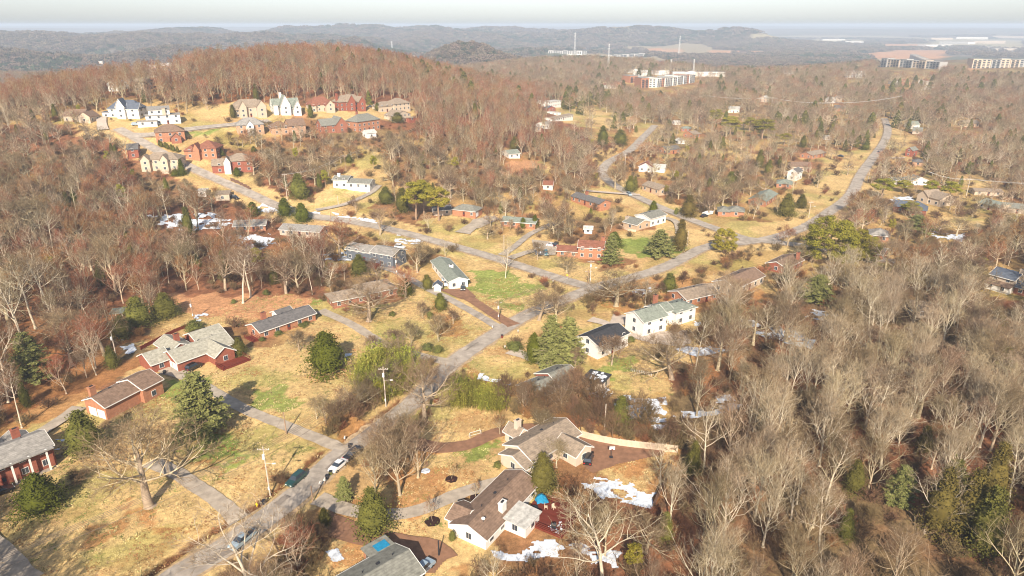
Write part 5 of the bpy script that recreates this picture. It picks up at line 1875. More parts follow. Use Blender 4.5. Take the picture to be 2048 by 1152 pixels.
bx = MB().box(-.16, .16, -.28, .28, 1.0, 1.3).tube((0, -.28, 1.3), (0, .28, 1.3), .16, .16, 8)
bxm = bx.mesh('box', 'white')
pm_ = MB().box(-.06, .06, -.06, .06, -.1, 1.0).mesh('post', 'wood')
for px, l in [((641, 975), 'left white mailbox by the curved drive'), ((650, 968), 'white mailbox nearest the road edge trees'), ((1036, 668), 'white mailbox by the dark driveway corner'), ((985, 660), 'mailbox at the grass corner of the main road'),
              ((690, 880), 'dark mailbox beside the ditch bend'), ((1010, 700), 'mailbox below the pale concrete drive'), ((1106, 568), 'mailbox at the fork of the upper road')]:
    P = W(*px)
    r = bpy.data.objects.new('mailbox', None)
    COL.objects.link(r)
    r.location = (P.x, P.y, float(gz(P.x, P.y)))
    tag(r, l, 'mailbox')
    ob('box', bxm, r)
    ob('post', pm_, r)
hy = bpy.data.objects.new('fire_hydrant', None)
COL.objects.link(hy)
hy.location = W(514, 1012)
tag(hy, 'yellow fire hydrant at the driveway corner', 'hydrant')
MB().tube((0, 0, 0), (0, 0, .65), .15, .13, 10).ball((0, 0, .68), .16, .16, .13, 10, 5).ob('barrel', 'yellow', hy)
MB().tube((-.26, 0, .45), (.26, 0, .45), .08, .08, 8).ob('outlet', 'yellow', hy)
sg = bpy.data.objects.new('road_sign', None)
COL.objects.link(sg)
sg.location = W(1134, 560)
tag(sg, 'small yellow diamond road sign on the grass verge', 'sign')
MB().tube((0, 0, 0), (0, 0, 2.3), .04, .04, 6).ob('post', 'lamp', sg)
MB().add([(0, -.05, 1.6), (.42, -.05, 2.02), (0, -.05, 2.44), (-.42, -.05, 2.02), (0, -.03, 1.6), (.42, -.03, 2.02), (0, -.03, 2.44), (-.42, -.03, 2.02)], [(0, 1, 2, 3), (7, 6, 5, 4), (0, 4, 5, 1), (1, 5, 6, 2), (2, 6, 7, 3), (3, 7, 4, 0)]).ob('plate', 'yellow', sg)
bt = bpy.data.objects.new('boat', None)
COL.objects.link(bt)
PB_ = W(1416, 430)
bt.location = PB_
bt.rotation_euler = (0, 0, .5)
tag(bt, 'white covered boat parked beside the grey hip roofs', 'boat')
MB().add([(-3, -1.1, .5), (2, -1.1, .5), (3.4, 0, .7), (2, 1.1, .5), (-3, 1.1, .5), (-3, -1.2, 1.4), (2, -1.2, 1.5), (3.9, 0, 1.7), (2, 1.2, 1.5), (-3, 1.2, 1.4)],
         [(0, 4, 3, 2, 1), (0, 1, 6, 5), (1, 2, 7, 6), (2, 3, 8, 7), (3, 4, 9, 8), (4, 0, 5, 9), (5, 6, 7, 8, 9)]).ob('hull', 'white', bt)
MB().add([(-2.8, -1.1, 1.45), (2, -1.1, 1.55), (3.4, 0, 1.7), (2, 1.1, 1.55), (-2.8, 1.1, 1.45), (-1, 0, 2.3), (1.5, 0, 2.1)], [(0, 1, 6, 5), (1, 2, 6), (2, 3, 6), (3, 4, 5, 6), (4, 0, 5)]).ob('cover', 'lamp', bt)

CW = car_paint('car_white', (0.75, 0.75, 0.75))
CG = car_paint('car_dark_green', (0.012, 0.05, 0.045))
CK = car_paint('car_black', (0.015, 0.015, 0.018))
CB = car_paint('car_teal', (0.02, 0.16, 0.22))
CS = car_paint('car_silver_blue', (0.28, 0.36, 0.42))
CR = car_paint('car_dark_red', (0.10, 0.015, 0.012))
for l, x, y, hd, c, k, ln in [
    ('dark green suv parked on the left of the main road', 593, 964, (-14, 12), CG, 'suv', 4.9), ('white sedan parked on the right of the main road', 677, 936, (-12, 10), CW, 'sedan', 4.7),
    ('dark suv parked ahead of the white sedan', 706, 914, (-12, 9), CK, 'suv', 4.7), ('silver blue pickup truck half under the pale sycamore', 486, 1086, (-12, 10), CS, 'truck', 5.4),
    ('black suv on the brown gravel court', 1177, 922, (3, -12), CK, 'suv', 4.8), ('black car in front of the pale roofed brick house', 388, 738, (10, -5), CK, 'suv', 4.7),
    ('dark car at the left edge by the brick house', 4, 988, (12, -5), CK, 'sedan', 4.6), ('white car beside the long white house', 893, 570, (1, 8), CW, 'suv', 4.8),
    ('dark van behind the white car at the long house', 888, 560, (1, 8), CS, 'suv', 4.8), ('black car before the white end gable', 926, 579, (0, 8), CK, 'sedan', 4.5),
    ('red car farthest beside the long white house', 883, 549, (2, 8), CR, 'sedan', 4.5), ('white car top left on the grey parking pad', 1103, 493, (8, 1), CW, 'sedan', 4.5),
    ('black car top right on the grey parking pad', 1112, 492, (4, -6), CK, 'suv', 4.6), ('teal car on the grey parking pad', 1092, 510, (2, 8), CB, 'suv', 4.5),
    ('white van left on the grey parking pad', 1077, 506, (1, 8), CW, 'suv', 4.8), ('grey car driving on the curved road', 1258, 391, (6, 4), CS, 'suv', 4.6),
    ('dark car beside the parked white boat', 1408, 434, (8, -2), CK, 'sedan', 4.6), ('dark car on the upper straight road', 1757, 306, (4, -8), CK, 'sedan', 4.6),
    ('black car on the lawn near the straight road', 1681, 314, (8, 1), CK, 'sedan', 4.6), ('black car on the hill terrace by the red house', 741, 215, (8, 1), CK, 'sedan', 4.6),
    ('silver car by the white modern hill house', 272, 251, (8, 0), CS, 'suv', 4.6), ('blue car beside the bottom brick house', 848, 1142, (6, -6), CS, 'suv', 4.6),
    ('white suv parked in the snow by the blue house', 800, 497, (8, 1), CW, 'suv', 4.6), ('dark car beside the flat roofed cream building', 470, 398, (7, 3), CK, 'suv', 4.6),
]:
    car(l, x, y, hd, c, k, ln)

# ------------------------------------------------------------------ utility poles and lines
tops = {}
for key, l, base, ty, m, arm, tr_, lp in [
    ('a', 'pale utility pole with transformer and lamp beside the ditch', (540, 986), 888, 'palewood', 1, 1, 1), ('b', 'short brown pole by the pale driveway', (573, 868), 824, 'wood', 0, 0, 0),
    ('c', 'tall pale pole rising from the bamboo', (772, 812), 733, 'palewood', 1, 1, 1), ('d', 'pale pole at the road fork', (1180, 568), 520, 'palewood', 1, 1, 1),
    ('e', 'brown pole on the lawn before the main road', (997, 642), 602, 'wood', 1, 1, 0), ('f', 'pale pole at the edge of the left wood', (235, 722), 662, 'palewood', 0, 1, 0),
    ('g', 'brown pole in the yard above the pale roofs', (388, 640), 598, 'wood', 0, 1, 0), ('h', 'tall pale pole beside the hill road', (575, 402), 347, 'palewood', 1, 0, 0),
    ('i', 'thin pale pole on the hillside lawn', (677, 412), 392, 'palewood', 0, 0, 0), ('j', 'brown pole above the white farmhouse', (692, 345), 310, 'wood', 1, 0, 0),
    ('k', 'brown pole high at the wood edge', (883, 250), 228, 'wood', 1, 0, 0), ('l', 'brown pole beside the snowy hill road', (662, 440), 418, 'wood', 0, 0, 0),
    ('m', 'dark pole behind the long white house', (794, 552), 512, 'wood', 1, 1, 0), ('n', 'thin brown pole at the curved drive mouth', (626, 1004), 972, 'wood', 0, 0, 0),
    ('o', 'pale pole among the russet brush', (1209, 862), 808, 'palewood', 0, 0, 0), ('p', 'pale pole left of the parking pad', (1008, 508), 470, 'palewood', 0, 0, 0),
    ('q', 'pole by the big round pine', (1617, 435), 402, 'palewood', 1, 0, 1), ('r', 'leaning dark pole beside the road fork pole', (1176, 568), 540, 'wood', 1, 0, 0),
    ('s', 'pale pole right of the tan porch house', (1374, 492), 462, 'palewood', 0, 0, 0), ('t', 'pole at the bright lawn above the round shrubs', (1040, 420), 385, 'palewood', 0, 0, 0),
    ('u', 'dark pole on the brown court by the bottom house', (878, 1112), 1082, 'dark', 0, 0, 0), ('v', 'pole left of the upper road field', (1249, 345), 308, 'palewood', 0, 0, 0),
    ('x', 'white double pole on the wooded ridge', (1241, 207), 192, 'lamp', 1, 0, 0), ('y', 'second white pole on the wooded ridge', (1263, 203), 190, 'lamp', 1, 0, 0),
    ('z', 'pole beyond the ridge field corner', (1306, 245), 228, 'wood', 1, 0, 0), ('w', 'thin pole on the straight road verge', (1735, 365), 345, 'palewood', 0, 0, 0),
    ('A', 'pale pole holding the power line in the right woods', (1660, 240), 205, 'palewood', 1, 0, 0), ('B', 'second pole of the power line in the right woods', (1542, 218), 195, 'palewood', 1, 0, 0),
    ('C', 'pole of the right hand power line near the edge', (1932, 392), 357, 'palewood', 1, 0, 0),
]:
    tops[key], _ = pole(l, base, ty, m, arm, tr_, lp)
off = lambda v, x, y=0: Vector((v.x + x, v.y + y, v.z - .35))
lines = MB()
wr = 0.032
ends = [('a', tops['a'], Vector((-130, 45, 11))), ('a', tops['a'], tops['c']), ('c', tops['c'], tops['e']), ('e', tops['e'], tops['d'])]
li = 0
for nm_, A_, B_ in ends:
    for dx_ in (-1.0, -.35, .35, 1.0):
        mb = span('', off(A_, dx_), off(B_, dx_), 1.0, wr)
        lines.add(mb.v, mb.f)
    mb = span('', A_ - Vector((0, 0, 2.4)), B_ - Vector((0, 0, 2.4)), 1.1, .035)
    lines.add(mb.v, mb.f)
tag(lines.ob('power_line', 'wire'), 'bundle of power lines along the main road poles', 'power line')
l2 = MB()
for A_, B_ in ((tops['h'], tops['j']), (tops['j'], tops['k'])):
    for dx_ in (-1, 1):
        mb = span('', off(A_, dx_), off(B_, dx_), 2.0, .05)
        l2.add(mb.v, mb.f)
tag(l2.ob('power_line', 'lamp'), 'power line climbing from the hill road over the wood', 'power line')
l3 = MB()
for A_, B_ in ((tops['B'] + Vector((-70, 30, 0)), tops['B']), (tops['B'], tops['A']), (tops['A'], tops['A'] + Vector((90, 40, 3)))):
    for dx_ in (-1, 1):
        mb = span('', off(A_, 0, dx_), off(B_, 0, dx_), 2.0, .09)
        l3.add(mb.v, mb.f)
tag(l3.ob('power_line', 'lamp'), 'pale power line across the wooded knoll', 'power line')
l4 = MB()
for A_, B_ in ((W(1850, 375) + Vector((0, 0, 10)), tops['C']), (tops['C'], tops['C'] + Vector((80, -15, 0)))):
    for dx_ in (-1, 1):
        mb = span('', off(A_, 0, dx_), off(B_, 0, dx_), 1.5, .05)
        l4.add(mb.v, mb.f)
tag(l4.ob('power_line', 'lamp'), 'pale power line above the right hand houses', 'power line')
for k1, k2, l in (('a', 'b', 'thin line from the transformer pole to the short brown pole'), ('d', 'r', 'short line between the two fork poles'), ('e', 'm', 'thin line behind the long white house')):
    tag(span('', off(tops[k1], 0), off(tops[k2], 0), .5, .02).ob('power_line', 'wire'), l, 'power line')

bb_ = MB().add([(-.26, -.3, .08), (.26, -.3, .08), (.26, .3, .08), (-.26, .3, .08), (-.32, -.36, 1.0), (.32, -.36, 1.0), (.32, .36, 1.0), (-.32, .36, 1.0)], [(0, 3, 2, 1), (4, 5, 6, 7), (0, 1, 5, 4), (1, 2, 6, 5), (2, 3, 7, 6), (3, 0, 4, 7)])
bbm = {k: bb_.mesh('bin_body', k) for k in ('dark', 'shrub', 'redwood')}
lbm = MB().box(-.35, .35, -.40, .40, 1.0, 1.07).mesh('lid', 'dark')
wbm = MB().tube((-.3, .33, .1), (.3, .33, .1), .1, .1, 8).mesh('wheel', 'rubber')
for px, py, k, l in [(1262, 615, 'dark', 'dark bin beside the concrete turning pad'), (655, 958, 'dark', 'dark bin by the main road near the white sedan'), (662, 950, 'shrub', 'green bin by the main road near the white sedan'),
                     (1004, 676, 'redwood', 'reddish bin at the concrete drive entrance'), (700, 896, 'dark', 'dark bin where the pale driveway meets the road'), (330, 748, 'dark', 'dark bin before the double garage of the big brick house'),
                     (1120, 870, 'shrub', 'green bin at the end of the brown curved drive'), (528, 1006, 'dark', 'black bin beside the yellow hydrant')]:
    P = W(px, py)
    r = bpy.data.objects.new('wheelie_bin', None)
    COL.objects.link(r)
    r.location = (P.x, P.y, float(gz(P.x, P.y)))
    tag(r, l, 'bin')
    ob('bin_body', bbm[k], r)
    ob('lid', lbm, r)
    ob('wheel', wbm, r)

# ------------------------------------------------------------------ trees one can name
TREES = [
    ('oak', 300, 1012, 838, 225, 'huge spreading bare tree on the left lawn'), ('syc', 524, 1215, 1005, 270, 'big pale barked tree leaning over the main road at the bottom'),
    ('magnolia', 655, 742, 660, 84, 'big dark magnolia alone on the tan lawn'), ('magnolia', 84, 1020, 946, 92, 'bushy dark evergreen at the lower left'), ('cedar', 174, 905, 820, 76, 'dense cedar right of the white columned house'),
    ('wpine', 408, 872, 742, 104, 'tall yellow green pine beside the pale driveway'), ('cedar', 280, 652, 592, 62, 'left one of two dark cedars by the leafy slope'), ('cedar', 333, 634, 585, 56, 'right one of two dark cedars by the leafy slope'),
    ('cedar', 247, 676, 630, 44, 'smaller cedar below the pair of dark cedars'), ('wpine', 70, 765, 662, 74, 'sparse yellow pine in the left wood'), ('magnolia', 812, 590, 554, 33, 'round dark evergreen beside the brick hip roofed house'),
    ('cedar', 881, 620, 585, 30, 'small cedar beside the drive below the white shed'), ('cedar', 855, 578, 548, 26, 'dark shrubby cedar left of the white shed'), ('magnolia', 1068, 724, 664, 42, 'bright green dense evergreen by the concrete drive'),
    ('wpine', 1102, 738, 628, 66, 'left of the twin yellow green pines by the road'), ('wpine', 1136, 735, 632, 70, 'right of the twin yellow green pines by the road'), ('cedar', 748, 1064, 975, 76, 'full dark cedar on the curved drive'),
    ('wpine', 690, 1002, 952, 34, 'young green conifer beside the main road'), ('cedar', 480, 710, 674, 32, 'small cone shaped cedar at the end of the pale roofs'), ('pine', 832, 440, 362, 50, 'left round topped pine of three'),
    ('pine', 848, 428, 358, 36, 'middle rear pine of the three round topped ones'), ('pine', 878, 442, 374, 44, 'right round topped pine of three'), ('cedar', 806, 425, 374, 34, 'dark evergreen left of the round topped pines'),
    ('cedar', 772, 408, 372, 34, 'dark evergreen behind the hillside lawn corner'), ('magnolia', 507, 432, 402, 30, 'leftmost dark evergreen by the snowy hill road'), ('magnolia', 571, 432, 394, 34, 'middle dark evergreen by the snowy hill road'),
    ('magnolia', 605, 444, 404, 36, 'right dark evergreen by the snowy hill road'), ('cedar', 600, 398, 345, 44, 'tall dark evergreen above the snowy hill road'), ('cedar', 698, 325, 308, 18, 'small evergreen above the farmhouse field'),
    ('magnolia', 1070, 456, 428, 18, 'round evergreen right in front of the green roofed house'), ('magnolia', 1046, 456, 434, 18, 'round evergreen left in front of the green roofed house'), ('magnolia', 1306, 428, 400, 21, 'neat cone evergreen beside the curved road'),
    ('rust', 1376, 434, 388, 36, 'brownish cedar beside the curved road'), ('wpine', 1318, 512, 458, 56, 'broad green pine on the lawn below the porch posts house'), ('rust', 1359, 502, 436, 34, 'tall brown conifer right of the broad green pine'),
    ('wpine', 1222, 532, 466, 40, 'green pine right of the split level house'), ('magnolia', 1228, 494, 462, 36, 'dark evergreen behind the split level house'), ('cedar', 1572, 432, 386, 38, 'large dark evergreen beside the green roofed brick house'),
    ('cedar', 1602, 416, 388, 26, 'smaller dark evergreen right of the large one'), ('bpine', 1655, 524, 434, 92, 'huge yellow green pine left of a close trio'), ('bpine', 1700, 522, 455, 66, 'middle yellow green pine of a close trio'),
    ('bpine', 1730, 522, 470, 50, 'smaller yellow green pine right of a close trio'), ('bpine', 1447, 505, 455, 44, 'pale green round tree at the road corner'), ('pine', 1762, 398, 356, 40, 'green pine at the straight road corner'),
    ('pine', 1806, 386, 360, 28, 'round green pine before the long white house'), ('pine', 1858, 392, 360, 24, 'green pine at the end of the long white house'), ('pine', 1896, 402, 362, 34, 'green pine right of the big cream house'),
    ('pine', 1820, 432, 404, 36, 'round green pine in front of the slate blue roof'), ('wpine', 1832, 462, 430, 60, 'spreading pine below the slate blue roof'), ('pine', 1430, 250, 218, 28, 'leftmost green pine of the ridge group'),
    ('pine', 1460, 270, 232, 34, 'second green pine of the ridge group'), ('pine', 1498, 262, 234, 26, 'third green pine of the ridge group'), ('pine', 1524, 278, 236, 40, 'largest green pine of the ridge group'),
    ('pine', 1568, 290, 266, 24, 'lone round pine right of the ridge group'), ('cedar', 1605, 295, 270, 16, 'slim dark cedar right of the lone round pine'), ('cedar', 1536, 352, 318, 20, 'slim dark cedar mid right slope'),
    ('cedar', 1518, 335, 298, 20, 'dark cedar above the slim cedar'), ('cedar', 1460, 372, 342, 26, 'dark cedar in the brush right of the tan house'), ('cedar', 1337, 262, 238, 16, 'round evergreen left of the upper road houses'),
    ('cedar', 1730, 300, 284, 20, 'dark round evergreen beside the upper straight road'), ('wpine', 1632, 608, 548, 62, 'green pine in the right middle woods'), ('cedar', 1338, 582, 545, 36, 'dark evergreen right of the brushy lot'),
    ('cedar', 720, 548, 508, 40, 'dark conifer in front of the blue house'), ('cedar', 1260, 384, 350, 26, 'evergreen left of the tan road house'), ('rust', 1868, 1070, 930, 70, 'green gold conifer left of the dark clump at lower right'),
    ('rust', 1925, 1075, 935, 80, 'golden conifer in the dark clump at lower right'), ('cedar', 1890, 1020, 915, 66, 'dark cedar topmost in the clump at lower right'), ('rust', 1975, 1010, 880, 60, 'golden cedar right of the dark clump'),
    ('cedar', 1960, 1110, 970, 80, 'dark cedar lowest in the clump at lower right'), ('cedar', 1705, 985, 918, 44, 'small dark cedar alone in the lower right wood'), ('wpine', 1795, 1010, 930, 60, 'yellowish conifer left of the dark clump'),
    ('rust', 1845, 905, 850, 40, 'golden cedar above the dark clump'), ('cedar', 1385, 950, 880, 36, 'slim dark cedar behind the long pale fence'), ('cedar', 1085, 985, 905, 60, 'dark evergreen mass between the two lower houses'),
    ('cedar', 650, 1050, 1015, 30, 'dark roadside evergreen at the curved drive mouth'), ('cedar', 1240, 860, 790, 44, 'dark evergreen among the russet brush'), ('cedar', 622, 236, 208, 15, 'slim cone beside the red brown roof on the hill'),
    ('cedar', 467, 236, 208, 14, 'slim cone left of the twin gabled mansion'), ('cedar', 755, 222, 204, 13, 'round evergreen left of the twin hip roofs'), ('cedar', 795, 245, 224, 30, 'wide evergreen hedge tree below the twin hip roofs'),
    ('cedar', 443, 312, 296, 15, 'small cone right of the orange brick hill house'), ('magnolia', 365, 352, 316, 16, 'slim evergreen at the corner of the cream hill house'), ('magnolia', 352, 352, 338, 20, 'round shrub tree below the cream hill house'),
    ('magnolia', 475, 352, 334, 20, 'dark evergreen before the bright red hill house'), ('cedar', 508, 304, 292, 13, 'little round evergreen above the bright red hill house'), ('cedar', 950, 240, 205, 16, 'dark cedar high in the central wood'),
    ('cedar', 1240, 290, 258, 34, 'dark evergreen mass in the wood left of the upper road'), ('cedar', 1205, 290, 250, 26, 'dark evergreen in the wood below the ridge field'), ('cedar', 1030, 300, 272, 26, 'dark evergreen above the small green roof'),
    ('wpine', 1060, 262, 238, 14, 'yellow green conifer beside the pale grey house'), ('cedar', 1178, 195, 184, 12, 'dark cedar beyond the ridge field'), ('cedar', 205, 570, 520, 24, 'dark evergreen inside the left wood'),
    ('cedar', 395, 545, 505, 30, 'dark evergreen in the middle of the left wood'), ('cedar', 226, 735, 690, 30, 'dark evergreen behind the left pole'), ('cedar', 550, 568, 530, 24, 'dark evergreen behind the tall pale trunks'),
]
for i in range(7):
    TREES.append(('cedar', 320 + i * 6 - (i % 2) * 2, 292 + i * 2.2, 279 + i * 2.2, 8, ['leftmost', 'second', 'third', 'middle', 'fifth', 'sixth', 'rightmost'][i] + ' small cone shrub in the hillside row'))
TREES += [
    ('round', 600, 702, 658, 56, 'vase shaped bare tree on the tan lawn by the grey roofed ranch'), ('round', 711, 754, 722, 30, 'small pale bare tree right of the big magnolia'), ('round', 822, 690, 638, 46, 'brown bare tree in the middle yard left'),
    ('round', 877, 682, 624, 48, 'cone shaped russet bare tree in the middle yard'), ('round', 906, 648, 616, 32, 'small bare tree beside the driveway'), ('round', 845, 636, 600, 28, 'thin bare tree in the middle yard top'),
    ('oak', 738, 642, 556, 120, 'dark limbed bare tree before the brick hip roofs'), ('vase', 652, 845, 778, 52, 'left bare tree at the ditch thicket'), ('vase', 690, 822, 765, 48, 'middle bare tree at the ditch thicket'),
    ('vase', 634, 838, 790, 40, 'leftmost thin tree of the ditch thicket'), ('oak', 850, 842, 712, 118, 'big spreading bare tree behind the bamboo'), ('vase', 800, 990, 838, 120, 'dense grey brown tree right of the white sedan'),
    ('vase', 772, 950, 820, 100, 'dense bare tree above the parked dark suv'), ('vase', 750, 985, 870, 90, 'lowest bare tree left in the dense roadside group'), ('vase', 790, 935, 812, 90, 'rear bare tree of the dense roadside group'), ('vase', 822, 920, 800, 80, 'tallest rear tree of the dense roadside group'), ('vase', 745, 940, 850, 80, 'outer left tree of the dense roadside group'), ('vase', 836, 955, 830, 90, 'rightmost tree of the dense roadside group'), ('oak', 1343, 758, 655, 124, 'broad bare tree in the green yard'),
    ('round', 1223, 730, 664, 74, 'pruned bare tree before the black roof'), ('oak', 1078, 640, 572, 92, 'dense bare tree beside the main road bend'), ('vase', 1112, 642, 578, 80, 'bare tree right of the main road bend'),
    ('oak', 1232, 612, 536, 116, 'wide bare tree at the road fork'), ('syc', 1290, 612, 545, 60, 'pale trunked tree right of the road fork'), ('syc', 1011, 556, 470, 44, 'pale trunked tree alone on the lawn left of the fork'),
    ('oak', 1133, 545, 500, 52, 'round dark bare tree before the split level house'), ('round', 1075, 520, 480, 44, 'bare tree left of the parking pad'), ('oak', 1052, 392, 348, 50, 'pale bare tree above the bright lawn'),
    ('syc', 1205, 1175, 965, 200, 'great pale bare tree right of the red deck'), ('syc', 17, 805, 590, 100, 'pale leaning trunk at the left edge'), ('syc', 47, 688, 500, 90, 'pale forked tree in the upper left wood'),
    ('tall', 72, 657, 492, 70, 'tall pale trunk in the left wood'), ('tall', 112, 648, 478, 70, 'tall thick trunk above the leafy slope'), ('syc', 193, 750, 652, 56, 'pale white barked tree left of the pole'),
    ('tall', 189, 652, 575, 40, 'slender trunk on the leafy slope'), ('tall', 486, 606, 488, 60, 'pale slender trunk at the yard edge left'), ('tall', 502, 594, 490, 60, 'pale slender trunk at the yard edge second'),
    ('tall', 573, 580, 500, 50, 'slender trunk behind the tan yard'), ('vase', 598, 586, 486, 90, 'many stemmed pale tree behind the tan yard'), ('syc', 659, 572, 520, 54, 'pale trunked tree above the curved drive'),
    ('oak', 75, 484, 382, 118, 'broad domed bare tree in the far left wood'), ('vase', 232, 590, 450, 90, 'tall forked tree above the leafy slope'), ('vase', 370, 560, 470, 70, 'bare tree in the middle of the left wood'),
    ('small', 865, 1043, 985, 22, 'sapling in the dark mulch ring by the lower drive'), ('small', 903, 958, 928, 20, 'sapling in the mulch ring amid the tan lawn'), ('small', 951, 994, 962, 22, 'reddish sapling beside the brown roof'),
    ('small', 851, 940, 922, 10, 'tiny sapling in the snow ring'), ('bush', 560, 905 + 60, 940, 40, 'low bare bush on the left lawn edge'), ('bush', 158, 965, 935, 56, 'arching bare bush right of the lower left evergreen'),
    ('round', 787, 690, 656, 50, 'brown thicket tree above the bamboo'), ('round', 745, 702, 668, 44, 'brown thicket tree left of the bamboo'), ('vase', 835, 545, 470, 80, 'pale bare tree before the blue house'),
    ('vase', 760, 470, 405, 64, 'bare tree beside the snowy road'), ('oak', 975, 478, 448, 44, 'round spreading bare bush tree on the middle lawn'), ('syc', 1010, 440, 398, 44, 'pale bare tree by the brick garage house'),
    ('oak', 1230, 378, 328, 50, 'dark bare tree above the ranch with grey roof'), ('oak', 1150, 345, 318, 50, 'broad low bare tree by the red soil'), ('russet', 1575, 492, 448, 44, 'reddish bare tree left of the huge pine'),
    ('vase', 1617, 490, 430, 30, 'leaning bare tree before the huge pine'), ('oak', 1770, 545, 470, 70, 'bare tree right of the pine trio'), ('syc', 1755, 610, 520, 90, 'large white limbed tree in the right woods'),
    ('round', 1090, 868, 820, 60, 'russet bare tree behind the tan roof'), ('vase', 1113, 935, 870, 60, 'purple grey bare tree before the tan roof house'), ('syc', 1322, 1010 - 40, 868, 60, 'bare tree at the end of the pale fence'),
    ('round', 1150, 415 + 330, 690, 40, 'brown thicket tree beside the black roof'), ('vase', 1130, 800, 740, 70, 'twisted bare tree over the weathered roof'), ('russet', 1000, 870, 820, 30, 'small russet tree behind the soccer goal'),
]
for t in TREES:
    k, px, pb, pt, wpx, l = t
    P = W(px, pb)
    D = float(proj(P.x, P.y, P.z)[2])
    h = max(height_of(P, pt), 1.2)
    if k in PE:
        VZ.append((px - wpx * .42, pt + 3, px + wpx * .42, pb - (pb - pt) * .15, .85))
    put_tree(k, P, h, l, wid=wpx * D / FOC, variant=1 if 'huge' in l else None)
for i, (px, pb, n_) in enumerate([((345, 975), 0, 1)]):
    pass
for px, pb, pt, wpx, l in [(30, 948, 938, 56, 'long clipped hedge in front of the white columns, left'), (75, 932, 922, 44, 'long clipped hedge in front of the white columns, right'), (556, 668, 660, 24, 'clipped hedge under the ranch windows, left'),
                           (605, 650, 642, 40, 'clipped hedge under the ranch windows, right'), (525, 682, 673, 14, 'round shrub at the ranch corner'), (936, 568, 552, 9, 'shrub at the right corner of the long white house'),
                           (855, 700, 685, 28, 'green shrub below the russet cone tree, left'), (876, 705, 690, 26, 'green shrub below the russet cone tree, right'), (785, 632, 622, 16, 'small yellow green shrub by the driveway'),
                           (860, 636, 622, 18, 'shrub beside the small cedar'), (995, 935, 922, 18, 'shrub at the corner of the tan house'), (905, 1082, 1060, 18, 'dark red shrub at the white ranch corner'),
                           (1262, 684, 672, 20, 'shrub strip at the white house corner'), (1028, 700, 682, 40, 'low shrub by the dark driveway corner'), (1352, 430, 414, 10, 'shrub right of the white porch posts'),
                           (468, 606, 598, 14, 'small bush at the yard edge'), (533, 590, 578, 16, 'yellowish shrub below the tall trunks'), (582, 575, 562, 18, 'dark shrub below the tall trunks'), (390, 660, 640, 40, 'grey shrub group right of the dark cedars')]:
    P = W(px, pb)
    D = float(proj(P.x, P.y, P.z)[2])
    put_tree('shrub', P, max(1.2, height_of(P, pt)), l, wid=wpx * D / FOC)

# ------------------------------------------------------------------ the woods
rng = np.random.RandomState(12)
VZ += [(1036, 1018, 1132, 1092, .97), (1150, 858, 1345, 906, .9), (1168, 905, 1190, 930, 1), (1205, 895, 1240, 925, 1), (935, 860, 965, 880, 1), (1068, 990, 1096, 1015, 1)]
q_ = loc12(Ld * .63 + 2, -6)
HF += [(q_.x, q_.y, 7.0)]
LAWNP = LAWNS_PX
SNOWP = SNOW


def blocked_view(x, y, z, h, r, soft):
    """true where a crown would stand in front of ground or a house that the photograph shows open"""
    bad = np.zeros(len(x), bool)
    for fz, fx in ((.15, 0), (.45, 0), (.8, 0), (1.0, 0), (.6, -.8), (.6, .8)):
        qx, qy, D = proj(x + fx * r, y, z + h * fz)
        for P in LAWNP:
            a = np.array(P)
            bb = (qx > a[:, 0].min()) & (qx < a[:, 0].max()) & (qy > a[:, 1].min()) & (qy < a[:, 1].max()) & (D > 5) & ~bad
            if bb.any():
                i_ = np.nonzero(bb)[0]
                m = pip(qx[i_], qy[i_], P)
                if soft:
                    m &= soft_[i_] > np.where(D[i_] > 300, .56, .12)
                bad[i_[m]] = True
        if fz < .9:
            for P in SNOWP:
                i_ = np.nonzero(~bad & (D > 5))[0]
                m = pip(qx[i_], qy[i_], P) & (soft_[i_] > .28)
                bad[i_[m]] = True
        for (x0, y0, x1, y1, v) in VZ:
            m = (qx > x0 - 2) & (qx < x1 + 2) & (qy > y0 - 1) & (qy < y1 + 1) & (D > 5) & (soft_ < v * (np.where(D > 330, .82, 1) if v <= 1 else 1))
            bad |= m
    for n_, wd, mm, pts in ROADW:
        if n_ != 'road':
            continue
        pr = [tuple(float(q) for q in proj(px_, py_, float(hh(px_, py_)))[:2]) for px_, py_ in pts]
        for fz in (.3, .6, .9):
            qx, qy, D = proj(x, y, z + h * fz)
            dd = dist_line(qx, qy, pr)
            bad |= (dd < 3 + 0.35 * wd * FOC / np.maximum(D, 30) * .6) & (D > 5) & (soft_ < np.where(D > 330, .45, .85))
    return bad


def cand(y0, y1, sp, margin=1.15):
    gy = np.arange(y0, y1, sp)
    out = []
    for yv in gy:
        hw = (yv * .80 + 60) * margin
        gx = np.arange(-hw, hw, sp)
        out.append(np.stack([gx, np.full(len(gx), yv)], 1))
    P = np.concatenate(out)
    return P + rng.uniform(-.46, .46, P.shape) * sp


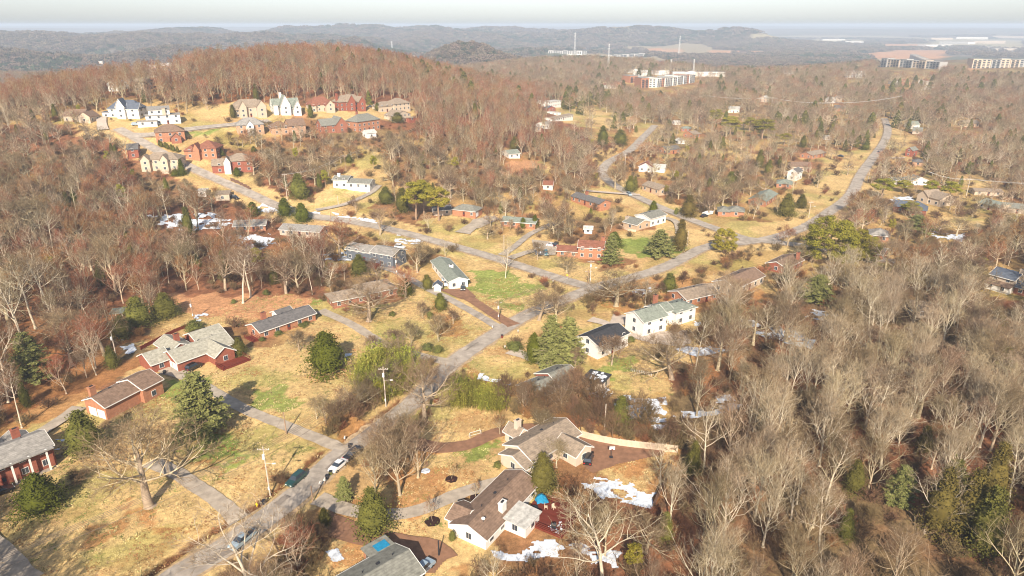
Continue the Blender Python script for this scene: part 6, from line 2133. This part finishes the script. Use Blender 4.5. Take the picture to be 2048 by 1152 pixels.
def keep(P, hgt, rad, road_m=4.0):
    global soft_
    x, y = P[:, 0], P[:, 1]
    ok = road_dist(x, y) > road_m
    for (hx, hy, hr) in HF:
        ok &= np.hypot(x - hx, y - hy) > hr * .85 + 1.5
    for L_ in LAWNS:
        a = np.array(L_)
        bb = (x > a[:, 0].min()) & (x < a[:, 0].max()) & (y > a[:, 1].min()) & (y < a[:, 1].max()) & ok
        if bb.any():
            i_ = np.nonzero(bb)[0]
            ok[i_[pip(x[i_], y[i_], L_) & ((y[i_] < 290) | (rng.rand(len(i_)) > .30))]] = False
    for L_ in SOIL + FIELD:
        a = np.array(L_)
        bb = (x > a[:, 0].min()) & (x < a[:, 0].max()) & (y > a[:, 1].min()) & (y < a[:, 1].max()) & ok
        if bb.any():
            i_ = np.nonzero(bb)[0]
            ok[i_[pip(x[i_], y[i_], L_)]] = False
    P = P[ok]
    hgt, rad = hgt[ok], rad[ok]
    x, y = P[:, 0], P[:, 1]
    z = gz(x, y)
    soft_ = rng.rand(len(x))
    b_ = blocked_view(x, y, z, hgt, rad, True)
    return P[~b_], z[~b_], hgt[~b_], rad[~b_]


def dens(P):
    qx, qy, D = proj(P[:, 0], P[:, 1], hh(P[:, 0], P[:, 1]))
    d = np.full(len(P), .92)
    d = np.where((qx > 1340) & (qy > 560), 1.0, d)
    d = np.where((qx > 1180) & (qy > 1010), .8, d)
    d = np.where((qx < 640) & (qy > 250) & (qy < 760), .95, d)
    d = np.where((P[:, 1] > 480) & (P[:, 0] < 60), 1.0, d)
    d = np.where((qx > 780) & (qx < 1230) & (qy < 340), 1.0, d)
    d = np.where((P[:, 1] > 600), .92, d)
    d = np.where((qx < 250) & (qy > 560) & (qy < 800), .62, d)
    return d


zone = lambda x, y: np.where((x > 30) & (y < 230), 0, np.where((x < -60) & (y < 330), 1, np.where((x < 40) & (y > 430), 2, np.where(x < 40, 3, 4))))
KZ = {0: [('syc', .16), ('pale', .36), ('vase', .26), ('oak', .12), ('tall', .10)], 1: [('tall', .18), ('syc', .06), ('vase', .12), ('oak', .14), ('hill', .42), ('russet', .08)], 2: [('hill', .68), ('tall', .20), ('vase', .12)],
      3: [('vase', .26), ('oak', .26), ('syc', .18), ('round', .12), ('hill', .12), ('russet', .06)], 4: [('vase', .26), ('oak', .28), ('syc', .12), ('round', .12), ('hill', .14), ('russet', .08)]}
ZL = {0: ('grey hardwood in the lower right wood', 'bare trees of the lower right wood'), 1: ('bare hardwood in the left wood', 'bare trees of the left wood'),
      2: ('tall bare trunk on the wooded red hill', 'bare trees of the red hill'), 3: ('bare tree between the houses in the middle of the suburb', 'bare trees among the middle houses'),
      4: ('bare tree between the houses on the right side of the suburb', 'bare trees among the right hand houses')}
CELLX = (('by the pale fence', 'right of the fence', 'mid', 'near dark conifers', 'at the right edge'), ('at the left edge', 'near the left edge', 'mid', 'toward the tan yard', 'above the tan yard'))
CELLY = ('topmost rows', 'upper rows', 'lower rows', 'bottom rows')
A1 = np.concatenate([cand(58, 300, 5.9), cand(300, 640, 6.6)])
A1 = A1[rng.rand(len(A1)) < dens(A1)]
H1 = (rng.uniform(12, 20, len(A1)) + 5 * (fbm(A1[:, 0], A1[:, 1], 35, 2) - .4)) * np.where(zone(A1[:, 0], A1[:, 1]) >= 3, .72, 1.0) * (1 - .25 * (rng.rand(len(A1)) < .25))
A1, Z1, H1, R1 = keep(A1, H1, H1 * .3)
zz_ = zone(A1[:, 0], A1[:, 1])
kinds = []
for k in range(len(A1)):
    u = rng.rand()
    for nm, p in KZ[int(zz_[k])]:
        u -= p
        if u <= 0:
            break
    kinds.append(nm)
kinds = np.array(kinds)
green1 = (rng.rand(len(A1)) < np.where(zz_ >= 3, .10, .035))
D1 = np.hypot(A1[:, 0], A1[:, 1])
QX, QY, _ = proj(A1[:, 0], A1[:, 1], Z1)
QT = proj(A1[:, 0], A1[:, 1], Z1 + H1)[1]
infr = (QX > -25) & (QX < 2073) & (QT < 1130) & (QY > 60)
n_exp = sum(1 for t in TREES if t[0] in ('oak', 'vase', 'tall', 'syc', 'round', 'russet'))
order = np.argsort(np.where(infr, D1, 1e9))
indiv = np.zeros(len(A1), bool)
cnt = 0
for i in order:
    if not infr[i] or D1[i] > 700:
        break
    if green1[i]:
        if D1[i] < 520:
            indiv[i] = True
        continue
    if cnt < 298 - n_exp:
        indiv[i] = True
        cnt += 1
for i in np.nonzero(indiv)[0]:
    z_ = int(zz_[i])
    if green1[i]:
        gk = 'cedar' if (i % 3) else 'pine'
        put_tree(gk, A1[i], H1[i] * .62, ['dark evergreen mixed into the bare lower right wood', 'dark evergreen mixed into the bare left wood', 'dark evergreen on the wooded red hill', 'evergreen between the middle houses', 'evergreen between the right hand houses'][z_].replace('dark', 'dark' if gk == 'cedar' else 'loose') + (', ' + ('below', 'beside', 'above')[int(np.clip((QT[i] - 250) / 110, 0, 2)) * -1 + 2] + ' ' + ('the hill road', 'the brown fork driveway', 'the split level house', 'the curved road', 'the straight road')[int(np.clip((QX[i] - 450) / 260, 0, 4))] if z_ >= 3 else ''),
                 'evergreens scattered through the woods')
    else:
        l, g_ = ZL[z_]
        kk = str(kinds[i])
        ad = {'oak': 'spreading ', 'vase': 'upright ', 'tall': 'slender ', 'syc': 'pale barked ', 'round': 'small rounded ', 'russet': 'russet ', 'hill': 'brown ', 'pale': 'pale '}[kk]
        cx_ = int(np.clip((QX[i] - 1100) / 190, 0, 4)) if z_ == 0 else int(np.clip(QX[i] / 130, 0, 4))
        cy_ = int(np.clip((QT[i] - 560) / 140, 0, 3)) if z_ == 0 else int(np.clip((QT[i] - 350) / 90, 0, 3))
        l = l + (', ' + CELLX[z_ > 0][cx_] + ' ' + CELLY[cy_] if z_ < 2 else '')
        ad = ('tall ' if H1[i] > 17.3 else 'low ' if H1[i] < 12.6 else '') + ad
        put_tree(kk, A1[i], H1[i] * (.6 if kk == 'round' else 1), ad + l, g_ + ', ' + ad.strip())


# instanced rest of the woods (nobody could count it)
def make_lib(name, meshes):
    c = bpy.data.collections.new(name)
    for i, me in enumerate(meshes):
        o = bpy.data.objects.new('%s_%02d' % (name, i), me)
        c.objects.link(o)
    return c


def scatter(name, lib, P, idx, rot, scl, label):
    me = bpy.data.meshes.new(name)
    me.vertices.add(len(P))
    me.vertices.foreach_set('co', np.asarray(P, np.float32).ravel())
    for nm, ty, dat in (('idx', 'INT', idx), ('rot', 'FLOAT', rot)):
        a = me.attributes.new(nm, ty, 'POINT')
        a.data.foreach_set('value', np.asarray(dat, np.int32 if ty == 'INT' else np.float32))
    a = me.attributes.new('scl', 'FLOAT_VECTOR', 'POINT')
    a.data.foreach_set('vector', np.asarray(scl, np.float32).ravel())
    o = ob(name, me)
    ng = bpy.data.node_groups.new(name, 'GeometryNodeTree')
    ng.interface.new_socket('Geometry', in_out='INPUT', socket_type='NodeSocketGeometry')
    ng.interface.new_socket('Geometry', in_out='OUTPUT', socket_type='NodeSocketGeometry')
    N, L = ng.nodes, ng.links
    gi, go = N.new('NodeGroupInput'), N.new('NodeGroupOutput')
    ci = N.new('GeometryNodeCollectionInfo')
    ci.inputs['Collection'].default_value = lib
    ci.inputs['Separate Children'].default_value = True
    ci.inputs['Reset Children'].default_value = True
    ip = N.new('GeometryNodeInstanceOnPoints')
    ip.inputs['Pick Instance'].default_value = True
    at_ = []
    for nm, ty in (('idx', 'INT'), ('rot', 'FLOAT'), ('scl', 'FLOAT_VECTOR')):
        q = N.new('GeometryNodeInputNamedAttribute')
        q.data_type = ty
        q.inputs['Name'].default_value = nm
        at_.append(q)
    cx = N.new('ShaderNodeCombineXYZ')
    L.new(gi.outputs[0], ip.inputs['Points'])
    L.new(ci.outputs[0], ip.inputs['Instance'])
    L.new(at_[0].outputs['Attribute'], ip.inputs['Instance Index'])
    L.new(at_[1].outputs['Attribute'], cx.inputs[2])
    L.new(cx.outputs[0], ip.inputs['Rotation'])
    L.new(at_[2].outputs['Attribute'], ip.inputs['Scale'])
    L.new(ip.outputs[0], go.inputs[0])
    md = o.modifiers.new('scatter', 'NODES')
    md.node_group = ng
    tag(o, label, kind='stuff')
    return o


kk_ = ['oak', 'vase', 'tall', 'syc', 'round', 'russet', 'hill', 'pale']
bk = {'oak': ('bark', 'twig'), 'vase': ('bark', 'twig'), 'tall': ('palebark', 'twig'), 'syc': ('palebark', 'paletwig'), 'round': ('bark', 'twig'), 'russet': ('bark', 'redtwig'), 'hill': ('bark', 'hilltwig'), 'pale': ('palebark', 'paletwig')}
sh_ = {'russet': 'oak', 'hill': 'vase', 'pale': 'vase'}
bk2 = dict(bk, tall=('bark', 'twig'), vase=('bark', 'twig'))
lib1 = make_lib('mid', [one_mesh(sh_.get(k, k), 100 + i * 7 + v, *bk[k], 1) for i, k in enumerate(kk_) for v in (0, 1)])
lib2m = [one_mesh(sh_.get(k, k), 200 + i * 7 + v, *bk2[k], 2) for i, k in enumerate(kk_) for v in (0, 1)]


def small_green(seed, R, H, n):
    rs = np.random.RandomState(seed)
    t = rs.uniform(.05, 1, n)
    az = rs.uniform(0, 6.283, n)
    r = R * (1 - t) ** .6 * rs.uniform(.6, 1.1, n)
    P = np.stack([r * np.cos(az), r * np.sin(az), t * H], 1)
    V1, F1 = leaves(P, np.stack([np.cos(az), np.sin(az), np.full(n, .5)], 1), .62, rs)
    return npmesh('green', V1, F1, ['cedar'])


lib2m += [small_green(1, 3.2, 11, 500), small_green(2, 3.8, 13, 500)]
lib2 = make_lib('low', lib2m)
rest = np.nonzero(~indiv)[0]
# nearer part of the rest
near_r = rest[(D1[rest] < 430)]
far_r = rest[(D1[rest] >= 430)]


def pts_of(ix):
    kid = np.array([kk_.index(str(kinds[i])) for i in ix])
    hs = H1[ix] * np.where(kid == 4, .6, 1) / np.array([KH[k] for k in kk_])[kid]
    idx = kid * 2 + rng.randint(0, 2, len(ix))
    P = np.stack([A1[ix, 0], A1[ix, 1], Z1[ix] - .1], 1)
    wv = rng.uniform(.85, 1.15, len(ix))
    return P, idx, rng.uniform(0, 6.28, len(ix)), np.stack([hs * wv, hs * wv, hs], 1)


scatter('woods', lib1, *pts_of(near_r), 'bare brown woods between and around the houses')
A2 = cand(640, 1500, 9.5, 1.05)
A2 = A2[rng.rand(len(A2)) < dens(A2)]
H2 = rng.uniform(13, 20, len(A2))
A2, Z2, H2, R2 = keep(A2, H2, H2 * .3)
P2, i2, r2, s2 = pts_of(far_r)
g2 = green1[far_r]
i2 = np.where(g2, 16 + (i2 % 2), i2)
n2_ = len(A2)
kid = rng.choice(7, n2_, p=[.3, .25, .10, .06, .08, .09, .12])
kid = np.where((A2[:, 0] < 60) & (A2[:, 1] < 860) & (rng.rand(n2_) < .75), 6, kid)
idx = kid * 2 + rng.randint(0, 2, n2_)
hs = H2 / np.array([KH[k] for k in kk_])[kid]
gm_ = fbm(A2[:, 0], A2[:, 1], 60, 3) > .60
gmask = (rng.rand(n2_) < np.where(gm_, .35, .05))
idx = np.where(gmask, 16 + (idx % 2), idx)
hs = np.where(gmask, H2 / 15, hs)
wv = rng.uniform(1.0, 1.35, n2_)
scatter('distant_woods', lib2, np.concatenate([P2, np.stack([A2[:, 0], A2[:, 1], Z2 - .1], 1)]), np.concatenate([i2, idx]), np.concatenate([r2, rng.uniform(0, 6.28, n2_)]),
        np.concatenate([s2, np.stack([hs * wv, hs * wv, hs], 1)]), 'distant bare woods covering the hill and the plain')


def far_crown(seed, n, m):
    rs = np.random.RandomState(seed)
    q = rs.randn(n, 3)
    q[:, 2] = np.abs(q[:, 2])
    q /= np.linalg.norm(q, axis=1, keepdims=True)
    P = q * rs.uniform(.55, 1.05, (n, 1)) * [1, 1, .75] + [0, 0, .25]
    lat = rs.randn(n, 3) * .8 + [0, 0, .6]
    V1, F1 = leaves(P, q * .4 + lat * .5, .20, rs)
    st = []
    for _ in range(10):
        a = rs.uniform(0, 6.28)
        st.append((Vector((0, 0, 0)), Vector((math.cos(a) * .6, math.sin(a) * .6, rs.uniform(.5, .95))), .03, .01))
    V2, F2 = seg_arrays(st, 3, 1, .01)
    return npmesh_mixed('far_crown', V1, F1, V2, F2, [m])


lib3 = make_lib('crowns', [far_crown(s, 120, 'farcrown') for s in (1, 2, 3)] + [far_crown(4, 150, 'fargreen')])
A3 = np.concatenate([cand(1500, 2500, 15, 1.0), cand(2500, 4200, 26, .95), cand(4200, 6500, 44, .9)])
S3 = np.where(A3[:, 1] < 2500, 9.5, np.where(A3[:, 1] < 4200, 16, 26)) * rng.uniform(.75, 1.25, len(A3))
op = (fbm(A3[:, 0] + 5000, A3[:, 1], 500, 3) > .60) & (A3[:, 0] > 200) & (A3[:, 1] > 2200)
A3, S3 = A3[~op], S3[~op]
A3, Z3, S3, R3 = keep(A3, S3, S3 * .3)
ci_ = rng.randint(0, 3, len(A3))
gg_ = rng.rand(len(A3)) < np.where(fbm(A3[:, 0], A3[:, 1], 260, 3) > .57, .55, .06)
ci_ = np.where(gg_, 3, ci_)
zs_ = np.minimum(S3 * 1.15, 15)
scatter('far_off_woods', lib3, np.stack([A3[:, 0], A3[:, 1], Z3 - 1], 1), ci_, rng.uniform(0, 6.28, len(A3)), np.stack([S3, S3, zs_], 1), 'far off woods on the hills and in the valley')

# undergrowth
libb = make_lib('brushes', [one_mesh('bush', 301, 'brush', 'brush', 1), one_mesh('bush', 302, 'brush', 'brush', 1), one_mesh('round', 303, 'brush', 'brush', 1), one_mesh('bush', 304, 'redtwig', 'redtwig', 1)])
A4 = np.concatenate([cand(62, 300, 3.7, 1.0), cand(300, 520, 6.0, 1.0)])
d4 = dens(A4)
A4 = A4[rng.rand(len(A4)) < np.where(d4 > .9, .78, np.where(d4 > .7, .6, .38)) * np.where((A4[:, 0] < -90) & (A4[:, 1] < 260), .35, 1)]
H4 = rng.uniform(1.8, 4.6, len(A4))
A4, Z4, H4, R4 = keep(A4, H4, H4 * .4, 2.0)
bi = rng.choice(4, len(A4), p=[.35, .30, .20, .15])
sc4 = H4 / np.where(bi == 2, KH['round'] * .75, KH['bush'])
scatter('undergrowth', libb, np.stack([A4[:, 0], A4[:, 1], Z4 - .1], 1), bi, rng.uniform(0, 6.28, len(A4)), np.stack([sc4 * 1.2, sc4 * 1.2, sc4], 1), 'tangled brown undergrowth beneath the trees')

# russet brush strip and bamboo, planted by their own outlines
bam = [evergreen('bamboo', s, 1500)[1] for s in (1, 2)]
libc = make_lib('canes', bam)


def fill(name, px, lib, nlib, sp, s0, s1, label):
    P = wp(px)
    a = np.array(P)
    gx, gy = np.meshgrid(np.arange(a[:, 0].min(), a[:, 0].max(), sp), np.arange(a[:, 1].min(), a[:, 1].max(), sp))
    Q = np.stack([gx.ravel(), gy.ravel()], 1)
    Q = Q + rng.uniform(-.45, .45, Q.shape) * sp
    Q = Q[pip(Q[:, 0], Q[:, 1], P)]
    s = rng.uniform(s0, s1, len(Q))
    scatter(name, lib, np.stack([Q[:, 0], Q[:, 1], gz(Q[:, 0], Q[:, 1]) - .1], 1), rng.randint(0, nlib, len(Q)), rng.uniform(0, 6.28, len(Q)), np.stack([s, s, s], 1), label)


fill('bamboo_thicket', '722,788 735,745 780,722 828,735 830,770 790,800 745,810', libc, 2, 2.3, .8, 1.25, 'yellow green bamboo thicket beside the main road')
fill('bamboo_thicket', '912,812 918,790 960,798 1010,812 1015,826 960,822', libc, 2, 2.2, .7, 1.0, 'bright green bamboo thicket behind the tan lawn')
fill('brush_thicket', '1000,822 1070,805 1150,800 1200,812 1250,845 1330,870 1360,895 1250,885 1150,862 1060,845', libb, 4, 2.0, .8, 1.5, 'dense russet brush behind the tan roofed house')
fill('brush_thicket', '640,870 690,835 740,800 760,815 700,855 665,885', libb, 4, 2.2, .5, 1.0, 'brown brush beside the roadside ditch')
fill('brush_thicket', '590,1080 640,1050 660,1090 640,1152 560,1152', libb, 4, 2.0, .6, 1.2, 'brown brush under the pale tree at the bottom')
fill('brush_thicket', '1185,600 1330,575 1345,610 1290,625', libb, 4, 3.0, .5, 1.0, 'thin brush at the road fork lot')

# tufts and fallen twigs give the near lawns a broken surface
rsg = np.random.RandomState(3)
def tuft(seed, m):
    rs_ = np.random.RandomState(seed)
    P = rs_.randn(26, 3) * [.30, .30, .03] + [0, 0, .07]
    V1, F1 = leaves(P, np.tile([0, 0, .6], (26, 1)), .10, rs_)
    return npmesh('tuft', V1, F1, [m])


M['straw'] = mat('dry_grass', (0.46, 0.34, 0.17), 1, .3, 1, objvar=.35)
M['litterleaf'] = mat('fallen_leaves', (0.30, 0.14, 0.06), 1, .3, 1, objvar=.3)
M['greengrass'] = mat('green_grass', (0.20, 0.21, 0.06), 1, .3, 1, objvar=.3)
libg = make_lib('tufts', [tuft(1, 'straw'), tuft(2, 'straw'), tuft(3, 'litterleaf'), tuft(4, 'greengrass')])
A5 = cand(84, 245, 1.25, .9)
x5, y5 = A5[:, 0], A5[:, 1]
ok5 = road_dist(x5, y5) > .5
in5 = np.zeros(len(A5), bool)
for L_ in LAWNS:
    in5 |= pip(x5, y5, L_)
for (hx, hy, hr) in HF:
    ok5 &= np.hypot(x5 - hx, y5 - hy) > hr * .8
ok5 &= in5 & (rsg.rand(len(A5)) < .75)
A5 = A5[ok5]
cl = fbm(A5[:, 0], A5[:, 1], 9, 3) + rsg.uniform(-.2, .2, len(A5))
i5 = np.where(cl > .66, 3, np.where(cl < .36, 2, rsg.randint(0, 2, len(A5))))
s5 = rsg.uniform(.6, 1.5, len(A5))
scatter('lawn_tufts', libg, np.stack([A5[:, 0], A5[:, 1], gz(A5[:, 0], A5[:, 1]) - .02], 1), i5, rsg.uniform(0, 6.28, len(A5)), np.stack([s5 * 1.3, s5 * 1.3, s5], 1), 'tufts of dry grass and fallen leaves on the near lawns')
# ------------------------------------------------------------------ haze: one closed box of thin even air
zt = max(float(Z.max()) + 1.5, float((Z3 - 1 + zs_).max()) + 1, 96.0)
zb_ = float(Z.min()) - 1.0
hb = MB().box(float(xs[0]) - 50, float(xs[-1]) + 50, float(ys[0]) - 50, float(ys[-1]) + 50, zb_, zt)
hm_ = bpy.data.materials.new('haze')
hm_.use_nodes = True
N, L = nodes(hm_)
N.remove(N['Principled BSDF'])
pv = N.new('ShaderNodeVolumePrincipled')
pv.inputs['Color'].default_value = (0.74, 0.85, 1.0, 1)
pv.inputs['Density'].default_value = HAZE_D
pv.inputs['Anisotropy'].default_value = 0.0
L.new(pv.outputs[0], N['Material Output'].inputs['Volume'])
hz_ = hb.ob('haze', hm_)
tag(hz_, 'pale blue winter haze over the valley', kind='stuff')
print('COUNTS trees', len(A1), len(A2), len(A3), 'brush', len(A4), 'indiv', int(indiv.sum()), 'maxZ', float(Z.max()), 'minZ', zb_)
